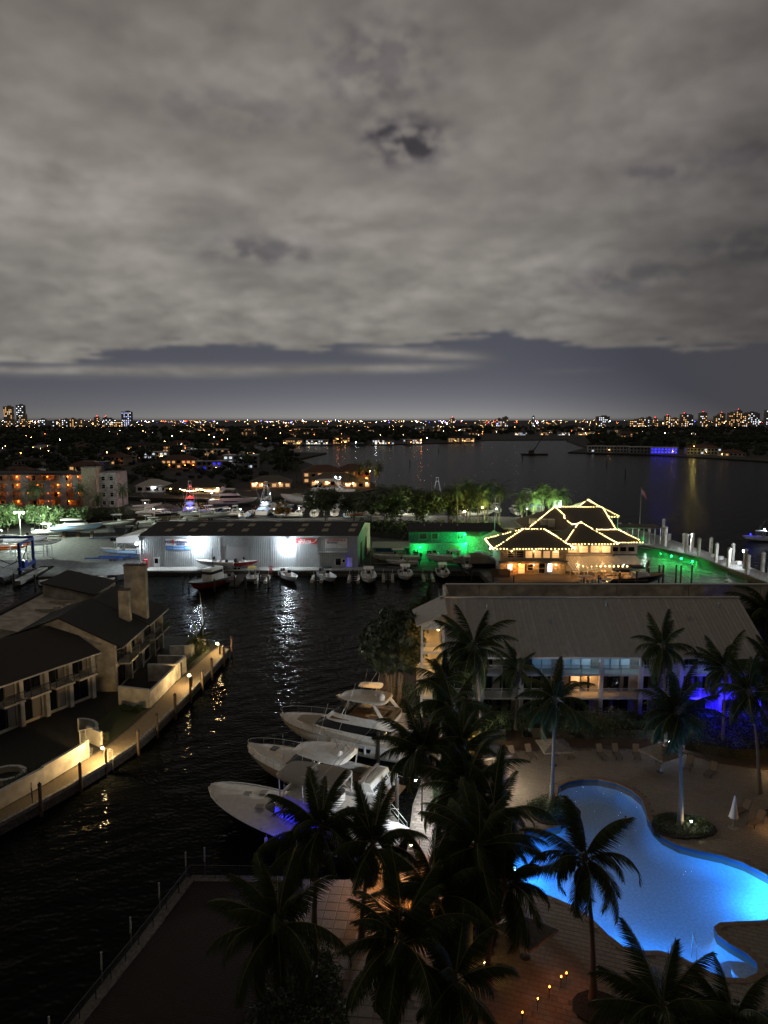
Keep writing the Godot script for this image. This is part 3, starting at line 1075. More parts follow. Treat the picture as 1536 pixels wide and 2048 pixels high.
	b.quad(V(3.5, 12.5, -87.4), V(3.7, 12.5, -80.2), V(3.7, 12.65, -80.2), V(3.5, 12.65, -87.4))
	part(roof, "stair_roof", b, M("roof_metal"))
	b = Buf.new()
	b.profile([Vector2(4.25, 12.1), Vector2(6.95, 12.1), Vector2(6.95, 13.75), Vector2(4.25, 12.68)], V(0, 0, -80.6), V(0, 0, -0.2), V(1, 0, 0))
	part(t, "stair_gable", b, M("white_wall"))
	for x in [4.35, 6.75]:
		b = Buf.new()
		b.box(V(x, 6.7, -80.75), V(0.25, 11.0, 0.3))
		part(t, "stair_post", b, M("white_wall"))
	b = Buf.new()
	b.box(V(6.92, 6.7, -84.0), V(0.12, 11.0, 6.6))
	b.box(V(5.5, 6.7, -87.2), V(2.9, 11.0, 0.15))
	part(t, "stair_wall", b, M("stucco_pale"))
	for f in 4:
		var y: float = [1.3, 3.9, 6.6, 9.3][f]
		b = Buf.new()
		b.box(V(5.55, y, -81.6), V(2.5, 0.2, 1.9))
		part(t, "stair_landing", b, M("trim"))
		if f > 0:
			part(t, "railing", railing_mesh(2.2, 1.05), M("trim"), V(4.45, y + 0.1, -80.75))
		if f < 3:
			for k in 9:
				b = Buf.new()
				b.box(V(4.95, y + 0.3 * (k + 1), -82.6 - 0.28 * k), V(1.0, 0.06, 0.3))
				part(t, "stair_tread", b, M("trim"))
	for y in [11.7, 8.9, 6.2]:
		b = Buf.new()
		b.ball(V(6.3, y, -81.9), 0.09)
		part(t, "stair_lamp", b, M("bulb_warm"))
		omni(t, V(6.3, y, -81.9), Color(1.0, 0.74, 0.36), 2.2, 0.08)


# ------------------------------------------------------------------ townhouses on the other bank
func townhouse(label: String, at: Vector3, turn: float, deep: float, eave: float, ridge: float, ridge_x: float, back: float, chimneys: Array) -> void:
	# local axes: -x runs away from the water, +z towards the hotel; at is the far corner of the water front
	var t := thing("townhouse", label, "townhouse", at, turn, "stucco townhouses along the canal walkway")
	var b := Buf.new()
	b.profile([Vector2(0.5, 0), Vector2(0.5, eave - 0.25), Vector2(ridge_x, ridge - 0.3), Vector2(back, eave - 0.3), Vector2(back, 0)], V(0, 0, 0), V(0, 0, deep), V(-1, 0, 0))
	part(t, "wall", b, M("stucco"))
	var slopes := [[-0.7, eave - 0.35, ridge_x, ridge], [ridge_x, ridge, back + 0.6, eave - 0.35]]
	for s in slopes:
		b = Buf.new()
		var p := V(-s[0], s[1], -0.35)
		var q := V(-s[2], s[3], -0.35)
		var l := V(0, 0, deep + 0.7)
		var th := V(0, -0.22, 0)
		b.quad(p, q, q + l, p + l)
		b.quad(p + th, p + l + th, q + l + th, q + th)
		b.quad(p + l, q + l, q + l + th, p + l + th)
		b.quad(q, p, p + th, q + th)
		b.quad(p, p + l, p + l + th, p + th)
		part(t, "roof_slope", b, M("roof_shingle"))
	b = Buf.new()
	b.beam(V(0.76, eave - 0.5, -0.35), V(0.76, eave - 0.5, deep + 0.35), 0.12, 0.14)
	for z in [0.1, deep - 0.1]:
		b.rod(V(0.7, eave - 0.5, z), V(-0.4, eave - 1.0, z), 0.05)
		b.rod(V(-0.4, eave - 1.0, z), V(-0.4, 0.0, z), 0.05)
	part(t, "gutter", b, M("trim"))
	for c in chimneys:
		b = Buf.new()
		b.box(V(-c[0], (c[5] + c[4]) / 2, c[1]), V(c[2], c[4] - c[5], c[3]))
		var ch := part(t, "chimney", b, M("stucco"))
		b = Buf.new()
		b.box(V(-c[0], c[4] + 0.06, c[1]), V(c[2] + 0.16, 0.12, c[3] + 0.16))
		part(ch, "chimney_cap", b, M("concrete_dark"))
	# water front: piers, tall dark glass, an upper balcony with iron rails
	var n := int(deep / 3.4)
	for k in n:
		var z0 := 0.35 + (deep - 0.7) * k / n
		var w := (deep - 0.7) / n
		b = Buf.new()
		b.box(V(-0.25, eave / 2 - 0.2, z0), V(0.5, eave - 0.4, 0.5))
		part(t, "pier", b, M("stucco_pale"))
		for f in 2:
			var y := 0.4 + f * 3.3
			b = Buf.new()
			b.box(V(-0.47, y + 1.25, z0 + w / 2 + 0.1), V(0.06, 2.5, w * 0.72))
			var win := part(t, "window", b, M("dark_glass"))
			b = Buf.new()
			for q in 3:
				b.box(V(-0.43, y + 1.25, z0 + w * (0.16 + 0.36 * q) + 0.1), V(0.06, 2.5, 0.07))
			b.box(V(-0.43, y + 2.5, z0 + w / 2 + 0.1), V(0.07, 0.1, w * 0.74))
			part(win, "frame", b, M("dark_metal"))
			if rng.randf() < 0.6:
				b = Buf.new()
				var cw := w * rnd(0.15, 0.5)
				b.box(V(-0.435, y + 1.25, z0 + w * 0.16 + 0.1 + cw / 2), V(0.02, 2.4, cw))
				part(win, "curtain", b, M("curtain"))
		b = Buf.new()
		b.box(V(0.35, 3.45, z0 + w / 2), V(1.6, 0.22, w * 0.8))
		var bal := part(t, "balcony", b, M("stucco_pale"))
		var rl := part(bal, "railing", railing_mesh(w * 0.8, 1.0), M("dark_metal"), V(1.12, 3.56, z0 + w * 0.9))
		rl.rotation.y = PI / 2


func garden_wall(t: Node3D, called: String, pts: Array, h0: float, h1: float, th := 0.25, m := "stucco_pale") -> void:
	for i in pts.size() - 1:
		var a: Vector2 = pts[i]
		var d: Vector2 = pts[i + 1]
		var b := Buf.new()
		var y0 := LAND - 0.05
		var h := lerpf(h0, h1, float(i) / maxi(1, pts.size() - 2))
		b.beam(V(a.x, y0 + h / 2, a.y), V(d.x, y0 + h / 2, d.y), th, h)
		part(t, called, b, M(m))
		b = Buf.new()
		b.beam(V(a.x, y0 + h + 0.04, a.y), V(d.x, y0 + h + 0.04, d.y), th + 0.08, 0.08)
		part(t, "coping", b, M("trim"))


const OUTER := [-37.0, -52.0, -33.4, -59.1, -30.4, -65.2, -28.7, -69.4, -27.1, -74.1, -26.3, -78.6, -25.7, -83.7, -25.1, -88.8, -24.5, -96.4, -24.0, -102.7, -23.8, -107.2]
const INNER := [-38.0, -53.0, -34.7, -60.7, -32.5, -65.8, -30.6, -71.4, -29.8, -73.9, -28.9, -79.0, -28.3, -83.9, -27.9, -91.8, -27.4, -95.8, -26.6, -102.0, -25.6, -109.0]


func build_townhouses() -> void:
	var p := PackedVector2Array()
	for i in range(0, INNER.size(), 2):
		p.append(Vector2(INNER[i], INNER[i + 1]))
	p.append_array(poly([-29, -113, -36, -114, -47, -124, -60, -128, -75, -110, -80, -80, -70, -45, -50, -45]))
	ground("townhouse_ground", p, -2, LAND - 0.02, "soil", "dark garden ground behind the canal walkway")
	townhouse("beige townhouse with a short chimney, in the middle of the row", V(-34.0, LAND, -99.3), 0.0, 9.6, 6.4, 9.9, 7.3, 17.0, [[1.9, 1.3, 1.4, 1.0, 11.4, 6.5]])
	townhouse("beige townhouse at the end of the row with the tallest chimney", V(-33.8, LAND, -108.0), 0.0, 8.2, 6.4, 9.7, 7.0, 14.0, [[1.6, 6.6, 3.0, 1.1, 14.2, 6.0]])
	townhouse("beige townhouse with dark balconies behind the lit garden wall", V(-36.2, LAND, -87.8), -0.5, 17.0, 6.3, 8.7, 6.6, 15.0, [[1.8, 13.0, 1.6, 1.6, 9.6, 6.0]])
	# higher block behind the row with roof terraces, facing the basin
	var t := thing("townhouse_block", "beige rear block of the townhouses with roof terraces and dark eaves", "townhouse", V(-46, LAND, -92))
	var b := Buf.new()
	b.profile([Vector2(0, 0), Vector2(0, 7.4), Vector2(7.5, 8.6), Vector2(8, 0)], V(2, 0, 2), V(0, 0, -24), V(-1, 0, 0))
	part(t, "wall", b, M("stucco"))
	b = Buf.new()
	b.beam(V(-5.9, 8.8, 2.6), V(-5.9, 8.8, -22.5), 0.7, 0.25)
	part(t, "eave", b, M("roof_shingle"))
	b = Buf.new()
	b.profile([Vector2(-2.5, 7.0), Vector2(-2.5, 8.7), Vector2(5, 10.4), Vector2(5, 7.0)], V(0, 0, -14), V(0, 0, -9), V(-1, 0, 0))
	part(t, "penthouse", b, M("stucco"))
	b = Buf.new()
	b.beam(V(2.6, 8.86, -13.8), V(-5.2, 10.62, -13.8), 0.5, 0.2)
	b.quad(V(2.8, 8.8, -13.6), V(2.8, 8.8, -23.3), V(-5.2, 10.6, -23.3), V(-5.2, 10.6, -13.6))
	part(t, "penthouse_roof", b, M("roof_shingle"))
	for k in 3:
		b = Buf.new()
		b.box(V(2.54, 7.75, -15.4 - 2.6 * k), V(0.06, 1.2, 2.0))
		part(t, "window", b, M("dark_glass"))
	b = Buf.new()
	b.box(V(-0.6, 8.0, -7.0), V(4.6, 0.9, 0.2))
	b.box(V(-0.6, 8.0, -11.5), V(4.6, 0.9, 0.2))
	b.box(V(1.7, 8.0, -9.2), V(0.2, 0.9, 4.5))
	part(t, "terrace_parapet", b, M("stucco"))
	for q in [[-0.4, -8.2], [0.6, -9.6]]:
		b = Buf.new()
		b.box(V(q[0], 8.2, q[1]), V(0.7, 0.5, 0.7))
		part(t, "planter", b, M("stucco_pale"))
	# the garden walls, each a thing of its own
	t = thing("garden_wall", "long cream garden wall lit by the walkway lamp", "wall")
	garden_wall(t, "wall_panel", [Vector2(-38.2, -53.0), Vector2(-34.95, -60.6), Vector2(-32.75, -65.8), Vector2(-30.85, -71.2)], 1.55, 1.75)
	b = Buf.new()
	b.box(V(-30.75, LAND + 0.95, -71.3), V(0.36, 1.95, 0.36))
	part(t, "wall_pillar", b, M("stucco_pale"))
	t = thing("garden_wall", "curved cream patio wall beside the garden gate", "wall")
	var arc := []
	for i in 9:
		var a := -0.4 + 2.2 * i / 8.0
		arc.append(Vector2(-33.8 + cos(a) * 2.3, -75.6 - sin(a) * 2.1))
	garden_wall(t, "wall_panel", arc, 1.3, 1.5, 0.22)
	t = thing("garden_wall", "short cream wall on the lawn side of the garden gate", "wall")
	garden_wall(t, "wall_panel", [Vector2(-32.3, -75.2), Vector2(-30.15, -73.7)], 1.7, 1.7)
	t = thing("garden_gate", "slatted metal garden gate at the top of small steps", "gate")
	part(t, "gate_leaf", railing_mesh(1.3, 1.5), M("trim"), V(-32.6, LAND + 0.25, -73.9)).rotation.y = 0.6
	for k in 3:
		b = Buf.new()
		b.box(V(-30.9 - 0.32 * k, LAND + 0.08 + 0.1 * k, -72.5 - 0.08 * k), V(0.4, 0.16, 1.5), Basis(Vector3.UP, 0.3))
		part(t, "step", b, M("concrete"))
	t = thing("garden_wall", "plain cream wall standing across the lawn above a clipped hedge", "wall")
	garden_wall(t, "wall_panel", [Vector2(-32.6, -85.6), Vector2(-28.55, -84.4)], 2.3, 2.3, 0.3)
	t = thing("garden_wall", "cream wall along the walkway past the clipped hedge", "wall")
	garden_wall(t, "wall_panel", [Vector2(-28.5, -84.5), Vector2(-28.2, -89), Vector2(-28.0, -93.4)], 2.0, 2.0)
	t = thing("garden_wall", "boxy cream patio enclosure with a dark door to the walkway", "wall")
	garden_wall(t, "wall_panel", [Vector2(-31.6, -93.6), Vector2(-27.9, -93.6), Vector2(-27.5, -97.0), Vector2(-31.4, -97.2)], 2.3, 2.3)
	b = Buf.new()
	b.box(V(-27.58, LAND + 1.0, -95.4), V(0.06, 1.9, 0.9))
	part(t, "door", b, M("dark_metal"))
	t = thing("garden_wall", "far cream terrace wall at the tip of the townhouse gardens", "wall")
	garden_wall(t, "wall_panel", [Vector2(-31.0, -101.6), Vector2(-28.2, -101.9), Vector2(-28.1, -107.5)], 2.2, 2.2)
	t = thing("garden_wall", "low dark plunge pool wall behind the long cream wall", "wall")
	var ring := []
	for i in 11:
		var a := TAU * i / 10.0
		ring.append(Vector2(-36.9 + cos(a) * 1.7, -67.0 + sin(a) * 1.5))
	garden_wall(t, "wall_panel", ring, 0.55, 0.55, 0.3, "stucco")
	ground("lawn", poly([-31.6, -76.2, -30.0, -74.3, -29.1, -79.0, -28.7, -84.0, -32.4, -85.2, -33.4, -79.0]), LAND - 0.1, LAND + 0.02, "lawn", "small lawn between the walkway and the townhouse")


func pile(called: String, label: String, group: String, at: Vector3, top: float, r: float, m: String, cap := "") -> Node3D:
	var t := thing(called, label, "piling", V(at.x, -1.5, at.z), rnd(0, 6), group)
	var key := "pile %.1f %.2f" % [top, r]
	if not kit.has(key):
		var b := Buf.new()
		b.tube([V(0, 0, 0), V(0.015, (top + 1.5) * 0.5, 0.01), V(0.0, top + 1.46, 0), V(0, top + 1.5, 0)], [r * 1.08, r * 1.02, r, r * 0.86], 10)
		kit[key] = b.mesh()
	part(t, "post", kit[key], M(m))
	if cap:
		if not kit.has("cap %.2f" % r):
			var b := Buf.new()
			b.lathe([Vector2(r * 1.15, -0.12), Vector2(r * 1.18, 0.0), Vector2(0.01, r * 1.3)], 10)
			kit["cap %.2f" % r] = b.mesh()
		part(t, "cap", kit["cap %.2f" % r], M(cap), V(0, top + 1.5, 0))
	return t


func build_walkway() -> void:
	var p := PackedVector2Array()
	for i in range(0, OUTER.size(), 2):
		p.append(Vector2(OUTER[i], OUTER[i + 1]))
	for i in range(INNER.size() - 2, -1, -2):
		p.append(Vector2(INNER[i], INNER[i + 1]))
	ground("walkway", p, -2, LAND, "concrete_dark", "canal walkway with its seawall below the townhouses")
	var cut := Geometry2D.offset_polygon(p, -0.2, Geometry2D.JOIN_ROUND)[0]
	scatter_tiles("walkway_paving", cut, [], Vector2(0.3, 0.15), LAND + 0.012, 1.25, "paver", true, "sandy brick pavers of the canal walkway", "paving")
	# cap beam of the seawall
	var t := thing("seawall_cap", "concrete cap along the edge of the canal walkway", "seawall")
	for i in range(0, OUTER.size() - 2, 2):
		var b := Buf.new()
		b.beam(V(OUTER[i], LAND - 0.1, OUTER[i + 1]), V(OUTER[i + 2], LAND - 0.1, OUTER[i + 3]), 0.4, 0.34)
		part(t, "cap_beam", b, M("concrete"))
	for q in [[-33.2, -57.4], [-31.3, -62.2], [-29.5, -66.6], [-26.5, -74.4], [-25.8, -78.7], [-25.2, -83.8], [-24.7, -88.9], [-24.2, -93.0], [-23.9, -97.0], [-23.5, -102.8], [-23.3, -107.4]]:
		pile("timber_piling", "round timber piling standing in the canal along the walkway", "pilings along the canal walkway", V(q[0], 0, q[1]), rnd(2.7, 3.3), 0.16, "wood", "black")
	# the three lamps of the walkway
	for q in [[-28.35, -70.1, 6.5, "bright lamp on a piling by the ladder below the garden gate"], [-25.15, -91.2, 1.5, "walkway lamp on a short post by the patio enclosure"], [-24.5, -104.6, 1.5, "walkway lamp by the palm at the end of the bank"]]:
		t = thing("walkway_lamp", q[3], "lamp", V(q[0], 0, q[1]))
		var b := Buf.new()
		b.tube([V(0, -1.5, 0), V(0, 2.75, 0)], [0.15, 0.13], 10)
		part(t, "post", b, M("wood"))
		b = Buf.new()
		b.lathe([Vector2(0.02, 3.05), Vector2(0.2, 2.98), Vector2(0.21, 2.92), Vector2(0.12, 2.9)], 10, V(-0.32, 0.06, 0))
		b.rod(V(0, 2.72, 0), V(-0.32, 3.02, 0), 0.025)
		part(t, "hood", b, M("dark_metal"))
		b = Buf.new()
		b.ball(Vector3.ZERO, 0.12, 10)
		part(t, "bulb", b, M("walk_glass"), V(-0.32, 2.83, 0))
		omni(t, V(-0.32, 2.83, 0), Color(1.0, 0.83, 0.54), q[2], 0.1)
	t = thing("dock_ladder", "bright aluminium ladder on the seawall by the lamp", "ladder", V(-28.1, LAND, -70.9), 0.25)
	for z in [-0.25, 0.25]:
		var b := Buf.new()
		b.tube([V(-0.35, 0, z), V(-0.35, 0.9, z), V(-0.15, 1.05, z), V(0.12, 0.9, z), V(0.14, -1.6, z)], [0.025, 0.025, 0.025, 0.025, 0.025], 6)
		part(t, "rail", b, M("alu"))
	for k in 5:
		var b := Buf.new()
		b.rod(V(0.14, -0.2 - 0.3 * k, -0.25), V(0.14, -0.2 - 0.3 * k, 0.25), 0.02)
		part(t, "rung", b, M("alu"))
	t = thing("notice_board", "grey notice board on two posts facing the canal", "sign", V(-32.3, LAND, -62.6), 0.45)
	var b := Buf.new()
	b.box(V(0, 1.15, 0), V(0.06, 0.9, 1.0))
	part(t, "panel", b, M("alu"))
	for z in [-0.46, 0.46]:
		b = Buf.new()
		b.rod(V(0.05, 0, z), V(0.05, 1.6, z), 0.03)
		part(t, "post", b, M("dark_metal"))
	# a thin pole with a blue-lit tip and a pump box at the head of the bank
	t = thing("flag_mast", "slender bare white mast leaning at the tip of the bank", "mast", V(-28.2, LAND, -109.5))
	b = Buf.new()
	b.tube([V(0, 0, 0), V(0.05, 4, 0), V(-0.25, 8.2, 0)], [0.07, 0.06, 0.03], 8)
	part(t, "pole", b, M("trim"))
	b = Buf.new()
	b.box(V(0, 0.4, 0.3), V(0.9, 0.8, 0.7))
	part(t, "base_box", b, M("stucco_pale"))
	t = thing("flower_light", "small uplight under the palm at the end of the bank", "light", V(-27.2, LAND, -102.6))
	b = Buf.new()
	b.ball(V(0, 0.25, 0), 0.07)
	part(t, "bulb", b, M("bulb_white"))
	omni(t, V(0, 0.25, 0), Color(0.75, 1.0, 0.8), 0.7, 0.06)


# ------------------------------------------------------------------ boat shed
func corrugated(w: float, h: float, pitch := 0.42, deep := 0.09) -> ArrayMesh:
	var key := "corr %.2f %.2f" % [w, h]
	if not kit.has(key):
		var b := Buf.new()
		var n := maxi(1, int(w / pitch))
		var q := w / n
		for i in n:
			var x := i * q
			var z := [[x, 0.0], [x + q * 0.5, 0.0], [x + q * 0.6, deep], [x + q * 0.9, deep], [x + q, 0.0]]
			for k in 4:
				b.quad(V(z[k][0], 0, z[k][1]), V(z[k + 1][0], 0, z[k + 1][1]), V(z[k + 1][0], h, z[k + 1][1]), V(z[k][0], h, z[k][1]))
		kit[key] = b.mesh()
	return kit[key]


func text_mesh(s: String, size: float, deep := 0.03) -> TextMesh:
	var t := TextMesh.new()
	t.text = s
	var f := SystemFont.new()
	f.font_names = PackedStringArray(["Droid Sans"])
	f.font_weight = 700
	t.font = f
	t.font_size = 32
	t.pixel_size = size / 32.0
	t.depth = deep
	return t


func wall_flood(t: Node3D, at: Vector3, out: Vector3, energy: float, col := Color(0.84, 0.92, 1.0), bulb := "bulb_white", r := 0.2) -> void:
	var b := Buf.new()
	b.box(at - out * 0.1 + V(0, r + 0.1, 0), V(0.5, 0.12, 0.4))
	b.rod(at - out * 0.6 + V(0, r + 0.1, 0), at + V(0, r + 0.1, 0), 0.05)
	var fx := part(t, "floodlight", b, M("dark_metal"))
	b = Buf.new()
	b.ball(Vector3.ZERO, r, 10)
	part(fx, "lamp_glass", b, M(bulb), at)
	omni(t, at, col, energy, r * 0.8)


func build_shed() -> void:
	var x0 := -57.7
	var len := 51.4
	var h := 7.3
	var t := thing("boat_shed", "long corrugated steel boat shed with floodlights and company signs", "shed", V(0, LAND, -169.0))
	var w := V(2.6, 0, -22.5)
	var cuts := [0.0, 5.95, 12.25, 18.9, 25.5, 31.0, 36.9, 42.0, 51.4]
	for i in 8:
		var a: float = cuts[i]
		var d: float = cuts[i + 1]
		var y := 5.1 if i == 3 else 0.0
		part(t, "wall_sheet", corrugated(d - a - 0.2, h - y), M("shed_steel"), V(x0 + a + 0.1, y, 0))
		var b := Buf.new()
		b.box(V(x0 + d - 0.02, h / 2, 0.08), V(0.24, h, 0.2))
		part(t, "corner_trim", b, M("shed_trim"))
	var b := Buf.new()
	b.box(V(x0 + 0.05, h / 2, 0.08), V(0.24, h, 0.2))
	part(t, "corner_trim", b, M("shed_trim"))
	b = Buf.new()
	b.box(V(x0 + len / 2, h + 0.06, 0.16), V(len + 0.5, 0.26, 0.3))
	part(t, "gutter", b, M("shed_trim"))
	# end walls and back
	b = Buf.new()
	var p := V(x0 + len, 0, 0)
	b.quad(p, p + w, p + w + V(0, h, 0), p + V(0, h, 0))
	b.tri(p + V(0, h, 0), p + w + V(0, h, 0), p + w * 0.5 + V(0, h + 1.75, 0))
	p = V(x0, 0, 0)
	b.quad(p + w, p, p + V(0, h, 0), p + w + V(0, h, 0))
	b.tri(p + w + V(0, h, 0), p + V(0, h, 0), p + w * 0.5 + V(0, h + 1.75, 0))
	b.quad(p + w + V(len, 0, 0), p + w, p + w + V(0, h, 0), p + w + V(len, h, 0))
	part(t, "end_wall", b, M("shed_steel"))
	for k in 2:
		var c := V(x0 + len + 0.03, 0, 0) + w * (0.2 + 0.38 * k)
		b = Buf.new()
		b.quad(c, c + w * 0.14, c + w * 0.14 + V(0, 5.0, 0), c + V(0, 5.0, 0))
		part(t, "side_door", b, M("dark_metal"))
	# roof
	var e0 := V(x0 - 0.3, h + 0.2, 0.35)
	var rise := V(w.x / 2, 1.75, w.z / 2 - 0.35)
	for s in 2:
		b = Buf.new()
		var o := e0 if s == 0 else e0 + rise
		var q := rise if s == 0 else V(w.x / 2, -1.75, w.z / 2 - 0.35)
		b.quad(o, o + V(len + 0.6, 0, 0), o + V(len + 0.6, 0, 0) + q, o + q)
		part(t, "roof_slope", b, M("roof_tar"))
	b = Buf.new()
	b.beam(e0 + rise + V(0, 0.05, 0), e0 + rise + V(len + 0.6, 0.05, 0), 0.5, 0.1)
	part(t, "ridge_cap", b, M("shed_trim"))
	for i in 9:
		b = Buf.new()
		var o := e0 + rise * 0.98 + V(0.8 + 6.0 * i, 0.08, 0)
		b.box(o + V(2.2, 0, -0.4), V(4.6, 0.22, 0.5))
		part(t, "ridge_vent", b, M("roof_tar"))
	# skylight sheets, two staggered rows
	var nrm := V(1, 0, 0).cross(rise).normalized()
	var nn := nrm if nrm.y > 0 else -nrm
	for row in [[0.3, [4.8, 10.7, 17.5, 23.2, 30.0, 36.8, 42.5, 49.0]], [0.66, [5.9, 11.4, 18.2, 23.6, 30.2, 36.8, 42.3, 49.0]]]:
		for x in row[1]:
			b = Buf.new()
			var o: Vector3 = e0 + rise * row[0] + V(x, 0, 0) + nn * 0.03
			b.quad(o, o + V(1.5, 0, 0), o + V(1.5, 0, 0) + rise * 0.2, o + rise * 0.2)
			part(t, "skylight", b, M("skylight"))
	# roll-up door with slats
	for k in 12:
		b = Buf.new()
		b.box(V(x0 + 22.2, 0.22 + 0.42 * k, -0.1), V(6.3, 0.4, 0.08))
		part(t, "door_slat", b, M("hull_grey"))
	# doors
	b = Buf.new()
	b.box(V(x0 + 3.8, 1.15, 0.12), V(1.3, 2.3, 0.1))
	var dr := part(t, "door", b, M("sign_white"))
	b = Buf.new()
	b.box(V(x0 + 3.8, 1.5, 0.18), V(0.8, 1.2, 0.05))
	part(dr, "pane", b, M("dark_glass"))
	b = Buf.new()
	b.box(V(x0 + 49.6, 1.15, 0.14), V(1.2, 2.3, 0.1))
	part(t, "door", b, M("sign_white"))
	# office lean-to
	part(t, "annex_sheet", corrugated(6.6, 3.5), M("shed_steel"), V(x0 + 42.2, 0, 1.0))
	b = Buf.new()
	b.box(V(x0 + 45.5, 3.6, 0.6), V(6.9, 0.25, 1.2))
	part(t, "annex_roof", b, M("shed_trim"))
	for q in [[46.9, 1.5, 1.6, 1.9], [48.2, 1.7, 0.9, 1.0]]:
		b = Buf.new()
		b.box(V(x0 + q[0], q[1], 1.12), V(q[2], q[3], 0.08))
		var win := part(t, "window", b, M("sign_white"))
		b = Buf.new()
		b.box(V(x0 + q[0], q[1], 1.17), V(q[2] - 0.3, q[3] - 0.3, 0.04))
		part(win, "pane", b, M("dark_glass"))
	# floodlights
	for q in [[13.8, 6.0, 8.0], [34.9, 5.6, 7.0]]:
		wall_flood(t, V(x0 + q[0], q[1], 1.1), V(0, 0, 1), q[2], Color(0.84, 0.92, 1.0), "flood_glass", 0.24)
	wall_flood(t, V(x0 - 0.7, 5.6, 0.3), V(-1, 0, 0), 20.0, Color(0.84, 0.92, 1.0), "flood_glass", 0.24)
	b = Buf.new()
	b.box(V(x0 + 47.6, 0.7, 0.4), V(0.2, 0.25, 0.2))
	part(t, "door_lamp", b, M("window_blue"))
	omni(t, V(x0 + 47.8, 0.75, 0.9), Color(0.3, 0.25, 1.0), 0.5, 0.05)
	# signs, each a thing of its own
	var s := thing("sign_panel", "white and blue marina sign with a red figure one", "sign", V(x0 + 9.15, LAND + 5.45, -168.82))
	b = Buf.new()
	b.box(V(0, 0.55, 0), V(6.0, 1.6, 0.08))
	part(s, "upper_board", b, M("sign_white"))
	b = Buf.new()
	b.box(V(0, -0.8, 0), V(6.0, 1.1, 0.08))
	part(s, "lower_board", b, M("sign_blue"))
	part(s, "lettering", text_mesh("PERFORMANCE", 0.86), M("sign_navy"), V(0.0, 0.55, 0.07))
	part(s, "lettering", text_mesh("MARINA", 0.52), M("sign_navy"), V(0.6, 0.02, 0.07))
	part(s, "numeral", text_mesh("1", 1.7), M("sign_red"), V(-1.25, 0.5, 0.1))
	part(s, "lettering", text_mesh("ST", 0.3), M("sign_navy"), V(-0.75, 1.15, 0.07))
	for q in [[0.0, -0.5, 2.5, 0.16], [0.0, -1.0, 2.4, 0.34], [-2.1, -0.6, 1.3, 0.08], [-2.1, -0.95, 1.3, 0.08], [2.1, -0.8, 1.2, 0.3]]:
		b = Buf.new()
		b.box(V(q[0], q[1], 0.06), V(q[2], q[3], 0.03))
		part(s, "print_line", b, M("hull_blue"))
	s = thing("sign_panel", "red boat maker sign with white lettering on the shed", "sign", V(x0 + 39.4, LAND + 6.2, -168.82))
	b = Buf.new()
	b.box(V(0, 0, 0), V(5.0, 1.3, 0.08))
	part(s, "board", b, M("sign_red"))
	part(s, "lettering", text_mesh("WHALER", 0.75), M("sign_white"), V(-0.4, -0.12, 0.07))
	part(s, "lettering", text_mesh("BOSTON", 0.3), M("sign_white"), V(-0.9, 0.38, 0.07))
	b = Buf.new()
	b.tube([V(-2.4, -0.52, 0.06), V(0.6, -0.5, 0.06), V(1.7, -0.25, 0.06), V(2.4, 0.45, 0.06)], [0.04, 0.05, 0.06, 0.07], 5)
	part(s, "swoosh", b, M("sign_white"))
	s = thing("sign_panel", "white marina name sign with red and navy letters", "sign", V(x0 + 46.4, LAND + 5.75, -168.82))
	b = Buf.new()
	b.box(V(0, 0.4, 0), V(5.2, 1.35, 0.08))
	b.box(V(0, -0.75, 0), V(5.2, 0.75, 0.08))
	part(s, "board", b, M("sign_white"))
	part(s, "lettering", text_mesh("LAUDERDALE", 0.72), M("sign_red"), V(0, 0.72, 0.07))
	part(s, "lettering", text_mesh("MARINA", 0.66), M("sign_navy"), V(-0.9, 0.12, 0.07))
	for q in [[-1.4, -0.6, 2.0], [0.6, -0.6, 1.4], [-1.0, -0.86, 2.8], [1.8, -0.75, 1.2]]:
		b = Buf.new()
		b.box(V(q[0], q[1], 0.06), V(q[2], 0.1, 0.03))
		part(s, "print_line", b, M("hull_grey"))
	s = thing("drinks_machine", "red vending machine by the small white shed door", "machine", V(x0 + 1.5, LAND, -167.9))
	b = Buf.new()
	b.box(V(0, 0.95, 0), V(1.0, 1.9, 0.8))
	part(s, "cabinet", b, M("sign_red"))
	b = Buf.new()
	b.box(V(0, 1.2, 0.42), V(0.7, 0.9, 0.05))
	part(s, "front_panel", b, M("sign_white"))


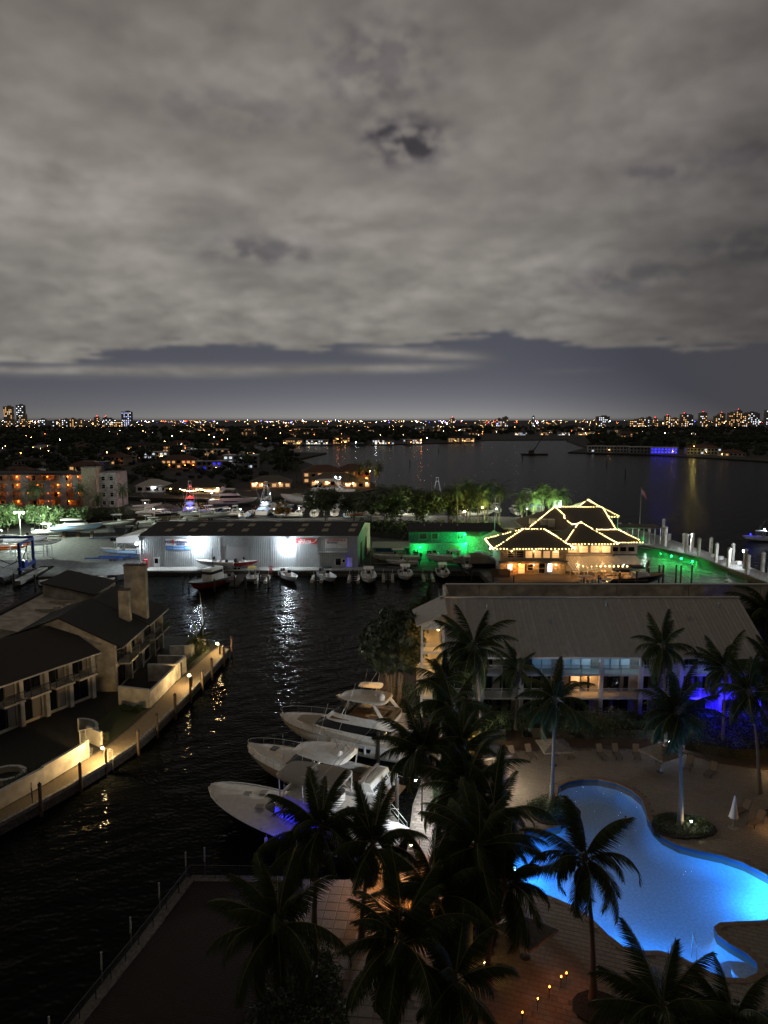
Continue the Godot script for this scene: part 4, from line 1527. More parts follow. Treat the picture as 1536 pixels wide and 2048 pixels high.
# ------------------------------------------------------------------ docks in front of the shed
func build_docks() -> void:
	var t: Node3D
	# the lit concrete quay apron, slab by slab
	t = thing("quay_apron", "pale concrete quay slabs along the front of the shed", "quay")
	for i in 15:
		var b := Buf.new()
		b.box(V(-55.5 + 3.5 * i, LAND + 0.02, -166.75), V(3.42, 0.1, 4.1))
		part(t, "slab", b, M("concrete"))
	t = thing("quay_fender", "dark timber fender along the quay edge", "fender")
	for i in 15:
		var b := Buf.new()
		b.beam(V(-57.2 + 3.5 * i, 0.75, -164.1), V(-53.8 + 3.5 * i, 0.75, -164.1), 0.2, 0.5)
		part(t, "fender_beam", b, M("pile_dark"))
	# finger docks with pale planks
	for q in [[-32.5, -159.5, 2.2, 12, 0.0, "floating dock of pale planks beside the red workboat"], [-27.6, -163.0, 2.0, 7, -0.5, "short angled floating dock by the shed quay"], [-2.0, -164.8, 24.0, 2.2, 0.0, "long wooden dock in front of the boats on trailers"]]:
		t = thing("floating_dock", q[5], "dock", V(q[0], 0.55, q[1]), q[4])
		var along_x: bool = q[2] > q[3]
		var n := int(maxf(q[2], q[3]) / 0.6)
		for k in n:
			var b := Buf.new()
			var u: float = (float(k) + 0.5) / n - 0.5
			if along_x:
				b.box(V(u * q[2], 0, 0), V(q[2] / n - 0.06, 0.12, q[3]))
			else:
				b.box(V(0, 0, u * q[3]), V(q[2], 0.12, q[3] / n - 0.06))
			part(t, "plank", b, M("wood_grey"))
		var b := Buf.new()
		b.box(V(0, -0.35, 0), V(q[2] - 0.1, 0.5, q[3] - 0.1))
		part(t, "float", b, M("concrete_dark"))
	# drive-on boat lifts: two white floats with cross beams
	for q in [[-27.3, -159.6], [-15.0, -160.2], [-6.8, -160.0], [0.9, -160.8], [10.0, -161.6]]:
		t = thing("boat_lift", "empty white drive-on boat lift between moored boats", "boat lift", V(q[0], 0.25, q[1]), 0, "boat lifts along the shed quay")
		for s in [-1, 1]:
			var b := Buf.new()
			b.rows([[V(s * 1.05 - 0.35, -0.3, 3.0), V(s * 1.05 - 0.3, 0.35, 2.9), V(s * 1.05 + 0.3, 0.35, 2.9), V(s * 1.05 + 0.35, -0.3, 3.0)], [V(s * 1.05 - 0.35, -0.3, -3.0), V(s * 1.05 - 0.3, 0.35, -3.0), V(s * 1.05 + 0.3, 0.35, -3.0), V(s * 1.05 + 0.35, -0.3, -3.0)]])
			b.box(V(s * 1.05, 0.0, 3.0), V(0.68, 0.6, 0.06))
			part(t, "float", b, M("gelcoat_warm"))
			b = Buf.new()
			b.rod(V(s * 1.05, 0.3, -2.2), V(s * 1.05, 1.7, -2.2), 0.06)
			b.rod(V(s * 1.05, 0.3, 2.0), V(s * 1.05, 1.3, 2.0), 0.05)
			part(t, "guide_post", b, M("trim"))
		for z in [-1.8, 0.2, 2.2]:
			var b := Buf.new()
			b.box(V(0, 0.18, z), V(1.5, 0.14, 0.25))
			part(t, "cross_beam", b, M("alu"))
	for q in [[-43.2, -152.6], [-41.9, -152.4], [-38.8, -156.9], [-32.2, -153.2], [-29.6, -151.6], [-25.0, -153.4], [-22.8, -156.0], [-27.3, -155.9], [-15.0, -156.4], [-6.8, -156.4], [0.9, -157.2], [10.0, -158.0], [-35.6, -149.0], [19.5, -158.5], [23.5, -153.0], [27.6, -151.2], [42.4, -150.6], [45.6, -151.0]]:
		pile("dock_piling", "dark round piling in the water off the shed quay", "pilings in the shed basin", V(q[0], 0, q[1]), rnd(2.2, 3.4), 0.17, "pile_dark")


# ------------------------------------------------------------------ green-lit harbour office
func window_part(t: Node3D, at: Vector3, w: float, h: float, frame: String, pane: String, bars := 1) -> void:
	# a window in a wall that faces +z: a frame with a recessed pane and glazing bars
	var b := Buf.new()
	b.box(at + V(0, h / 2, 0.04), V(w + 0.16, 0.1, 0.12))
	b.box(at + V(0, -h / 2, 0.05), V(w + 0.2, 0.12, 0.16))
	for s in [-1, 1]:
		b.box(at + V(s * w / 2, 0, 0.04), V(0.1, h - 0.1, 0.12))
	for k in bars:
		b.box(at + V(0, h * ((k + 1.0) / (bars + 1.0) - 0.5), 0.03), V(w - 0.1, 0.05, 0.06))
	var o := part(t, "window", b, M(frame))
	b = Buf.new()
	b.box(at, V(w - 0.06, h - 0.08, 0.03))
	part(o, "pane", b, M(pane))


func build_green_house() -> void:
	var t := thing("harbour_office", "two-storey harbour office washed in green floodlight", "building", V(0, LAND, 0))
	var b := Buf.new()
	b.box(V(13.6, 1.9, -182.5), V(14.4, 3.8, 7.0))
	part(t, "lower_wall", b, M("aqua_wall"))
	b = Buf.new()
	b.box(V(1.9, 1.6, -183.0), V(9.0, 3.2, 6.0))
	part(t, "side_wall", b, M("aqua_wall"))
	b = Buf.new()
	b.box(V(13.6, 5.2, -185.0), V(14.2, 2.9, 6.5))
	part(t, "upper_wall", b, M("teal_wall"))
	b = Buf.new()
	b.quad(V(5.8, 6.6, -181.0), V(30.6, 6.6, -181.0), V(29.4, 8.1, -186.5), V(6.2, 8.1, -186.5))
	b.quad(V(30.6, 6.6, -192), V(5.8, 6.6, -192), V(6.2, 8.1, -186.5), V(29.4, 8.1, -186.5))
	b.box(V(18.2, 6.55, -181.0), V(24.8, 0.16, 0.1))
	part(t, "roof", b, M("roof_tar"))
	for x in [10.4, 14.6, 18.9]:
		b = Buf.new()
		b.lathe([Vector2(0.16, 0), Vector2(0.16, 0.5), Vector2(0.24, 0.55), Vector2(0.02, 0.7)], 8, V(x, 7.4, -184.5))
		part(t, "roof_vent", b, M("trim"))
	b = Buf.new()
	b.box(V(13.6, 6.5, -181.65), V(14.4, 0.12, 0.1))
	b.box(V(13.6, 3.86, -178.95), V(14.6, 0.16, 0.16))
	part(t, "white_trim", b, M("trim"))
	for x in [9.9, 12.9, 19.4]:
		window_part(t, V(x, 5.35, -181.72), 2.0 if x < 11 else 1.6, 1.5, "trim", "dark_glass", 4)
	for q in [[8.0, 1.6, 1.3, 1.4], [11.3, 1.5, 1.2, 1.3], [16.2, 1.7, 1.4, 1.2], [18.5, 1.3, 1.1, 2.2]]:
		window_part(t, V(q[0], q[1], -178.97), q[2], q[3], "trim", "dark_glass", 2)
	# lean-to canopies on the flank
	b = Buf.new()
	b.quad(V(-3.0, 3.0, -178.2), V(6.4, 3.0, -178.2), V(6.4, 3.9, -182.0), V(-3.0, 3.9, -182.0))
	b.box(V(1.7, 2.98, -178.2), V(9.4, 0.14, 0.08))
	part(t, "lean_to_roof", b, M("roof_metal"))
	b = Buf.new()
	b.box(V(0.2, 2.4, -177.6), V(4.4, 1.0, 0.08))
	part(t, "awning", b, M("canvas_blue"))
	for q in [[20.4, 5.9, -180.8, 7.0], [20.4, 4.2, -178.0, 12.0], [9.0, 3.2, -177.6, 5.0]]:
		wall_flood(t, V(q[0], q[1], q[2]), V(0, 0, 1), q[3], Color(0.12, 1.0, 0.45), "bulb_green", 0.16)
	# tan annex with a small gable
	t = thing("harbour_annex", "plain tan annex with a small gable beside the green-lit office", "building", V(0, LAND, 0))
	b = Buf.new()
	b.box(V(25.6, 2.7, -184.0), V(9.4, 5.4, 7.0))
	part(t, "wall", b, M("tan_wall"))
	b = Buf.new()
	b.profile([Vector2(24.2, 5.3), Vector2(31.4, 5.3), Vector2(27.8, 6.9)], V(0, 0, -180.2), V(0, 0, -6), V(1, 0, 0))
	part(t, "gable", b, M("roof_metal"))
	b = Buf.new()
	b.box(V(26.6, 2.9, -180.3), V(0.7, 0.5, 0.4))
	part(t, "wall_box", b, M("black"))
	b = Buf.new()
	b.rod(V(27.8, 6.5, -180.0), V(27.8, 16.0, -180.0), 0.07)
	part(t, "antenna_mast", b, M("trim"))
	wall_flood(t, V(30.9, 4.6, -179.6), V(0, 0, 1), 1.6, Color(1.0, 0.85, 0.6), "bulb_warm", 0.1)
	# yard clutter: covered racks, tanks, crates
	t = thing("storage_tent", "grey rounded storage tent beside the green-lit office", "tent", V(1.0, LAND, -174.6))
	b = Buf.new()
	var r := []
	for i in 2:
		var row := []
		for k in 9:
			var a := PI * k / 8.0
			row.append(V(-4.2 + 8.4 * i, sin(a) * 2.6, -cos(a) * 2.0))
		r.append(row)
	b.rows(r)
	part(t, "cover", b, M("canvas_tan"))
	b = Buf.new()
	for x in [-4.2, -1.4, 1.4, 4.2]:
		for k in 8:
			b.rod(V(x, sin(PI * k / 8.0) * 2.62, -cos(PI * k / 8.0) * 2.02), V(x, sin(PI * (k + 1) / 8.0) * 2.62, -cos(PI * (k + 1) / 8.0) * 2.02), 0.04, 4)
	part(t, "hoop_frame", b, M("alu"))
	t = thing("wooden_gantry", "lime painted gantry lit green in front of the office", "gantry", V(17.4, LAND, -174.5))
	for s in [-1.1, 1.1]:
		b = Buf.new()
		b.box(V(s, 1.9, 0), V(0.28, 3.8, 0.28))
		part(t, "upright", b, M("lime_paint"))
	b = Buf.new()
	b.box(V(0, 3.9, 0), V(2.7, 0.3, 0.35))
	part(t, "cross_beam", b, M("lime_paint"))
	for q in [[22.6, -173.2, 1.5, 2.2, "black"], [24.4, -172.6, 1.3, 2.0, "gelcoat"], [26.0, -172.8, 1.2, 2.3, "black"], [27.6, -171.4, 1.6, 2.4, "gelcoat"], [29.4, -171.8, 1.5, 2.6, "hull_grey"], [23.4, -175.6, 1.8, 2.6, "gelcoat"], [20.6, -174.6, 1.2, 2.2, "alu"]]:
		t = thing("equipment_crate", "upright equipment cabinet in the cluttered yard by the restaurant", "cabinet", V(q[0], LAND, q[1]), rnd(-0.3, 0.3), "cabinets in the clutter by the restaurant")
		b = Buf.new()
		b.box(V(0, q[3] / 2, 0), V(q[2], q[3], 1.1))
		part(t, "case", b, M(q[4]))
		b = Buf.new()
		b.box(V(0, q[3] * 0.55, 0.56), V(q[2] * 0.8, q[3] * 0.7, 0.04))
		b.box(V(0, q[3] + 0.05, 0), V(q[2] + 0.1, 0.1, 1.2))
		part(t, "door", b, M("hull_grey"))
	t = thing("work_lamp", "cold white work lamp over the cluttered yard cabinets", "lamp", V(25.4, LAND, -171.0))
	b = Buf.new()
	b.rod(V(0, 0, 0), V(0, 4.0, 0), 0.05)
	part(t, "pole", b, M("dark_metal"))
	b = Buf.new()
	b.ball(V(0, 4.1, 0), 0.13)
	part(t, "bulb", b, M("bulb_white"))
	omni(t, V(0, 4.1, 0), Color(0.75, 0.86, 1.0), 2.6, 0.1)


# ------------------------------------------------------------------ waterside restaurant with strings of bulbs
func light_string(label: String, pts: Array, gap := 0.72, bulb := "bulb_cream", r := 0.1) -> void:
	var t := thing("light_string", label, "string lights", pts[0], 0, "bulb strings on the restaurant roofs")
	if not kit.has("bulb %.2f" % r):
		var k := Buf.new()
		k.ball(Vector3.ZERO, r, 6)
		kit["bulb %.2f" % r] = k.mesh()
	var b := Buf.new()
	var left := 0.0
	for i in pts.size() - 1:
		var a: Vector3 = pts[i] - pts[0]
		var d: Vector3 = pts[i + 1] - pts[0]
		b.rod(a, d, 0.03, 4)
		var len := (d - a).length()
		var s := left
		while s < len:
			if rng.randf() > 0.05:
				part(t, "bulb", kit["bulb %.2f" % r], M(bulb), a.lerp(d, s / len) + V(0, 0.12 + rnd(-0.08, 0.03), rnd(-0.04, 0.04)))
			s += gap * rnd(0.8, 1.2)
		left = s - len
	part(t, "cable", b, M("black"))


func hip_roof(t: Node3D, x0: float, x1: float, zf: float, zb: float, ye: float, yr: float, rx0: float, rx1: float, rz: float, m := "roof_shake") -> void:
	var a := V(x0, ye, zf)
	var b2 := V(x1, ye, zf)
	var c := V(x1, ye, zb)
	var d := V(x0, ye, zb)
	var p := V(rx0, yr, rz)
	var q := V(rx1, yr, rz)
	for f in [[a, b2, q, p], [b2, c, q, q], [c, d, p, q], [d, a, p, p]]:
		var b := Buf.new()
		if f[2] == f[3]:
			b.tri(f[0], f[1], f[2])
		else:
			b.quad(f[0], f[1], f[2], f[3])
		part(t, "roof_slope", b, M(m))
	var b := Buf.new()
	b.box(V((x0 + x1) / 2, ye - 0.1, (zf + zb) / 2), V(x1 - x0 - 0.1, 0.16, absf(zb - zf) - 0.1))
	part(t, "eave_board", b, M("trim"))


func build_restaurant() -> void:
	var t := thing("restaurant", "waterside restaurant pavilion with hipped roof and glowing orange doorway", "restaurant", V(0, LAND, 0))
	var b := Buf.new()
	b.box(V(33.6, 2.9, -166.2), V(14.8, 5.8, 11.0))
	part(t, "wall", b, M("tan_wall"))
	for x in [28.6, 33.6, 38.6]:
		b = Buf.new()
		b.ball(V(x, 2.35, -159.8), 0.09)
		part(t, "canopy_lamp", b, M("bulb_warm"))
		omni(t, V(x, 2.35, -159.8), Color(1.0, 0.7, 0.38), 1.3, 0.08)
		b = Buf.new()
		b.ball(V(x, 5.45, -160.0), 0.07)
		part(t, "eave_lamp", b, M("bulb_warm"))
		omni(t, V(x, 5.45, -160.0), Color(1.0, 0.75, 0.45), 0.6, 0.06)
	hip_roof(t, 24.4, 42.8, -159.6, -173.4, 5.9, 9.4, 32.3, 37.2, -166.4)
	b = Buf.new()
	b.box(V(33.6, 2.9, -160.4), V(15.6, 0.5, 0.9))
	part(t, "canopy", b, M("grey_blue_wall"))
	for k in 6:
		window_part(t, V(28.6 + 2.0 * k, 4.6, -160.62), 1.6, 1.6, "trim", "window_warm" if k in [2, 3, 4, 5] else "dark_glass", 2)
	for q in [[35.6, 1.3, 1.4, 2.5, "dark_glass"], [31.0, 1.2, 1.5, 2.2, "window_warm"], [28.4, 1.5, 1.1, 1.4, "window_pale"], [33.0, 1.5, 1.2, 1.4, "dark_glass"]]:
		window_part(t, V(q[0], q[1] + 0.15, -160.6), q[2], q[3], "trim", q[4], 1)
	b = Buf.new()
	b.box(V(37.4, 1.6, -160.55), V(0.9, 1.9, 0.1))
	part(t, "menu_screen", b, M("screen_white"))
	wall_flood(t, V(30.4, 2.45, -159.7), V(0, 0, 1), 3.6, Color(1.0, 0.55, 0.18), "bulb_orange", 0.22)
	b = Buf.new()
	b.box(V(33, 0.02, -156.2), V(16, 0.1, 8))
	part(t, "terrace", b, M("wood"))
	# second pavilion
	t = thing("restaurant", "restaurant dining pavilion with a tall pyramid roof outlined in bulbs", "restaurant", V(0, LAND, 0))
	b = Buf.new()
	b.box(V(47.2, 3.2, -169.5), V(10.6, 6.4, 11.0))
	part(t, "wall", b, M("stucco_pale"))
	hip_roof(t, 40.9, 53.4, -162.4, -176.4, 6.5, 10.5, 46.0, 46.6, -169.4)
	for k in 4:
		window_part(t, V(43.2 + 2.6 * k, 5.2, -163.95), 2.0, 1.6, "trim", "window_warm", 1)
	b = Buf.new()
	b.box(V(47.2, 3.9, -163.9), V(10.8, 0.2, 0.3))
	part(t, "belt_course", b, M("trim"))
	# third, lower pavilion towards the water
	t = thing("restaurant", "low grey restaurant pavilion over the green-lit water", "restaurant", V(0, LAND, 0))
	b = Buf.new()
	b.box(V(57.4, 2.4, -178.6), V(9.0, 4.8, 8.0))
	part(t, "wall", b, M("stucco_pale"))
	b = Buf.new()
	b.box(V(57.4, 0.9, -174.45), V(9.2, 2.4, 0.2))
	part(t, "dark_dado", b, M("grey_blue_wall"))
	hip_roof(t, 50.5, 63.0, -173.4, -184.0, 5.0, 7.4, 53.0, 58.4, -178.6)
	for k in 4:
		window_part(t, V(54.4 + 2.0 * k, 3.3, -174.5), 1.6, 1.2, "trim", "dark_glass", 0)
	# the long rear roof and the far gable
	t = thing("restaurant", "restaurant main hall with a broad roof edged by bulbs on three sides", "restaurant", V(0, LAND, 0))
	b = Buf.new()
	b.box(V(49, 3.4, -188.0), V(18.0, 6.8, 12.0))
	part(t, "wall", b, M("brown_wall"))
	hip_roof(t, 36.0, 58.6, -181.0, -199.0, 7.0, 11.4, 45.6, 58.4, -192.5)
	for q in [[41.0, -184.0, 1.8, 1.6], [42.6, -182.6, 1.4, 2.0], [38.6, -185.6, 2.0, 1.4]]:
		b = Buf.new()
		b.box(V(q[0], 8.6, q[1]), V(q[2], q[3], 1.4))
		part(t, "roof_unit", b, M("alu"))
	t = thing("restaurant", "farthest restaurant gable with a small grey porch by the lake", "restaurant", V(0, LAND, 0))
	b = Buf.new()
	b.box(V(57.5, 4.0, -203.0), V(10.4, 8.0, 10.0))
	part(t, "wall", b, M("grey_blue_wall"))
	hip_roof(t, 50.0, 64.6, -196.6, -209.6, 8.2, 12.2, 57.0, 57.6, -202.6)
	window_part(t, V(61.0, 6.4, -197.9), 1.3, 1.6, "trim", "dark_glass", 1)
	b = Buf.new()
	for x in [62.6, 64.2]:
		b.box(V(x, 5.4, -197.2), V(0.2, 5.4, 0.2))
	part(t, "porch_post", b, M("trim"))
	# the flat roof kitchen block behind
	t = thing("kitchen_block", "flat roofed kitchen block with tanks and ducts behind the restaurant", "building", V(0, LAND, 0))
	b = Buf.new()
	b.box(V(31.0, 2.6, -190.0), V(14.0, 5.2, 14.0))
	part(t, "wall", b, M("brown_wall"))
	for k in 7:
		b = Buf.new()
		b.box(V(25.5 + 1.9 * k, 5.9, -184.6 - 1.6 * (k % 3)), V(1.3, 1.2 + 0.3 * (k % 2), 1.2))
		part(t, "duct_unit", b, M("wood_grey" if k % 2 else "hull_grey"))
	# strings of bulbs
	var y := LAND + 0.05
	var A := func(x: float, h: float, z: float) -> Vector3: return V(x, h + y, z)
	var S := [["string of bulbs along the front eave of the near pavilion", [A.call(24.4, 5.9, -159.55), A.call(42.8, 5.9, -159.55)]],
		["string of bulbs up the west hip of the near pavilion", [A.call(24.4, 5.9, -159.6), A.call(32.3, 9.4, -166.4)]],
		["string of bulbs down the east hip of the near pavilion", [A.call(37.2, 9.4, -166.4), A.call(42.8, 5.9, -159.6)]],
		["string of bulbs on the ridge of the near pavilion", [A.call(32.3, 9.4, -166.4), A.call(37.2, 9.4, -166.4)]],
		["string of bulbs on the short west eave and rear hip of the near pavilion", [A.call(24.4, 5.9, -159.6), A.call(24.4, 5.9, -173.4), A.call(32.3, 9.4, -166.4)]],
		["string of bulbs down the rear hip of the near pavilion", [A.call(37.2, 9.4, -166.4), A.call(42.8, 5.9, -173.4), A.call(42.8, 5.9, -159.6)]],
		["string of bulbs along the front eave of the pyramid roof", [A.call(40.9, 6.5, -162.35), A.call(53.4, 6.5, -162.35)]],
		["string of bulbs up the west hip of the pyramid roof", [A.call(40.9, 6.5, -162.4), A.call(46.0, 10.5, -169.4)]],
		["string of bulbs down the east hip of the pyramid roof", [A.call(46.6, 10.5, -169.4), A.call(53.4, 6.5, -162.4)]],
		["string of bulbs down the rear hip and side eave of the pyramid roof", [A.call(46.6, 10.5, -169.4), A.call(53.4, 6.5, -176.4), A.call(53.4, 6.5, -162.4)]],
		["string of bulbs on the ridge and hip of the low grey pavilion", [A.call(53.0, 7.4, -178.6), A.call(58.4, 7.4, -178.6), A.call(63.0, 5.0, -173.4)]],
		["string of bulbs along the front eave of the low grey pavilion", [A.call(53.6, 5.0, -173.35), A.call(63.0, 5.0, -173.35)]],
		["string of bulbs down the rear hip of the low grey pavilion", [A.call(58.4, 7.4, -178.6), A.call(63.0, 5.0, -184.0)]],
		["string of bulbs on the ridge of the main hall", [A.call(45.6, 11.4, -192.5), A.call(58.4, 11.4, -192.5), A.call(58.6, 7.0, -181.0)]],
		["string of bulbs along the hall eave and up its west hip", [A.call(54.0, 7.0, -180.9), A.call(58.6, 7.0, -180.9)]],
		["string of bulbs up the west hip of the main hall", [A.call(36.0, 7.0, -181.0), A.call(45.6, 11.4, -192.5)]],
		["string of bulbs winding down the valley between hall and pyramid roof", [A.call(45.8, 11.3, -192.0), A.call(47.2, 9.8, -188), A.call(46.4, 9.4, -185.0), A.call(47.6, 8.2, -182), A.call(47.0, 9.6, -173.0), A.call(46.6, 10.6, -169.6)]],
		["string of bulbs on the near slope of the farthest gable", [A.call(50.0, 8.2, -196.6), A.call(57.0, 12.2, -202.6), A.call(64.6, 8.2, -196.6)]],
		["string of bulbs along the eave of the farthest gable", [A.call(58.8, 8.2, -196.5), A.call(64.6, 8.2, -196.5)]],
		["string of bulbs on the rear hip of the farthest gable", [A.call(57.6, 12.2, -202.6), A.call(64.6, 8.2, -209.6)]]]
	for s in S:
		light_string(s[0], s[1])
	# lower dining terrace: sloping slatted awnings, globes and glass screens
	t = thing("dining_terrace", "covered dining terrace with slatted awnings and a row of globe lamps", "terrace", V(0, LAND, 0))
	for q in [[41.0, 53.6, 3.6, 2.7, -163.6, -158.4], [41.0, 47.0, 2.9, 2.2, -159.4, -155.0], [53.6, 58.6, 3.3, 2.5, -166.0, -160.0]]:
		var n := int((q[1] - q[0]) / 0.55)
		for k in n:
			b = Buf.new()
			var x: float = q[0] + (q[1] - q[0]) * (k + 0.5) / n
			b.beam(V(x, q[2], q[4]), V(x, q[3], q[5]), 0.46, 0.05)
			part(t, "awning_slat", b, M("gelcoat_warm"))
	for k in 14:
		b = Buf.new()
		b.ball(V(43.2 + 0.98 * k, 2.4, -158.1), 0.15, 8)
		part(t, "globe_lamp", b, M("bulb_cream"))
	for k in 9:
		b = Buf.new()
		b.box(V(41.4 + 1.9 * k, 1.2, -158.0), V(0.12, 2.4, 0.12))
		part(t, "post", b, M("trim"))
	b = Buf.new()
	b.box(V(49.0, -0.1, -159.0), V(17, 0.24, 9.0))
	part(t, "deck", b, M("wood"))
	for k in 7:
		b = Buf.new()
		b.box(V(43.0 + 2.2 * k, 0.75, -160.0 - 0.6 * (k % 2)), V(1.1, 0.07, 0.8))
		b.box(V(43.0 + 2.2 * k, 0.38, -160.0 - 0.6 * (k % 2)), V(0.12, 0.72, 0.12))
		part(t, "table", b, M("trim"))
	for q in [[44.0, 2.1, -157.2, 2.6], [50.0, 2.1, -160.0, 3.4], [55.5, 2.1, -162.0, 2.4], [44.5, 5.6, -162.9, 1.4], [50.0, 5.6, -162.9, 1.4]]:
		omni(t, V(q[0], q[1], q[2]), Color(1.0, 0.76, 0.48), q[3], 0.2)
	# timber fence and boardwalk on the yard side
	t = thing("timber_fence", "honey coloured timber fence between yard and restaurant terrace", "fence", V(25.0, LAND, -158.4), -0.25)
	for k in 16:
		b = Buf.new()
		b.box(V(-1.0 + 0.26 * k, 0.95, 0.5 * sin(k * 0.2)), V(0.22, 1.9, 0.05))
		part(t, "board", b, M("wood"))
	t = thing("boardwalk", "curving plank boardwalk beside the timber fence", "boardwalk", V(0, LAND + 0.06, 0))
	for k in 14:
		b = Buf.new()
		var a := 0.9 + 0.07 * k
		b.box(V(28.2 - cos(a) * 7.0, 0, -163.8 + sin(a) * 9.0), V(1.5, 0.08, 0.6), Basis(Vector3.UP, a * 0.6 - 0.4))
		part(t, "plank", b, M("wood_grey"))
	# the glass gazebo on the pier and the flag pole
	t = thing("pier_gazebo", "white glazed pier gazebo under a flat roof", "gazebo", V(70.5, LAND, -204.0))
	b = Buf.new()
	b.box(V(0, 4.6, 0), V(15.0, 0.3, 7.0))
	part(t, "roof", b, M("roof_shake"))
	for k in 10:
		b = Buf.new()
		b.box(V(-7.0 + 14.0 * k / 9.0, 2.3, 3.2), V(0.16, 4.4, 0.16))
		part(t, "post", b, M("trim"))
		if k < 9:
			b = Buf.new()
			b.box(V(-6.2 + 14.0 * k / 9.0, 1.4, 3.2), V(1.3, 2.6, 0.04))
			part(t, "pane", b, M("fence_glass"))
	omni(t, V(-2, 3.4, 0.5), Color(0.85, 0.95, 0.9), 3.0, 0.15)
	omni(t, V(4, 3.4, 0.5), Color(0.85, 0.95, 0.9), 2.0, 0.15)
	t = thing("flagpole", "tall white flagpole with a drooping flag by the lake", "flagpole", V(80.2, LAND, -225.0))
	b = Buf.new()
	b.tube([V(0, 0, 0), V(0, 13.4, 0)], [0.14, 0.07], 8)
	part(t, "pole", b, M("trim"))
	b = Buf.new()
	b.ball(V(0, 13.5, 0), 0.12)
	part(t, "finial", b, M("yellow_paint"))
	for k in 7:
		b = Buf.new()
		var rr := []
		for i in 6:
			var u := i / 5.0
			var row := []
			for j in 2:
				row.append(V(0.08 + u * 1.5, 13.2 - 0.22 * (k + j) - u * u * 1.3 - 0.6 * u, 0.2 * sin(u * 6.0 + k * 0.3)))
			rr.append(row)
		b.rows(rr)
		part(t, "stripe", b, M("sign_red" if k % 2 == 0 else "sign_white"))
	t = thing("glowing_kiosk", "bright white illuminated kiosk sign under the lit palms", "sign", V(52.4, LAND, -218.0))
	b = Buf.new()
	b.box(V(0, 8.4, 0), V(2.6, 4.0, 0.3))
	part(t, "screen", b, M("screen_white"))
	b = Buf.new()
	b.box(V(0, 3.2, -0.1), V(0.4, 6.4, 0.3))
	part(t, "post", b, M("dark_metal"))


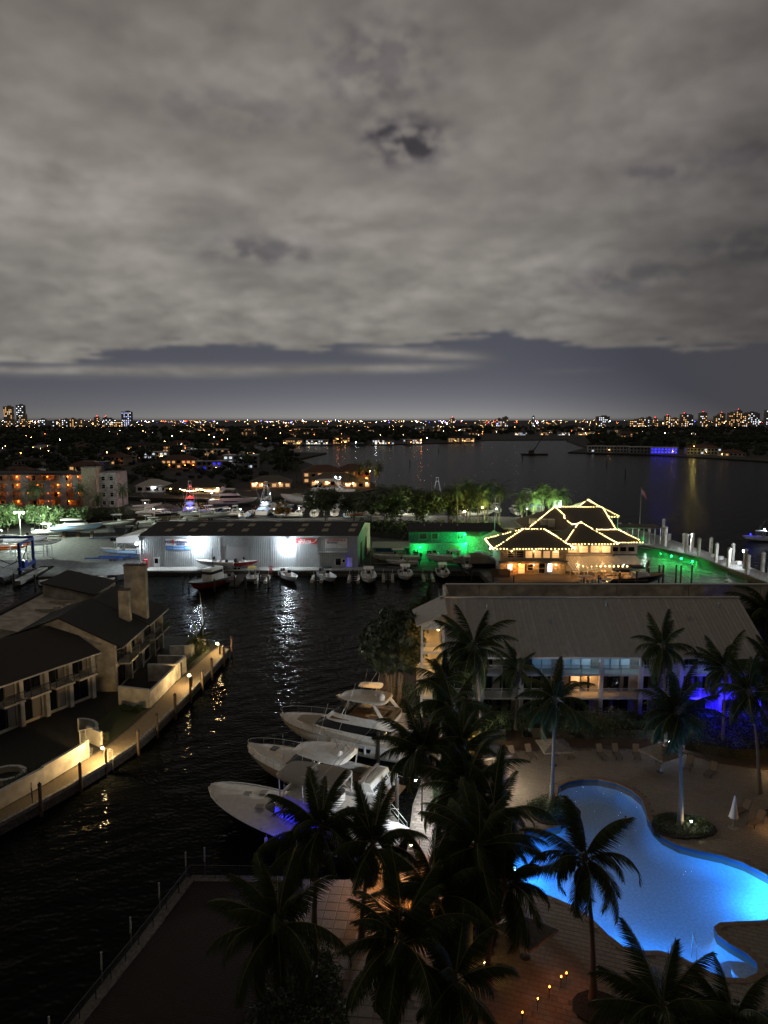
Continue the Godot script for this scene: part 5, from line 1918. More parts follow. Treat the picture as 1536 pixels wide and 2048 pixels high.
# ------------------------------------------------------------------ pier with square concrete piles
func build_pier() -> void:
	var t := thing("fishing_pier", "pale concrete pier with timber sides curving out from the restaurant", "pier", V(0, 0, 0))
	var inner := [Vector2(62, -203), Vector2(72.0, -199), Vector2(76.2, -193), Vector2(80.2, -181), Vector2(81.4, -169.5), Vector2(82.6, -152), Vector2(84, -132)]
	var outer := [Vector2(66, -232), Vector2(80.5, -229), Vector2(83.2, -215), Vector2(84.6, -199), Vector2(86.2, -183), Vector2(87.2, -161), Vector2(89, -132)]
	for i in 6:
		for k in 5:
			var a: Vector2 = inner[i].lerp(inner[i + 1], k / 5.0)
			var d: Vector2 = inner[i].lerp(inner[i + 1], (k + 0.97) / 5.0)
			var e: Vector2 = outer[i].lerp(outer[i + 1], (k + 0.97) / 5.0)
			var f: Vector2 = outer[i].lerp(outer[i + 1], k / 5.0)
			var b := Buf.new()
			b.prism(PackedVector2Array([a, d, e, f]), 0.75, LAND, true)
			part(t, "deck_slab", b, M("concrete"))
		for k in 3:
			var b := Buf.new()
			var a: Vector2 = inner[i].lerp(inner[i + 1], k / 3.0)
			var d: Vector2 = inner[i].lerp(inner[i + 1], (k + 0.98) / 3.0)
			b.beam(V(a.x - 0.15, 0.55, a.y), V(d.x - 0.15, 0.55, d.y), 0.14, 1.0)
			part(t, "side_plank", b, M("wood"))
	var b := Buf.new()
	b.prism(PackedVector2Array([Vector2(63, -203), Vector2(76.6, -193), Vector2(80.6, -181), Vector2(82, -169), Vector2(84.4, -132), Vector2(88.6, -132), Vector2(86.8, -161), Vector2(85.8, -183), Vector2(84.2, -199), Vector2(80, -228), Vector2(67, -231)]), -1.5, 0.74)
	part(t, "footing", b, M("concrete_dark"))
	var spots := [[77.6, -197.2, 5.2], [83.4, -214, 5.0], [79.6, -188.4, 4.6], [83.4, -199.0, 3.0], [81.9, -190.0, 4.5], [80.2, -182.0, 4.5], [85.2, -186.2, 4.0], [81.6, -175.2, 4.4], [86.0, -176.0, 4.2], [81.9, -169.3, 4.3], [84.6, -167.0, 4.4], [82.4, -161.2, 4.1], [87.2, -164.0, 4.2], [86.2, -157.6, 3.8], [83.2, -153.4, 4.0]]
	for q in spots:
		var o := thing("concrete_piling", "square pale concrete pile with a pyramid cap along the pier", "piling", V(q[0], -1.5, q[1]), 0.12, "square piles along the pier")
		var pb := Buf.new()
		pb.box(V(0, (q[2] + 2.7) / 2, 0), V(0.62, q[2] + 2.7, 0.62))
		part(o, "shaft", pb, M("stucco_pale"))
		pb = Buf.new()
		pb.lathe([Vector2(0.58, -0.06), Vector2(0.58, 0.06), Vector2(0.02, 0.45)], 4, V(0, q[2] + 2.7, 0))
		part(o, "cap", pb, M("trim"))
	for q in [[63.6, -226.0], [66.2, -227.4], [69.4, -228.8], [72.6, -229.4], [75.6, -229.6], [78.4, -229.0], [82.2, -222], [82.6, -207.0]]:
		var o := thing("bollard", "short white bollard along the lakeside rim of the pier", "bollard", V(q[0], LAND, q[1]), 0, "white bollards on the pier rim")
		var pb := Buf.new()
		pb.tube([V(0, 0, 0), V(0, 1.7, 0)], [0.42, 0.4], 12)
		part(o, "drum", pb, M("trim"))
		pb = Buf.new()
		pb.lathe([Vector2(0.46, 0), Vector2(0.46, 0.12), Vector2(0.02, 0.3)], 12, V(0, 1.7, 0))
		part(o, "cap", pb, M("trim"))
	for q in [[84.9, -167.6, 12.0, "pier lamp glaring white beside the bright square pile"], [81.0, -190.6, 1.5, "dimmer pier lamp on a crossbar near the gazebo"], [88.0, -150.5, 6.0, "pier lamp at the outer reach of the curving pier"]]:
		var o := thing("pier_lamp", q[3], "lamp", V(q[0], LAND, q[1]))
		var pb := Buf.new()
		pb.rod(V(0, 0, 0), V(0, 4.3, 0), 0.07)
		pb.box(V(0, 4.35, 0), V(1.5, 0.12, 0.12))
		part(o, "pole", pb, M("trim"))
		pb = Buf.new()
		pb.ball(V(-0.55, 4.1, 0.1), 0.17)
		part(o, "bulb", pb, M("flood_glass"))
		omni(o, V(-0.55, 4.1, 0.1), Color(0.86, 0.92, 1.0), q[2], 0.14)
	# underwater lights along the pier foot, glowing through the clear shallow water
	for q in [[71.4, -198.0], [75.3, -194.2], [76.8, -190.6], [78.0, -187.1], [79.2, -183.2]]:
		var o := thing("underwater_light", "green underwater light at the foot of the pier", "light", V(q[0], -0.28, q[1]), 0, "green underwater lights along the pier")
		var pb := Buf.new()
		pb.ball(Vector3.ZERO, 0.24, 10)
		part(o, "lens", pb, M("bulb_green"))
		omni(o, Vector3.ZERO, Color(0.08, 1.0, 0.42), 26.0, 0.2)
	# dock bits
	for q in [[85.6, -172.0], [84.2, -178.4], [83.8, -181.4]]:
		var o := thing("dock_box", "small white dock box on the pier deck", "box", V(q[0], LAND, q[1]), 0.2, "dock boxes on the pier")
		var pb := Buf.new()
		pb.box(V(0, 0.35, 0), V(1.2, 0.7, 0.7))
		part(o, "chest", pb, M("gelcoat"))
		pb = Buf.new()
		pb.box(V(0, 0.75, 0), V(1.28, 0.1, 0.78))
		part(o, "lid", pb, M("gelcoat_warm"))
	for q in [[62.0, -160.3], [62.9, -160.3], [65.9, -160.5], [66.8, -160.0], [69.3, -160.1], [58.4, -157.0], [60.2, -163.0], [61.4, -165.4], [54.6, -153.6], [50.4, -152.0]]:
		pile("dock_piling", "dark pale-capped piling standing in the restaurant basin", "pilings in the restaurant basin", V(q[0], 0, q[1]), 3.6, 0.19, "pile_dark", "trim")


# ------------------------------------------------------------------ boatyard west of the shed
func build_yard() -> void:
	# light pole with two heads
	var t := thing("yard_light_pole", "tall yard light pole with two glaring white heads", "light pole", V(-104.5, LAND, -206.0))
	var b := Buf.new()
	b.tube([V(0, 0, 0), V(0, 8.4, 0)], [0.16, 0.1], 8)
	b.box(V(0, 8.4, 0), V(2.6, 0.12, 0.12))
	part(t, "pole", b, M("alu"))
	for s in [-1.2, 1.2]:
		b = Buf.new()
		b.box(V(s, 8.5, 0.15), V(0.8, 0.16, 0.5))
		var hd := part(t, "lamp_head", b, M("alu"))
		b = Buf.new()
		b.ball(Vector3.ZERO, 0.23, 8)
		part(hd, "lamp_glass", b, M("flood_glass"), V(s, 8.22, 0.2))
		omni(t, V(s, 8.22, 0.2), Color(0.92, 1.0, 0.92), 200.0, 0.2)
	# another pole past the frame lights the slip
	t = thing("yard_light_pole", "single headed yard light at the edge of the lift slip", "light pole", V(-97.0, LAND, -168.0))
	b = Buf.new()
	b.tube([V(0, 0, 0), V(0, 7.6, 0)], [0.14, 0.1], 8)
	part(t, "pole", b, M("alu"))
	b = Buf.new()
	b.ball(Vector3.ZERO, 0.24, 8)
	part(t, "lamp_glass", b, M("flood_glass"), V(0, 7.8, 0))
	omni(t, V(0, 7.8, 0), Color(0.9, 0.97, 1.0), 40.0, 0.2)
	# the blue travel lift over its slip
	t = thing("travel_lift", "blue steel travel lift standing over the haul-out slip", "boat hoist", V(-86.5, LAND, -163.5), 0.1)
	for x in [-4.4, 4.4]:
		for z in [-4.0, 4.0]:
			b = Buf.new()
			b.box(V(x, 4.0, z), V(0.5, 6.4, 0.5))
			part(t, "leg", b, M("steel_blue_paint"))
			b = Buf.new()
			b.tube([V(x - 0.3, 0.55, z), V(x + 0.3, 0.55, z)], [0.55, 0.55], 14)
			var wheel := part(t, "wheel", b, M("rubber"))
			b = Buf.new()
			b.tube([V(x - 0.33, 0.55, z), V(x + 0.33, 0.55, z)], [0.28, 0.28], 10)
			part(wheel, "hub", b, M("steel_blue_paint"))
		b = Buf.new()
		b.box(V(x, 1.5, 0), V(0.6, 0.7, 9.4))
		part(t, "side_beam", b, M("steel_blue_paint"))
		b = Buf.new()
		b.box(V(x, 7.0, 0), V(0.55, 0.6, 8.6))
		part(t, "top_beam", b, M("steel_blue_paint"))
	b = Buf.new()
	b.box(V(0, 7.4, -4.0), V(9.2, 0.6, 0.6))
	part(t, "cross_beam", b, M("steel_blue_paint"))
	for z in [-2.0, 2.0]:
		b = Buf.new()
		b.tube([V(-4.2, 6.7, z), V(-2.8, 2.6, z), V(0, 1.4, z), V(2.8, 2.6, z), V(4.2, 6.7, z)], [0.07, 0.1, 0.1, 0.1, 0.07], 6)
		part(t, "sling", b, M("canvas_dark"))
	b = Buf.new()
	b.box(V(4.9, 2.4, 3.0), V(0.9, 1.6, 1.6))
	part(t, "engine_box", b, M("steel_blue_paint"))
	for q in [[-80.2, -161.5, 1.8, 15.0, 0.06], [-91.8, -161.0, 1.6, 12.0, 0.06], [-70.0, -158.6, 1.6, 13.0, -0.85], [-62.6, -160.8, 1.6, 9.0, -0.3]]:
		t = thing("slip_pier", "narrow pale concrete finger pier of the haul-out slip", "pier", V(q[0], 0, q[1]), q[4], "finger piers of the haul-out slip")
		for k in 5:
			b = Buf.new()
			b.box(V(0, 0.7, (k - 2) * q[3] / 5), V(q[2], 0.9, q[3] / 5 - 0.06))
			part(t, "slab", b, M("concrete"))
	for q in [[-80.0, -153.6], [-74.9, -152.4], [-66.0, -154.6], [-91.8, -154.6]]:
		pile("slip_piling", "dark piling at the end of a slip finger pier", "pilings of the haul-out slip", V(q[0], 0, q[1]), 3.0, 0.2, "pile_dark")
	# white canopy lean-to beside the shed
	t = thing("boat_canopy", "white canopy shelter against the west end of the shed", "canopy", V(-62.4, LAND, -186.0))
	b = Buf.new()
	b.quad(V(-5.0, 5.2, 6), V(4.2, 6.6, 6), V(6.0, 6.6, -8), V(-3.4, 5.2, -8))
	b.quad(V(-5.0, 3.9, 6), V(4.2, 3.9, 6), V(4.2, 6.6, 6), V(-5.0, 5.2, 6))
	b.quad(V(-3.4, 3.9, -8), V(-5.0, 3.9, 6), V(-5.0, 5.2, 6), V(-3.4, 5.2, -8))
	part(t, "cover", b, M("canvas_white"))
	for q in [[-4.9, 5.9], [4.0, 5.9], [-3.4, -7.8]]:
		b = Buf.new()
		b.rod(V(q[0], 0, q[1]), V(q[0], 4.2, q[1]), 0.09)
		part(t, "post", b, M("alu"))
	# low block wall and skip at the back of the yard
	t = thing("yard_wall", "low brown timber wall at the back of the yard", "wall", V(-76, LAND, -247), 0.1)
	for k in 12:
		b = Buf.new()
		b.box(V(-13 + 2.4 * k, 0.9, 0), V(2.3, 1.8, 0.2))
		part(t, "panel", b, M("wood"))
	for q in [[-84.0, -225.0, 0.2], [-80.5, -221.5, -0.1]]:
		t = thing("waste_skip", "dark steel waste skip at the back of the yard", "skip", V(q[0], LAND, q[1]), q[2], "skips at the back of the yard")
		b = Buf.new()
		b.profile([Vector2(-2.6, 1.7), Vector2(-2.0, 0), Vector2(2.0, 0), Vector2(2.6, 1.7)], V(0, 0, -1), V(0, 0, 2), V(1, 0, 0))
		part(t, "bin", b, M("dark_metal"))
		b = Buf.new()
		for k in 5:
			b.box(V(-1.7 + 0.85 * k, 0.9, 1.04), V(0.12, 1.5, 0.1))
		part(t, "rib", b, M("dark_metal"))
	# rack of slim race boats
	t = thing("boat_rack", "steel storage rack with ladders in the yard", "rack", V(-92.5, LAND, -182.0), 0.1)
	for x in [-6.0, -2.0, 2.0, 6.0]:
		for z in [-1.4, 1.4]:
			b = Buf.new()
			b.box(V(x, 1.6, z), V(0.16, 3.2, 0.16))
			part(t, "upright", b, M("alu"))
	for y in [1.1, 3.1]:
		for z in [-1.4, 1.4]:
			b = Buf.new()
			b.box(V(0, y, z), V(12.4, 0.16, 0.16))
			part(t, "rail", b, M("alu"))
	for x in [6.8, 8.2]:
		t = thing("step_ladder", "white boarding ladder leaning by the storage rack", "ladder", V(-92.5 + x, LAND, -180.4), 0.3, "boarding ladders in the yard")
		for s in [-0.35, 0.35]:
			b = Buf.new()
			b.rod(V(s, 0, 0.8), V(s, 3.4, -0.6), 0.05)
			b.rod(V(s, 0, -1.4), V(s, 3.4, -0.6), 0.04)
			part(t, "stile", b, M("trim"))
		for k in 7:
			b = Buf.new()
			b.box(V(0, 0.4 + 0.42 * k, 0.64 - 0.17 * k), V(0.7, 0.06, 0.16))
			part(t, "step", b, M("trim"))


# ------------------------------------------------------------------ houses, blocks and towers
func simple_window(t: Node3D, at: Vector3, w: float, h: float, pane: String) -> void:
	var key := "sw %.1f %.1f" % [w, h]
	if not kit.has(key):
		var b := Buf.new()
		b.box(V(0, 0, 0), V(w, h, 0.12))
		kit[key] = b.mesh()
	part(t, "window", kit[key], M(pane), at)


func house(label: String, at: Vector3, turn: float, w: float, d: float, floors: int, roof: String, wall: String, lit: String, share: float, group := "houses on the dark shores", lamps := 1, lamp := "far_warm") -> Node3D:
	var t := thing("house", label, "house", at, turn, group)
	var h := 3.1 * floors
	var b := Buf.new()
	b.box(V(0, h / 2, 0), V(w, h, d))
	part(t, "wall", b, M(wall))
	if roof == "flat":
		b = Buf.new()
		b.box(V(0, h + 0.15, 0.3), V(w + 1.2, 0.4, d + 1.4))
		part(t, "roof", b, M("trim"))
	else:
		var rise := minf(w, d) * 0.24
		var e := 0.8
		var rx := maxf(0.3, (w - d) / 2 + 0.3)
		b = Buf.new()
		var a := V(-w / 2 - e, h, d / 2 + e)
		var c := V(w / 2 + e, h, d / 2 + e)
		var f := V(w / 2 + e, h, -d / 2 - e)
		var g := V(-w / 2 - e, h, -d / 2 - e)
		var p := V(-rx, h + rise, 0)
		var q := V(rx, h + rise, 0)
		b.quad(a, c, q, p)
		b.quad(f, g, p, q)
		b.tri(c, f, q)
		b.tri(g, a, p)
		part(t, "roof", b, M(roof))
	var n := maxi(2, int(w / 3.2))
	for fl in floors:
		for k in n:
			var on := rng.randf() < share
			simple_window(t, V(-w / 2 + w * (k + 0.5) / n, fl * 3.1 + 1.6, d / 2 + 0.03), minf(2.0, w / n * 0.6), 1.6, lit if on else "dark_glass")
	for k in lamps:
		b = Buf.new()
		b.ball(Vector3.ZERO, 0.2, 6)
		part(t, "porch_lamp", b, M(lamp), V(rnd(-w / 2, w / 2), rnd(2.0, 2.9), d / 2 + rnd(0.6, 1.6)))
	return t


func tower(label: String, x: float, z: float, w: float, d: float, h: float, wall: String, lit: String, share: float, top := "") -> void:
	var t := thing("tower_block", label, "tower", V(x, LAND, z), 0, "towers of the far skyline")
	var b := Buf.new()
	b.box(V(0, h / 2, 0), V(w, h, d))
	part(t, "wall", b, M(wall))
	b = Buf.new()
	b.box(V(w * 0.1, h + 2, 0), V(w * 0.4, 4, d * 0.4))
	part(t, "roof_plant", b, M(wall))
	var nx := maxi(2, int(w / 7.0))
	var ny := maxi(2, int(h / 8.0))
	for j in ny:
		for i in nx:
			if rng.randf() < share:
				simple_window(t, V(-w / 2 + w * (i + 0.5) / nx, 5 + (h - 6) * (j + 0.3) / ny, d / 2 + 0.1), 3.4, 2.6, lit if rng.randf() < 0.75 else "tower_pale")
	if top:
		b = Buf.new()
		b.ball(Vector3.ZERO, 0.8, 6)
		part(t, "beacon", b, M(top), V(0, h + 5, 0))


func build_far_land() -> void:
	glow("tower_warm", Color(1.0, 0.76, 0.48), 2.2)
	glow("tower_pale", Color(0.95, 0.97, 1.0), 2.6)
	glow("tower_blue", Color(0.72, 0.78, 1.0), 2.4)
	# the gallery apartment block with orange corridor light
	var t := thing("apartment_block", "four-storey apartment block with orange-lit open galleries", "building", V(-137, LAND, -286.0))
	var b := Buf.new()
	b.box(V(-12, 6.6, -5), V(62, 13.2, 9))
	part(t, "wall", b, M("peach_wall"))
	b = Buf.new()
	b.box(V(-12, 13.5, -3.4), V(62.4, 0.7, 12.4))
	part(t, "roof", b, M("roof_tar"))
	for f in 4:
		b = Buf.new()
		b.box(V(-12, 0.1 + 3.25 * f, 0.6), V(62, 0.25, 2.2))
		part(t, "gallery_slab", b, M("peach_wall"))
		b = Buf.new()
		b.box(V(-12, 0.75 + 3.25 * f, 1.66), V(62, 0.9, 0.08))
		part(t, "gallery_rail", b, M("peach_wall"))
		for k in 14:
			simple_window(t, V(-40.5 + 4.3 * k, 1.7 + 3.25 * f, -0.44), 1.2, 2.1, "brown_wall" if (k + f) % 3 else "dark_glass")
	for q in [[-29.5, 9.7, 2.6, 7.0], [-24.5, 5.0, 3.0, 9.8], [-18.4, 8.2, 2.6, 6.5], [-14.8, 10.5, 2.8, 5.6], [-10.6, 5.6, 3.0, 9.5], [-4.4, 7.5, 3.2, 12.0], [4.6, 6.0, 3.0, 10.0], [10.8, 6.6, 2.6, 12.6], [15.8, 8.0, 2.2, 10.0], [-36, 7.0, 4.0, 12.0]]:
		b = Buf.new()
		for k in int(q[2] / 0.4):
			b.box(V(q[0] - q[2] / 2 + 0.4 * k + 0.2, q[1], 1.85), V(0.3, q[3], 0.12))
		part(t, "louvre_screen", b, M("hull_grey"))
	var lamps := []
	for k in 14:
		for fl in 4:
			if (k * 3 + fl * 2) % 5 < 3:
				lamps.append([-36.0 + 4.0 * k, 2.5 + 3.25 * fl])
	for q in lamps:
		b = Buf.new()
		b.ball(V(q[0], q[1], 0.2), 0.16, 6)
		part(t, "gallery_lamp", b, M("bulb_orange"))
		omni(t, V(q[0], q[1], 0.2), Color(1.0, 0.6, 0.27), 0.9, 0.15)
	b = Buf.new()
	b.box(V(21.4, 7.9, 0.0), V(5.6, 15.8, 6.0))
	part(t, "stair_tower", b, M("tan_wall"))
	b = Buf.new()
	b.box(V(21.4, 16.0, 0.0), V(6.0, 0.3, 6.4))
	part(t, "tower_cap", b, M("concrete"))
	b = Buf.new()
	b.box(V(27.6, 6.9, -6.0), V(7.2, 13.8, 12.0))
	part(t, "end_wall", b, M("grey_wall"))
	for f in 4:
		for k in 2:
			window_part(t, V(26.0 + 3.2 * k, 1.9 + 3.2 * f, 0.06), 1.4, 1.7, "trim", "dark_glass", 1)
	# named houses, near to far
	house("white gable house by the canal behind the dark palms", V(-112, LAND, -352), 0.15, 15, 12, 1, "roof_metal", "white_wall", "window_pale", 0.1, "", 2, "far_white")
	house("single-storey house with a dark hipped roof and string lights on its dock", V(-90, LAND, -345), 0.05, 26, 15, 1, "roof_shingle", "stucco_pale", "window_warm", 0.5, "", 4)
	house("grey-blue flat roofed villa above the lake", V(-102, LAND, -520), 0.1, 24, 16, 3, "flat", "grey_wall", "window_pale", 0.25, "", 2, "far_white")
	house("long white two-storey residence with glowing windows among dark trees", V(-268, LAND, -800), 0.1, 34, 14, 2, "roof_shingle", "white_wall", "window_warm", 0.7, "", 5)
	house("long low residence with orange floodlit walls among dark trees", V(-235, LAND, -780), 0.1, 30, 14, 2, "roof_shingle", "peach_wall", "window_warm", 0.8, "", 7, "far_orange")
	house("white modern house with a wide flat roof on the canal", V(-205, LAND, -640), 0.1, 30, 14, 2, "flat", "white_wall", "window_pale", 0.4, "", 3)
	house("broad modern house with a long pale roof slab", V(-165, LAND, -690), 0.05, 42, 16, 2, "flat", "white_wall", "window_warm", 0.3, "", 4)
	house("villa with orange-lit columns and a brown tiled roof", V(-146, LAND, -520), 0.1, 24, 14, 2, "roof_tile", "peach_wall", "window_warm", 0.6, "", 5, "far_orange")
	house("villa with blue-tinted windows in the trees", V(-118, LAND, -500), 0.1, 20, 12, 2, "flat", "grey_wall", "window_blue", 0.35, "", 1)
	house("house glowing ultramarine along its upper floor", V(-196, LAND, -490), 0.1, 17, 12, 2, "flat", "grey_blue_wall", "window_blue", 0.8, "", 1, "far_blue")
	house("pale bungalow behind the gallery apartments", V(-220, LAND, -455), 0.1, 24, 12, 1, "flat", "stucco_pale", "window_warm", 0.5, "", 4)
	# floodlit mansion with several tiled roofs on the point
	for q in [[-34.0, -402, 22, 15, 2, "roof_tile", "floodlit mansion front with arched orange windows on the point"], [-18.0, -410, 19, 15, 2, "roof_tile", "tall corner wing of the floodlit mansion on the point"], [-26.0, -384, 26, 15, 1, "roof_shake", "broad low hall of the mansion under a dark hipped roof"], [-58.0, -372, 20, 13, 1, "roof_shake", "dark-roofed guest house beside the floodlit mansion"], [-14.0, -372, 13, 10, 1, "roof_shake", "small white lit pavilion in front of the mansion"]]:
		house(q[6], V(q[0], LAND, q[1]), 0.12, q[2], q[3], q[4], q[5], "peach_wall", "window_warm", 0.75, "", 5, "far_orange" if q[4] == 2 else "far_warm")
	# shore villas across the lake
	for q in [[-125, -1004, 26, 2, "roof_shake", "white_wall", "window_warm", "white villa with a row of lit arches on the far shore"], [-92, -1004, 30, 2, "flat", "white_wall", "window_pale", "bright white terrace of the widest villa on the far shore"], [-60, -1030, 24, 3, "roof_tile", "peach_wall", "window_warm", "orange-lit villa beside the street lamp on the far shore"], [-1, -1012, 30, 2, "roof_shingle", "white_wall", "window_pale", "white villa with a dark hipped roof on the far shore"], [40, -1030, 26, 2, "flat", "stucco_pale", "window_pale", "low glittering villa with moored boat lights on the far shore"], [118, -1116, 40, 2, "roof_shingle", "white_wall", "window_warm", "long white villa with two rows of windows on the far shore"]]:
		house(q[7], V(q[0], LAND, q[1]), 0.0, q[2], 14, q[3], q[4], q[5], q[6], 0.55, "", 4)
	# villas on the eastern point
	for q in [[238, -772, 42, 2, "flat", "white_wall", "window_pale", 0.05, "long modern villa with white slab balconies on the eastern point"], [266, -752, 24, 2, "flat", "grey_wall", "window_pale", 0.05, "dark glass villa on the eastern point next to the long slab villa"], [284, -740, 26, 2, "flat", "grey_wall", "window_blue", 0.9, "glass villa glowing violet blue on the eastern point"], [318, -726, 32, 2, "roof_tile", "stucco_pale", "window_pale", 0.06, "cream villa with a brown tiled roof past the violet villa"], [330, -690, 22, 1, "roof_tile", "stucco_pale", "window_warm", 0.2, "low boat house with a tiled roof on the eastern point"]]:
		var hs := house(q[8], V(q[0], LAND, q[1]), -0.2, q[2], 14, q[3], q[4], q[5], q[6], q[7], "", 1)
		if q[6] == "window_blue":
			for k in 4:
				b = Buf.new()
				b.ball(Vector3.ZERO, 0.2, 6)
				part(hs, "facade_lamp", b, M("bulb_blue"), V(-9 + 6 * k, 3.0, 9.0))
				omni(hs, V(-9 + 6 * k, 3.0, 9.0), Color(0.22, 0.2, 1.0), 2.2, 0.2)
	for k in 9:
		house("small lit house on the distant north shore past the point", V(300 + 46 * k + rnd(-8, 8), LAND, -1560 - rnd(0, 30)), rnd(-0.1, 0.1), rnd(18, 30), 12, 2, "flat" if k % 3 else "roof_tile", "white_wall", "window_warm" if k % 2 else "window_pale", 0.7, "houses on the distant north shore", 3)
	# scattered houses of the western quarter and the far mainland
	for k in 42:
		var x := rnd(-560, -90)
		var z := rnd(-930, -360)
		if x / z < 0.1 or x / z > 0.58 or (x > -200 and z > -380):
			continue
		var kind := k % 3
		house(["plain bungalow under a dark roof among the western trees", "two-storey house with warm windows among the western trees", "flat roofed house with pale windows among the western trees"][kind], V(x, LAND, z), rnd(-0.5, 0.5), rnd(13, 22), rnd(9, 13), 1 + (1 if kind == 1 else 0), ["roof_shingle", "roof_tile", "flat"][kind], ["stucco_pale", "tan_wall", "white_wall"][kind], ["window_warm", "window_warm", "window_pale"][kind], 0.3, ["bungalows in the western trees", "two-storey houses in the western trees", "flat roofed houses in the western trees"][kind], k % 3, "far_orange" if k % 4 == 0 else "far_warm")
	for k in 34:
		house("small lit building in the dark woods of the mainland", V(rnd(-620, 560), LAND, rnd(-2100, -1120)), rnd(-0.3, 0.3), rnd(16, 34), 12, 2 + k % 3, "flat" if k % 2 else "roof_tile", "white_wall" if k % 2 else "tan_wall", "window_warm", 0.35, "buildings in the mainland woods", 2, "far_white" if k % 3 == 0 else "far_warm")
	house("square flat roofed block rising from the mainland woods", V(112, LAND, -1900), 0, 62, 16, 5, "flat", "white_wall", "window_pale", 0.15, "", 0)
	house("brown slab block rising from the mainland woods", V(-160, LAND, -1500), 0, 55, 16, 5, "flat", "brown_wall", "window_warm", 0.1, "", 0)
	# the far skyline
	var z0 := -3000.0
	var k0 := 3000.0 / 1450.0
	for q in [[6, 840, 12, "w"], [22, 813, 17, "w"], [39, 810, 15, "p"], [50, 828, 12, "w"], [86, 838, 14, "p"], [104, 841, 18, "p"], [122, 840, 10, "w"], [134, 838, 12, "p"], [148, 837, 10, "w"], [162, 839, 14, "w"], [197, 834, 9, "r"], [212, 835, 9, "r"], [224, 837, 14, "p"], [238, 842, 26, "y"], [250, 823, 20, "b"], [904, 836, 9, "r"], [1000, 837, 12, "w"], [1010, 833, 11, "w"], [1069, 831, 4, "p"], [1209, 831, 26, "p"], [1268, 840, 24, "w"], [1284, 836, 14, "w"], [1297, 833, 8, "p"], [1314, 837, 12, "r"], [1330, 830, 10, "r"], [1345, 836, 16, "w"], [1367, 826, 14, "r"], [1384, 828, 12, "p"], [1400, 823, 14, "w"], [1413, 822, 12, "r"], [1428, 830, 10, "w"], [1446, 824, 12, "r"], [1456, 822, 12, "w"], [1470, 817, 12, "r"], [1484, 824, 14, "w"], [1500, 821, 20, "p"], [1518, 823, 16, "p"], [1534, 815, 16, "p"], [1550, 820, 20, "w"], [-14, 836, 16, "w"]]:
		var h: float = 36.0 + (838.0 - q[1]) * k0 * (0.8 if q[0] > 900 else 1.0) - LAND
		var kind: String = q[3]
		var what: String = {"w": "distant tower with warm lit windows on the night skyline", "p": "distant pale tower with cold lit windows on the night skyline", "r": "distant tower with a red beacon on the night skyline", "b": "distant tower with cold blue-white windows on the night skyline", "y": "distant broad floodlit cream building on the night skyline"}[kind]
		tower(what, (q[0] - 768) * k0, z0 - 10.0 * (int(q[0]) % 7), q[2] * k0, 20.0, h, "tan_wall" if kind in ["w", "y"] else "grey_wall", {"w": "tower_warm", "p": "tower_pale", "r": "tower_warm", "b": "tower_blue", "y": "tower_warm"}[kind], {"w": 0.5, "p": 0.42, "r": 0.45, "b": 0.75, "y": 0.8}[kind], "far_red" if kind == "r" else "")
	t = thing("work_barge", "flat work barge with a raised crane boom on the lake", "barge", V(152, 0, -735))
	b = Buf.new()
	b.box(V(0, 0.7, 0), V(26, 1.8, 9))
	part(t, "hull", b, M("dark_metal"))
	b = Buf.new()
	b.beam(V(-2, 2, 0), V(10, 22, 0), 0.8, 0.8)
	part(t, "boom", b, M("dark_metal"))
	b = Buf.new()
	b.box(V(-3, 3.2, 0), V(5, 3.4, 4))
	part(t, "cab", b, M("wood"))
	for q in [[-118, -560], [-100, -660], [20, -560], [122, -640], [160, -780], [172, -560], [150, -450], [60, -800], [100, -900]]:
		pile("channel_marker", "channel marker post standing in the open lake", "channel markers in the lake", V(q[0], 0, q[1]), 5.0, 0.3, "pile_dark")


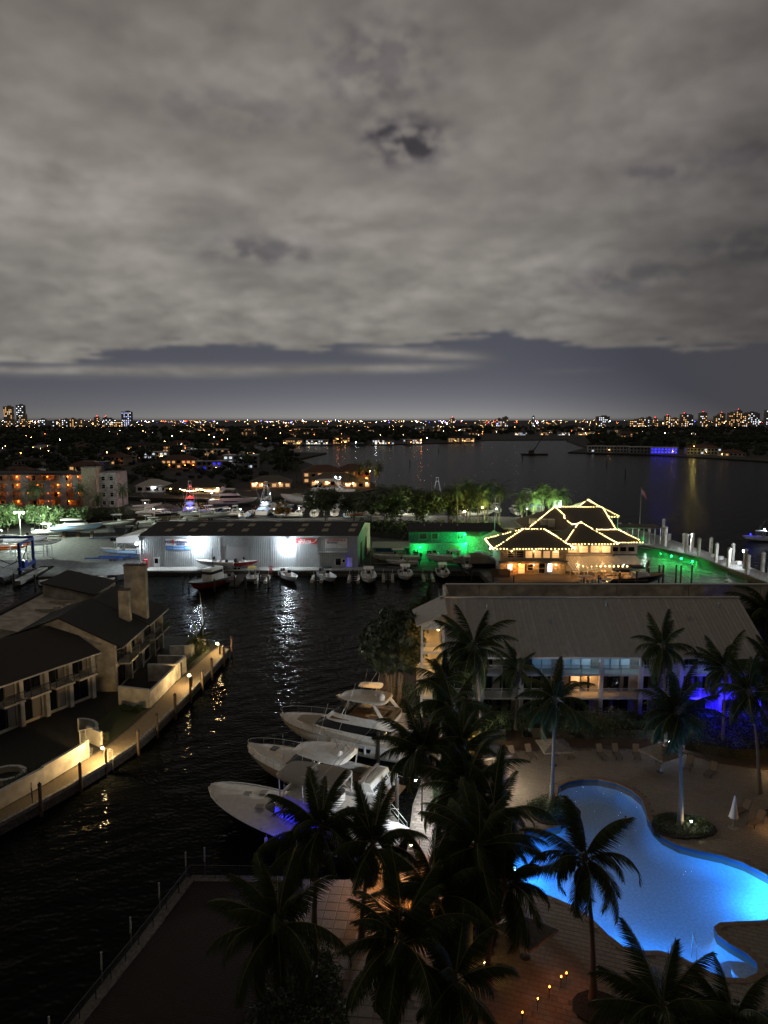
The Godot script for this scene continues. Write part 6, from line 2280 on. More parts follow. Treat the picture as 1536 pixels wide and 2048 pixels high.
func build_far_lights() -> void:
	var b := Buf.new()
	b.ball(Vector3.ZERO, 1.0, 6)
	var ball := b.mesh()
	b = Buf.new()
	b.tube([V(0, 0, 0), V(0, 1, 0)], [0.1, 0.08], 5)
	var pole := b.mesh()
	var kinds := ["far_white", "far_warm", "far_warm", "far_orange", "far_white", "far_warm"]
	# lamps of the quarters round the lake
	for k in 120:
		var x := rnd(-620, 620)
		var z := rnd(-1900, -380)
		var u := 768 + 1450 * x / -z
		if u < -20 or u > 1560 or (x > -190 and x < 230 and z > -1000) or (x > 200 and z > -760) or (x > 90 and z > -1250):
			continue
		var kind: String = kinds[k % 6]
		var t := thing("street_lamp", {"far_white": "small white street lamp far off among dark trees", "far_warm": "small warm street lamp far off among dark trees", "far_orange": "small orange street lamp far off among dark trees"}[kind], "street lamp", V(x, LAND, z), 0, "street lamps round the lake")
		var h := rnd(6.0, 11.0)
		part(t, "bulb", ball, M(kind), V(0, h, 0)).scale = Vector3.ONE * rnd(0.16, 0.3)
		part(t, "pole", pole, M("dark_metal")).scale = V(1, h, 1)
	# the band of town lights on the horizon
	for k in 300:
		var u := rnd(-10, 1546)
		var z := -rnd(2900, 5200)
		var x := (u - 768) / 1450.0 * -z
		var kind: String = ["far_white", "far_warm", "far_white", "far_orange", "far_warm", "far_blue", "far_white", "far_red"][k % 8]
		var t := thing("town_light", {"far_white": "white town light on the far horizon", "far_warm": "warm town light on the far horizon", "far_orange": "orange town light on the far horizon", "far_blue": "blue town light on the far horizon", "far_red": "red town light on the far horizon"}[kind], "light", V(x, LAND, z), 0, "town lights along the horizon")
		var h := rnd(13.0, 27.0) + (z + 2900) * -0.001
		part(t, "bulb", ball, M(kind), V(0, h, 0)).scale = Vector3.ONE * (rnd(0.3, 0.8) if k % 9 else 1.3)
		part(t, "pole", pole, M("dark_metal")).scale = V(2, h, 2)
	# the smallest lights beyond counting
	var mm := MultiMesh.new()
	mm.transform_format = MultiMesh.TRANSFORM_3D
	mm.mesh = ball
	mm.instance_count = 700
	var cluster := FastNoiseLite.new()
	cluster.seed = 3
	cluster.frequency = 0.012
	for k in 700:
		var u := rnd(-10, 1546)
		while cluster.get_noise_2d(u, 0.0) < rnd(-0.3, 0.4):
			u = rnd(-10, 1546)
		var z := -rnd(2200, 5600)
		var h := rnd(9.0, 16.0) if z > -2800 else rnd(13.0, 30.0)
		mm.set_instance_transform(k, Transform3D(Basis().scaled(Vector3.ONE * rnd(0.14, 0.4)), V((u - 768) / 1450.0 * -z, h, z)))
	var o := MultiMeshInstance3D.new()
	o.name = "town_light_sparkle"
	o.multimesh = mm
	o.material_override = M("far_warm")
	add_child(o)
	tag(o, "countless tiny warm lights scattered over the distant town", "lights", "", "stuff")
	# added lamps on posts, put here to light the boats behind the shed
	for q in [[-84, -262], [-72, -264], [-62, -262], [-52, -261], [-40, -262], [-31, -263], [-22, -264], [-13, -260], [4, -259], [15, -259], [30, -260], [41, -262], [52, -262], [-93, -280], [-50, -316], [-28, -318], [-76, -318]]:
		var t := thing("added_dock_lamp", "added lamp post lighting the boats behind the shed", "lamp", V(q[0], 0.9, q[1]), 0, "added lamp posts behind the shed")
		b = Buf.new()
		b.box(V(0, 1.2, 0), V(0.3, 2.4, 0.3))
		part(t, "post", b, M("trim"))
		part(t, "bulb", ball, M("bulb_white"), V(0, 2.7, 0)).scale = Vector3.ONE * 0.14
		omni(t, V(0, 2.7, 0), Color(0.95, 0.92, 0.85), 12.0, 0.12)
	# individual lamps that stand out
	for q in [[-198, -590, 7.0, 0.4, "far_orange", "orange lamp glowing in the trees beyond the apartment block"], [-63, -990, 9.0, 0.6, "far_orange", "tall orange shore lamp on the far bank"], [52, -1015, 7.0, 0.6, "far_orange", "orange dock lamp on the far bank"], [-115, -315, 4.0, 0.2, "far_white", "white dock lamp by the white gable house"], [-127, -300, 3.0, 0.2, "far_white", "white dock lamp behind the apartment end wall"], [24.0, -214, 8.5, 0.28, "far_warm", "glaring warm lamp among the palms behind the restaurant"], [-19, -243, 6.0, 0.14, "far_white", "white lamp under the tree behind the shed"], [2.4, -246, 6.2, 0.14, "far_white", "white lamp in front of the dark round tree"], [-38.6, -1000, 4.0, 0.3, "far_white", "white jetty lamp on the far bank"], [-11.0, -990, 3.5, 0.45, "far_white", "pair of white jetty lamps by the hipped villa"], [-330, -2600, 24, 1.6, "far_blue", "violet-white glow of a distant stadium lamp"], [-300, -600, 8.0, 0.4, "far_orange", "orange street lamp at the edge of the western trees"]]:
		var t := thing("street_lamp", q[5], "street lamp", V(q[0], 0.2, q[1]))
		part(t, "bulb", ball, M(q[4]), V(0, q[2], 0)).scale = Vector3.ONE * q[3]
		part(t, "pole", pole, M("dark_metal")).scale = V(1, q[2], 1)
	var t := thing("dock_festoon", "festoon of warm bulbs over the dock of the hipped house", "string lights", V(-83, LAND, -326))
	for k in 18:
		part(t, "bulb", ball, M("bulb_warm"), V(-9 + k, 3.4 - 0.8 * absf(sin(k * PI / 9.0)), 0)).scale = Vector3.ONE * 0.2
	b = Buf.new()
	for k in 3:
		b.rod(V(-9 + 9 * k, 0, 0), V(-9 + 9 * k, 3.8, 0), 0.07)
	part(t, "post", b, M("dark_metal"))


# ------------------------------------------------------------------ boats: +x is the bow, y = 0 the waterline
func half_beam(t: float, bw: float, stern := 0.86) -> float:
	if t < 0.42:
		return bw / 2 * lerpf(stern, 1.0, sin(t / 0.42 * PI / 2))
	return bw / 2 * pow(maxf(0.0, 1.0 - pow((t - 0.42) / 0.58, 2.5)), 0.6)


func sheer(t: float, free: float, rise: float) -> float:
	return free + rise * pow(t, 2.0)


func hull_buf(len: float, bw: float, free: float, rise: float, draft: float) -> Buf:
	var b := Buf.new()
	var r := []
	for i in 19:
		var t := i / 18.0
		var x := -len / 2 + len * t
		var w := maxf(0.02, half_beam(t, bw))
		var y := sheer(t, free, rise)
		var back := 0.13 * len * pow(t, 4.0)
		var cw := w * (0.9 - 0.42 * t * t)
		var cy := 0.08 + 0.42 * y * t * t
		var ky := lerpf(-draft, 0.25 * y, pow(t, 3.0))
		r.append([V(x, y, w), V(x - back * 0.15, lerpf(y, cy, 0.5), lerpf(w, cw, 0.62)), V(x - back * 0.5, cy, cw), V(x - back, ky, 0), V(x - back * 0.5, cy, -cw), V(x - back * 0.15, lerpf(y, cy, 0.5), -lerpf(w, cw, 0.62)), V(x, y, -w)])
	b.rows(r, false, true)
	var s: Array = r[0]
	for k in 5:
		b.tri(s[0], s[k + 1], s[k + 2])
	return b


func deck_buf(len: float, bw: float, free: float, rise: float, t0: float, t1: float, inset: float, drop: float, camber := 0.08) -> Buf:
	var b := Buf.new()
	var r := []
	for i in 15:
		var t := lerpf(t0, t1, i / 14.0)
		var x := -len / 2 + len * t - inset * t
		var w := maxf(0.01, half_beam(t, bw) - inset)
		var y := sheer(t, free, rise) - drop
		r.append([V(x, y, w), V(x, y + camber * 0.7, w * 0.5), V(x, y + camber, 0), V(x, y + camber * 0.7, -w * 0.5), V(x, y, -w)])
	b.rows(r, false, true)
	return b


func rail_path(len: float, bw: float, free: float, rise: float, t0: float, inset: float, up: float) -> Array:
	var p := []
	for s in [1.0, -1.0]:
		for i in 13:
			var u := i / 12.0
			var t := lerpf(t0, 0.992, u) if s > 0 else lerpf(0.992, t0, u)
			p.append(V(-len / 2 + len * t - inset, sheer(t, free, rise) + up, s * maxf(0.03, half_beam(t, bw) - inset)))
	return p


func tube_along(p: Array, r: float, sides := 6) -> Buf:
	var b := Buf.new()
	var rad := []
	for q in p:
		rad.append(r)
	b.tube(p, rad, sides)
	return b


func plan_ring(xb: float, xf: float, wb: float, wf: float, y: float, blunt := 0.45, n := 28) -> Array:
	var ring := []
	for k in n:
		var a := TAU * k / n
		var c := cos(a)
		var s := sin(a)
		var u := signf(c) * pow(absf(c), blunt)
		var q := signf(s) * pow(absf(s), blunt)
		ring.append(V((xb + xf) / 2 + (xf - xb) / 2 * u, y, lerpf(wb, wf, (u + 1) / 2) * q))
	return ring


func cabin_buf(xb: float, xf: float, wb: float, wf: float, y0: float, y1: float, rake_f: float, rake_b: float, inset: float, top := true, blunt := 0.45) -> Buf:
	var b := Buf.new()
	var r := [plan_ring(xb, xf, wb, wf, y0, blunt), plan_ring(xb + rake_b * 0.5, xf - rake_f * 0.5, wb - inset * 0.45, wf - inset * 0.45, lerpf(y0, y1, 0.5), blunt), plan_ring(xb + rake_b, xf - rake_f, wb - inset, wf - inset, y1, blunt)]
	if top:
		r.append(plan_ring(xb + rake_b + 0.1, xf - rake_f - 0.15, wb - inset - 0.12, wf - inset - 0.12, y1 + 0.07, blunt))
		r.append(plan_ring(xb + rake_b + (xf - xb) * 0.3, xf - rake_f - (xf - xb) * 0.3, wb * 0.4, wf * 0.4, y1 + 0.14, blunt))
		r.append(plan_ring((xb + xf) / 2 - 0.02, (xb + xf) / 2 + 0.02, 0.01, 0.01, y1 + 0.16, blunt))
	b.rows(r, true, false)
	return b


func outboard(t: Node3D, at: Vector3, m: String) -> void:
	if not kit.has("cowl"):
		var b := Buf.new()
		b.rows([plan_ring(-0.42, 0.2, 0.2, 0.2, 0.0, 0.7, 12), plan_ring(-0.5, 0.26, 0.25, 0.25, 0.3, 0.7, 12), plan_ring(-0.46, 0.2, 0.23, 0.22, 0.6, 0.7, 12), plan_ring(-0.2, 0.05, 0.06, 0.06, 0.7, 0.7, 12)], true)
		kit["cowl"] = b.mesh()
		b = Buf.new()
		b.box(V(-0.12, -0.5, 0), V(0.26, 1.0, 0.16))
		b.box(V(-0.2, -0.95, 0), V(0.5, 0.08, 0.3))
		kit["leg"] = b.mesh()
	var o := part(t, "outboard_motor", kit["cowl"], M(m), at)
	part(o, "leg", kit["leg"], M(m))


func center_console(label: String, at: Vector3, turn: float, len: float, bw: float, hullm: String, top: String, motors: int, group: String, motorm := "gelcoat", trailer := false) -> Node3D:
	var t := thing("motorboat", label, "boat", at, turn, group)
	var free := 0.095 * len
	var rise := 0.05 * len
	var key := "cc %.1f %.1f" % [len, bw]
	if not kit.has(key):
		kit[key] = hull_buf(len, bw, free, rise, 0.35).mesh()
		var r := []
		for i in 15:
			var tt := i / 14.0 * 0.985
			var x := -len / 2 + len * tt
			var w := maxf(0.03, half_beam(tt, bw))
			var y := sheer(tt, free, rise)
			var iw := maxf(0.01, w - 0.24)
			var floor_y := lerpf(0.34, y - 0.2, smoothstep(0.62, 0.8, tt))
			r.append([V(x, y + 0.01, w), V(x - 0.1 * tt, y + 0.03, iw), V(x - 0.15 * tt, floor_y, iw * 0.97), V(x - 0.15 * tt, floor_y + 0.02, 0), V(x - 0.15 * tt, floor_y, -iw * 0.97), V(x - 0.1 * tt, y + 0.03, -iw), V(x, y + 0.01, -w)])
		var lb := Buf.new()
		lb.rows(r, false, true)
		kit[key + " liner"] = lb.mesh()
		var rp := []
		var p := rail_path(len, bw, free, rise, 0.0, -0.02, -0.02)
		kit[key + " rub"] = tube_along(p, 0.045).mesh()
	part(t, "hull", kit[key], M(hullm))
	part(t, "cockpit_liner", kit[key + " liner"], M("gelcoat"))
	part(t, "rub_rail", kit[key + " rub"], M("rubber"))
	part(t, "console", cabin_buf(-0.5, 0.75, 0.5, 0.42, 0.35, free + 0.55, 0.3, 0.05, 0.05), M("gelcoat"))
	part(t, "windscreen", cabin_buf(-0.1, 0.5, 0.44, 0.38, free + 0.6, free + 1.15, 0.3, 0.1, 0.04, false), M("dark_glass"))
	var b := Buf.new()
	b.box(V(-1.3, 0.75, 0), V(0.5, 0.5, 1.1))
	b.box(V(-1.5, 1.2, 0), V(0.14, 0.55, 1.1))
	part(t, "leaning_post", b, M("cushion"))
	b = Buf.new()
	b.box(V(len * 0.27, free + 0.05, 0), V(len * 0.12, 0.16, bw * 0.36))
	part(t, "bow_cushion", b, M("cushion"))
	if top:
		var roof := part(t, "hardtop", cabin_buf(-2.1, 1.0, bw * 0.36, bw * 0.3, 2.75, 2.86, 0.1, 0.0, 0.05, true, 0.5), M(top))
		b = Buf.new()
		for s in [-1.0, 1.0]:
			b.rod(V(0.6, 0.6, s * 0.55), V(0.5, 2.78, s * bw * 0.28), 0.035)
			b.rod(V(-1.5, 0.6, s * 0.6), V(-1.5, 2.78, s * bw * 0.3), 0.035)
			b.rod(V(0.6, 1.2, s * 0.56), V(-1.5, 2.6, s * bw * 0.3), 0.025)
		part(roof, "frame", b, M("alu"))
		b = Buf.new()
		b.rod(V(-0.4, 2.9, bw * 0.28), V(-2.2, 6.0, bw * 0.42), 0.015, 4)
		b.rod(V(0.2, 2.9, -0.3), V(-0.2, 5.0, -0.34), 0.012, 4)
		part(roof, "antenna", b, M("trim"))
	for k in motors:
		outboard(t, V(-len / 2 - 0.22, free - 0.05, (k - (motors - 1) / 2.0) * 0.62), motorm)
	if trailer:
		b = Buf.new()
		for s in [-0.6, 0.6]:
			b.beam(V(-len * 0.4, -0.62, s), V(len * 0.45, -0.62, s * 0.2), 0.12, 0.14)
		b.beam(V(-len * 0.2, -0.66, -1.2), V(-len * 0.2, -0.66, 1.2), 0.14, 0.14)
		part(t, "trailer_frame", b, M("alu"))
		for s in [-1.15, 1.15]:
			for dx in [0.0, 0.85]:
				b = Buf.new()
				b.tube([V(-len * 0.2 + dx - 0.4, -0.75, s - 0.11), V(-len * 0.2 + dx - 0.4, -0.75, s + 0.11)], [0.34, 0.34], 12)
				part(t, "trailer_wheel", b, M("rubber"))
	return t


func tuna_tower(t: Node3D, x: float, y0: float, m := "alu") -> void:
	var b := Buf.new()
	for s in [-1.0, 1.0]:
		b.rod(V(x + 1.5, y0, s * 1.5), V(x + 0.5, y0 + 5.0, s * 0.5), 0.05)
		b.rod(V(x - 1.8, y0, s * 1.5), V(x - 0.4, y0 + 5.0, s * 0.5), 0.05)
		for k in 4:
			b.rod(V(x + 1.3 - 0.25 * k, y0 + 1.0 * (k + 0.6), s * (1.35 - 0.22 * k)), V(x - 1.5 + 0.3 * k, y0 + 1.0 * (k + 1.0), s * (1.3 - 0.22 * k)), 0.035)
	b.box(V(x, y0 + 5.0, 0), V(1.5, 0.08, 1.3))
	b.box(V(x, y0 + 6.5, 0), V(1.3, 0.08, 1.2))
	for s in [-1.0, 1.0]:
		b.rod(V(x + 0.5, y0 + 5.0, s * 0.5), V(x + 0.5, y0 + 6.5, s * 0.5), 0.03)
		b.rod(V(x - 0.5, y0 + 5.0, s * 0.5), V(x - 0.5, y0 + 6.5, s * 0.5), 0.03)
	part(t, "tuna_tower", b, M(m))


func sportfisher(label: String, at: Vector3, turn: float, hullm: String, blue: bool) -> Node3D:
	var t := thing("sportfishing_yacht", label, "yacht", at, turn)
	var L := 18.5
	var B := 5.5
	var f := 1.35
	var rs := 1.25
	part(t, "hull", hull_buf(L, B, f, rs, 0.7), M(hullm))
	part(t, "foredeck", deck_buf(L, B, f, rs, 0.3, 0.995, 0.05, 0.0, 0.22), M("gelcoat_warm"))
	part(t, "cockpit_deck", deck_buf(L, B, f, rs, 0.005, 0.31, 0.3, 0.7, 0.0), M("teak"))
	var rim := Buf.new()
	for s in [-1.0, 1.0]:
		for i in 5:
			var t0 := 0.3 * i / 5.0
			var t1 := 0.3 * (i + 1) / 5.0
			rim.beam(V(-L / 2 + L * t0, f + 0.02, s * (half_beam(t0, B) - 0.17)), V(-L / 2 + L * t1, f + 0.02, s * (half_beam(t1, B) - 0.17)), 0.34, 0.08)
			rim.beam(V(-L / 2 + L * t0, f - 0.35, s * (half_beam(t0, B) - 0.3)), V(-L / 2 + L * t1, f - 0.35, s * (half_beam(t1, B) - 0.3)), 0.06, 0.7)
	rim.box(V(-L / 2 + 0.16, f - 0.2, 0), V(0.3, 0.6, B * 0.84))
	part(t, "covering_board", rim, M("gelcoat"))
	part(t, "toe_rail", tube_along(rail_path(L, B, f, rs, 0.3, 0.0, 0.05), 0.05), M("gelcoat"))
	for q in [[5.6, 0.5], [3.4, -0.7], [4.4, 1.2]]:
		var hb := Buf.new()
		hb.box(V(q[0], 2.38 - 0.04 * absf(q[1]), q[1]), V(0.62, 0.06, 0.62), Basis(Vector3.UP, 0.3))
		part(t, "deck_hatch", hb, M("nonskid"))
	# deckhouse with wrap-round dark glass
	part(t, "deckhouse", cabin_buf(-4.4, 3.4, 2.15, 1.2, 1.45, 2.45, 0.5, 0.0, 0.12, false), M("gelcoat_warm"))
	var glass := part(t, "window_band", cabin_buf(-4.4, 2.95, 2.04, 1.1, 2.45, 3.15, 1.5, 0.05, 0.16, false), M("dark_glass"))
	part(t, "deckhouse_roof", cabin_buf(-5.4, 1.7, 2.1, 1.5, 3.15, 3.34, 0.4, 0.0, 0.1), M("gelcoat_warm"))
	if blue:
		for k in 4:
			var b := Buf.new()
			b.quad(V(-3.6 + 1.3 * k, 2.5, -2.1 + 0.05 * k * k), V(-2.5 + 1.3 * k, 2.5, -2.08 + 0.055 * (k + 1) * (k + 1) * 0.9), V(-2.5 + 1.3 * k, 3.06, -1.98 + 0.055 * (k + 1) * (k + 1) * 0.9), V(-3.6 + 1.3 * k, 3.06, -2.0 + 0.05 * k * k))
			part(glass, "lit_pane", b, M("window_blue"))
		# bare blue lights beside the hull wash the side deck; no fixture is built
		omni(t, V(-0.5, 2.3, -3.3), Color(0.1, 0.08, 1.0), 0.5, 0.1)
		omni(t, V(-3.0, 2.2, -3.5), Color(0.1, 0.08, 1.0), 0.5, 0.1)
	# flybridge, console, seats, hardtop
	part(t, "flybridge_coaming", cabin_buf(-4.0, 1.6, 1.75, 1.15, 3.34, 4.1, 0.5, 0.0, 0.05, false), M("gelcoat"))
	part(t, "helm_console", cabin_buf(-2.4, -1.2, 0.8, 0.7, 3.4, 4.4, 0.3, 0.0, 0.08), M("gelcoat"))
	var b := Buf.new()
	b.box(V(-3.4, 3.75, 0.5), V(0.6, 0.7, 0.6))
	b.box(V(-3.4, 3.75, -0.5), V(0.6, 0.7, 0.6))
	part(t, "helm_seat", b, M("cushion"))
	var top := part(t, "hardtop", cabin_buf(-4.6, 1.5, 1.9, 1.45, 5.5, 5.62, 0.2, 0.0, 0.08, true, 0.4), M("nonskid"))
	b = Buf.new()
	for s in [-1.0, 1.0]:
		for x in [-4.2, -1.6, 0.9]:
			b.rod(V(x, 3.9, s * (1.55 if x < 0 else 1.2)), V(x, 5.5, s * (1.7 if x < 0 else 1.3)), 0.05)
		b.rod(V(-4.2, 4.0, s * 1.55), V(-1.6, 5.5, s * 1.6), 0.035)
	part(top, "frame", b, M("trim"))
	b = Buf.new()
	b.lathe([Vector2(0.02, 0.0), Vector2(0.34, 0.02), Vector2(0.36, 0.16), Vector2(0.2, 0.3), Vector2(0.02, 0.33)], 14, V(-1.6, 5.75, 0.1))
	b.box(V(-1.6, 6.12, 0.1), V(0.16, 0.1, 1.5))
	part(top, "radar", b, M("gelcoat"))
	b = Buf.new()
	b.rod(V(-2.6, 5.7, 0.9), V(-1.0, 5.72, 0.9), 0.03)
	b.rod(V(-2.6, 5.7, -0.9), V(-1.0, 5.72, -0.9), 0.03)
	part(top, "grab_rail", b, M("chrome"))
	for s in [-1.0, 1.0]:
		b = Buf.new()
		b.tube([V(-0.4, 2.9, s * 2.05), V(-3.5, 6.5, s * 2.4), V(-7.5, 10.8, s * 2.7)], [0.045, 0.035, 0.012], 6)
		part(t, "outrigger", b, M("trim"))
		b = Buf.new()
		b.rod(V(0.4, 4.0, s * 1.3), V(0.4, 9.0, s * 1.35), 0.02, 5)
		part(t, "antenna", b, M("trim"))
	# fighting chair and white cockpit cover
	b = Buf.new()
	b.lathe([Vector2(0.25, 0.62), Vector2(0.08, 0.7), Vector2(0.08, 1.2)], 8, V(-7.2, 0, 0))
	b.box(V(-7.2, 1.3, 0), V(0.6, 0.14, 0.6))
	b.box(V(-6.95, 1.7, 0), V(0.12, 0.7, 0.6))
	part(t, "fighting_chair", b, M("teak"))
	var r := []
	for i in 9:
		var row := []
		for k in 9:
			var u := k / 8.0 * 2.0 - 1.0
			var x := -9.2 + 4.4 * i / 8.0
			row.append(V(x, 1.48 + 1.2 * (i / 8.0) * (1.0 - u * u * 0.55) + 0.25 * (1.0 - u * u) + 0.05 * sin(i * 2.1 + k * 1.3), u * (half_beam(0.1, B) + 0.04)))
		r.append(row)
	b = Buf.new()
	b.rows(r, false, true)
	part(t, "cockpit_cover", b, M("canvas_white"))
	return t


func express_cruiser(label: String, at: Vector3, turn: float) -> Node3D:
	var t := thing("express_cruiser", label, "yacht", at, turn)
	var L := 16.0
	var B := 4.7
	var f := 1.3
	var rs := 0.75
	part(t, "hull", hull_buf(L, B, f, rs, 0.6), M("gelcoat"))
	part(t, "foredeck", deck_buf(L, B, f, rs, 0.4, 0.995, 0.06, 0.0, 0.35), M("gelcoat_warm"))
	part(t, "cockpit_deck", deck_buf(L, B, f, rs, 0.005, 0.42, 0.35, 0.55, 0.0), M("teak"))
	var b: Buf
	for s in [-1.0, 1.0]:
		b = Buf.new()
		for i in 6:
			var t0 := 0.42 * i / 6.0
			var t1 := 0.42 * (i + 1) / 6.0
			b.beam(V(-L / 2 + L * t0, f + 0.03, s * (half_beam(t0, B) - 0.2)), V(-L / 2 + L * t1, f + 0.03, s * (half_beam(t1, B) - 0.2)), 0.4, 0.1)
			b.beam(V(-L / 2 + L * t0, f - 0.3, s * (half_beam(t0, B) - 0.38)), V(-L / 2 + L * t1, f - 0.3, s * (half_beam(t1, B) - 0.38)), 0.06, 0.6)
		part(t, "side_deck", b, M("gelcoat"))
	part(t, "trunk_cabin", cabin_buf(0.5, 6.4, 1.5, 0.5, 1.7, 2.25, 1.2, 0.0, 0.2), M("gelcoat_warm"))
	b = Buf.new()
	b.box(V(4.7, 2.36, 0.0), V(0.7, 0.08, 0.7))
	part(t, "deck_hatch", b, M("dark_glass"))
	part(t, "windscreen", cabin_buf(-2.0, 2.9, 2.0, 1.25, 1.85, 2.95, 1.7, 0.0, 0.3, false), M("dark_glass"))
	var top := part(t, "hardtop", cabin_buf(-4.2, 2.0, 2.05, 1.35, 3.05, 3.3, 1.0, 0.1, 0.25, true, 0.55), M("gelcoat"))
	for s in [-1.0, 1.0]:
		b = Buf.new()
		b.rod(V(-3.4, 1.5, s * 1.95), V(-3.7, 3.05, s * 1.85), 0.07)
		part(top, "support", b, M("gelcoat"))
		b = Buf.new()
		b.rod(V(-1.6, 1.6, s * 1.95), V(-1.2, 3.05, s * 1.8), 0.06)
		part(top, "support", b, M("gelcoat"))
	b = Buf.new()
	b.lathe([Vector2(0.02, 0.0), Vector2(0.3, 0.02), Vector2(0.3, 0.2), Vector2(0.02, 0.38)], 14, V(-3.3, 3.45, -0.7))
	part(top, "satellite_dome", b, M("gelcoat"))
	b = Buf.new()
	for k in 3:
		b.rod(V(-3.6 + 0.7 * k, 3.48, -0.1), V(-3.6 + 0.7 * k, 3.55, 1.1), 0.03)
		b.rod(V(-3.9 + 0.7 * k, 3.48, 0.2), V(-2.9 + 0.5 * k, 3.6, 0.9), 0.025)
	part(top, "radar_bracket", b, M("chrome"))
	for s in [-1.0, 1.0]:
		b = Buf.new()
		b.tube([V(-1.0, 2.9, s * 1.9), V(-2.2, 6.0, s * 2.2), V(-3.2, 8.6, s * 2.4)], [0.03, 0.022, 0.01], 5)
		part(t, "antenna", b, M("trim"))
	b = Buf.new()
	b.box(V(-1.3, 1.5, 0.5), V(0.7, 0.9, 0.8))
	b.box(V(-4.2, 1.25, -1.3), V(1.8, 0.5, 0.9))
	b.box(V(-5.4, 1.25, 0.9), V(0.9, 0.5, 2.0))
	b.box(V(-5.9, 1.6, 0.2), V(0.25, 0.8, 3.4))
	part(t, "cockpit_seat", b, M("cushion"))
	# the raised transom locker that carries the name
	b = Buf.new()
	b.profile([Vector2(-7.6, 0.9), Vector2(-6.1, 0.9), Vector2(-6.2, 1.95), Vector2(-7.1, 1.95)], V(0, 0, -1.7), V(0, 0, 3.4), V(1, 0, 0))
	var lock := part(t, "transom_locker", b, M("gelcoat"))
	b = Buf.new()
	b.box(V(-6.65, 1.98, 0), V(0.6, 0.05, 2.8))
	part(lock, "locker_pad", b, M("cushion"))
	var name := part(lock, "lettering", text_mesh("HAPPY DAZE II", 0.46), M("hull_navy"), V(-7.4, 1.5, 0))
	name.rotation = V(0, -PI / 2, 0)
	name.rotate_object_local(V(1, 0, 0), -0.44)
	b = Buf.new()
	b.box(V(-8.3, 0.5, 0), V(1.3, 0.12, 3.6))
	part(t, "swim_platform", b, M("teak"))
	rails(t, L, B, f, rs, 0.62, 0.62)
	return t


func berth_gear(t: Node3D, L: float, B: float, f: float, rs: float) -> void:
	# fenders hung over the sides, cleats and mooring lines to the quay
	for s in [-1.0, 1.0]:
		for u in [0.12, 0.34, 0.56]:
			var b := Buf.new()
			var p := V(-L / 2 + L * u, sheer(u, f, rs), s * (half_beam(u, B) + 0.13))
			b.lathe([Vector2(0.02, -1.0), Vector2(0.13, -0.92), Vector2(0.14, -0.3), Vector2(0.02, -0.2)], 8, p)
			b.rod(p + V(0, -0.2, 0), p + V(0, 0.06, -s * 0.15), 0.012, 4)
			part(t, "fender", b, M("sign_white"))
		for u in [0.04, 0.6, 0.9]:
			var b := Buf.new()
			var p := V(-L / 2 + L * u, sheer(u, f, rs) + 0.07, s * maxf(0.15, half_beam(u, B) - 0.16))
			b.rod(p - V(0.14, 0, 0), p + V(0.14, 0, 0), 0.025, 5)
			b.rod(p - V(0, 0.08, 0), p, 0.03, 5)
			part(t, "cleat", b, M("chrome"))
		var line := []
		for i in 7:
			var u := i / 6.0
			line.append(V(-L / 2 + 0.6, f + 0.08, s * (half_beam(0.04, B) - 0.16)).lerp(V(-L / 2 - 2.6, 1.3, s * (B * 0.62)), u) - V(0, 0.35 * sin(PI * u), 0))
		part(t, "mooring_line", tube_along(line, 0.022, 4), M("canvas_white"))


func rails(t: Node3D, L: float, B: float, f: float, rs: float, t0: float, up: float) -> void:
	var p := rail_path(L, B, f, rs, t0, 0.1, up)
	var o := part(t, "bow_rail", tube_along(p, 0.025, 5), M("chrome"))
	var b := Buf.new()
	for i in range(0, p.size(), 2):
		b.rod(p[i] - V(0, up - 0.02, 0), p[i], 0.018, 4)
	part(o, "stanchion", b, M("chrome"))


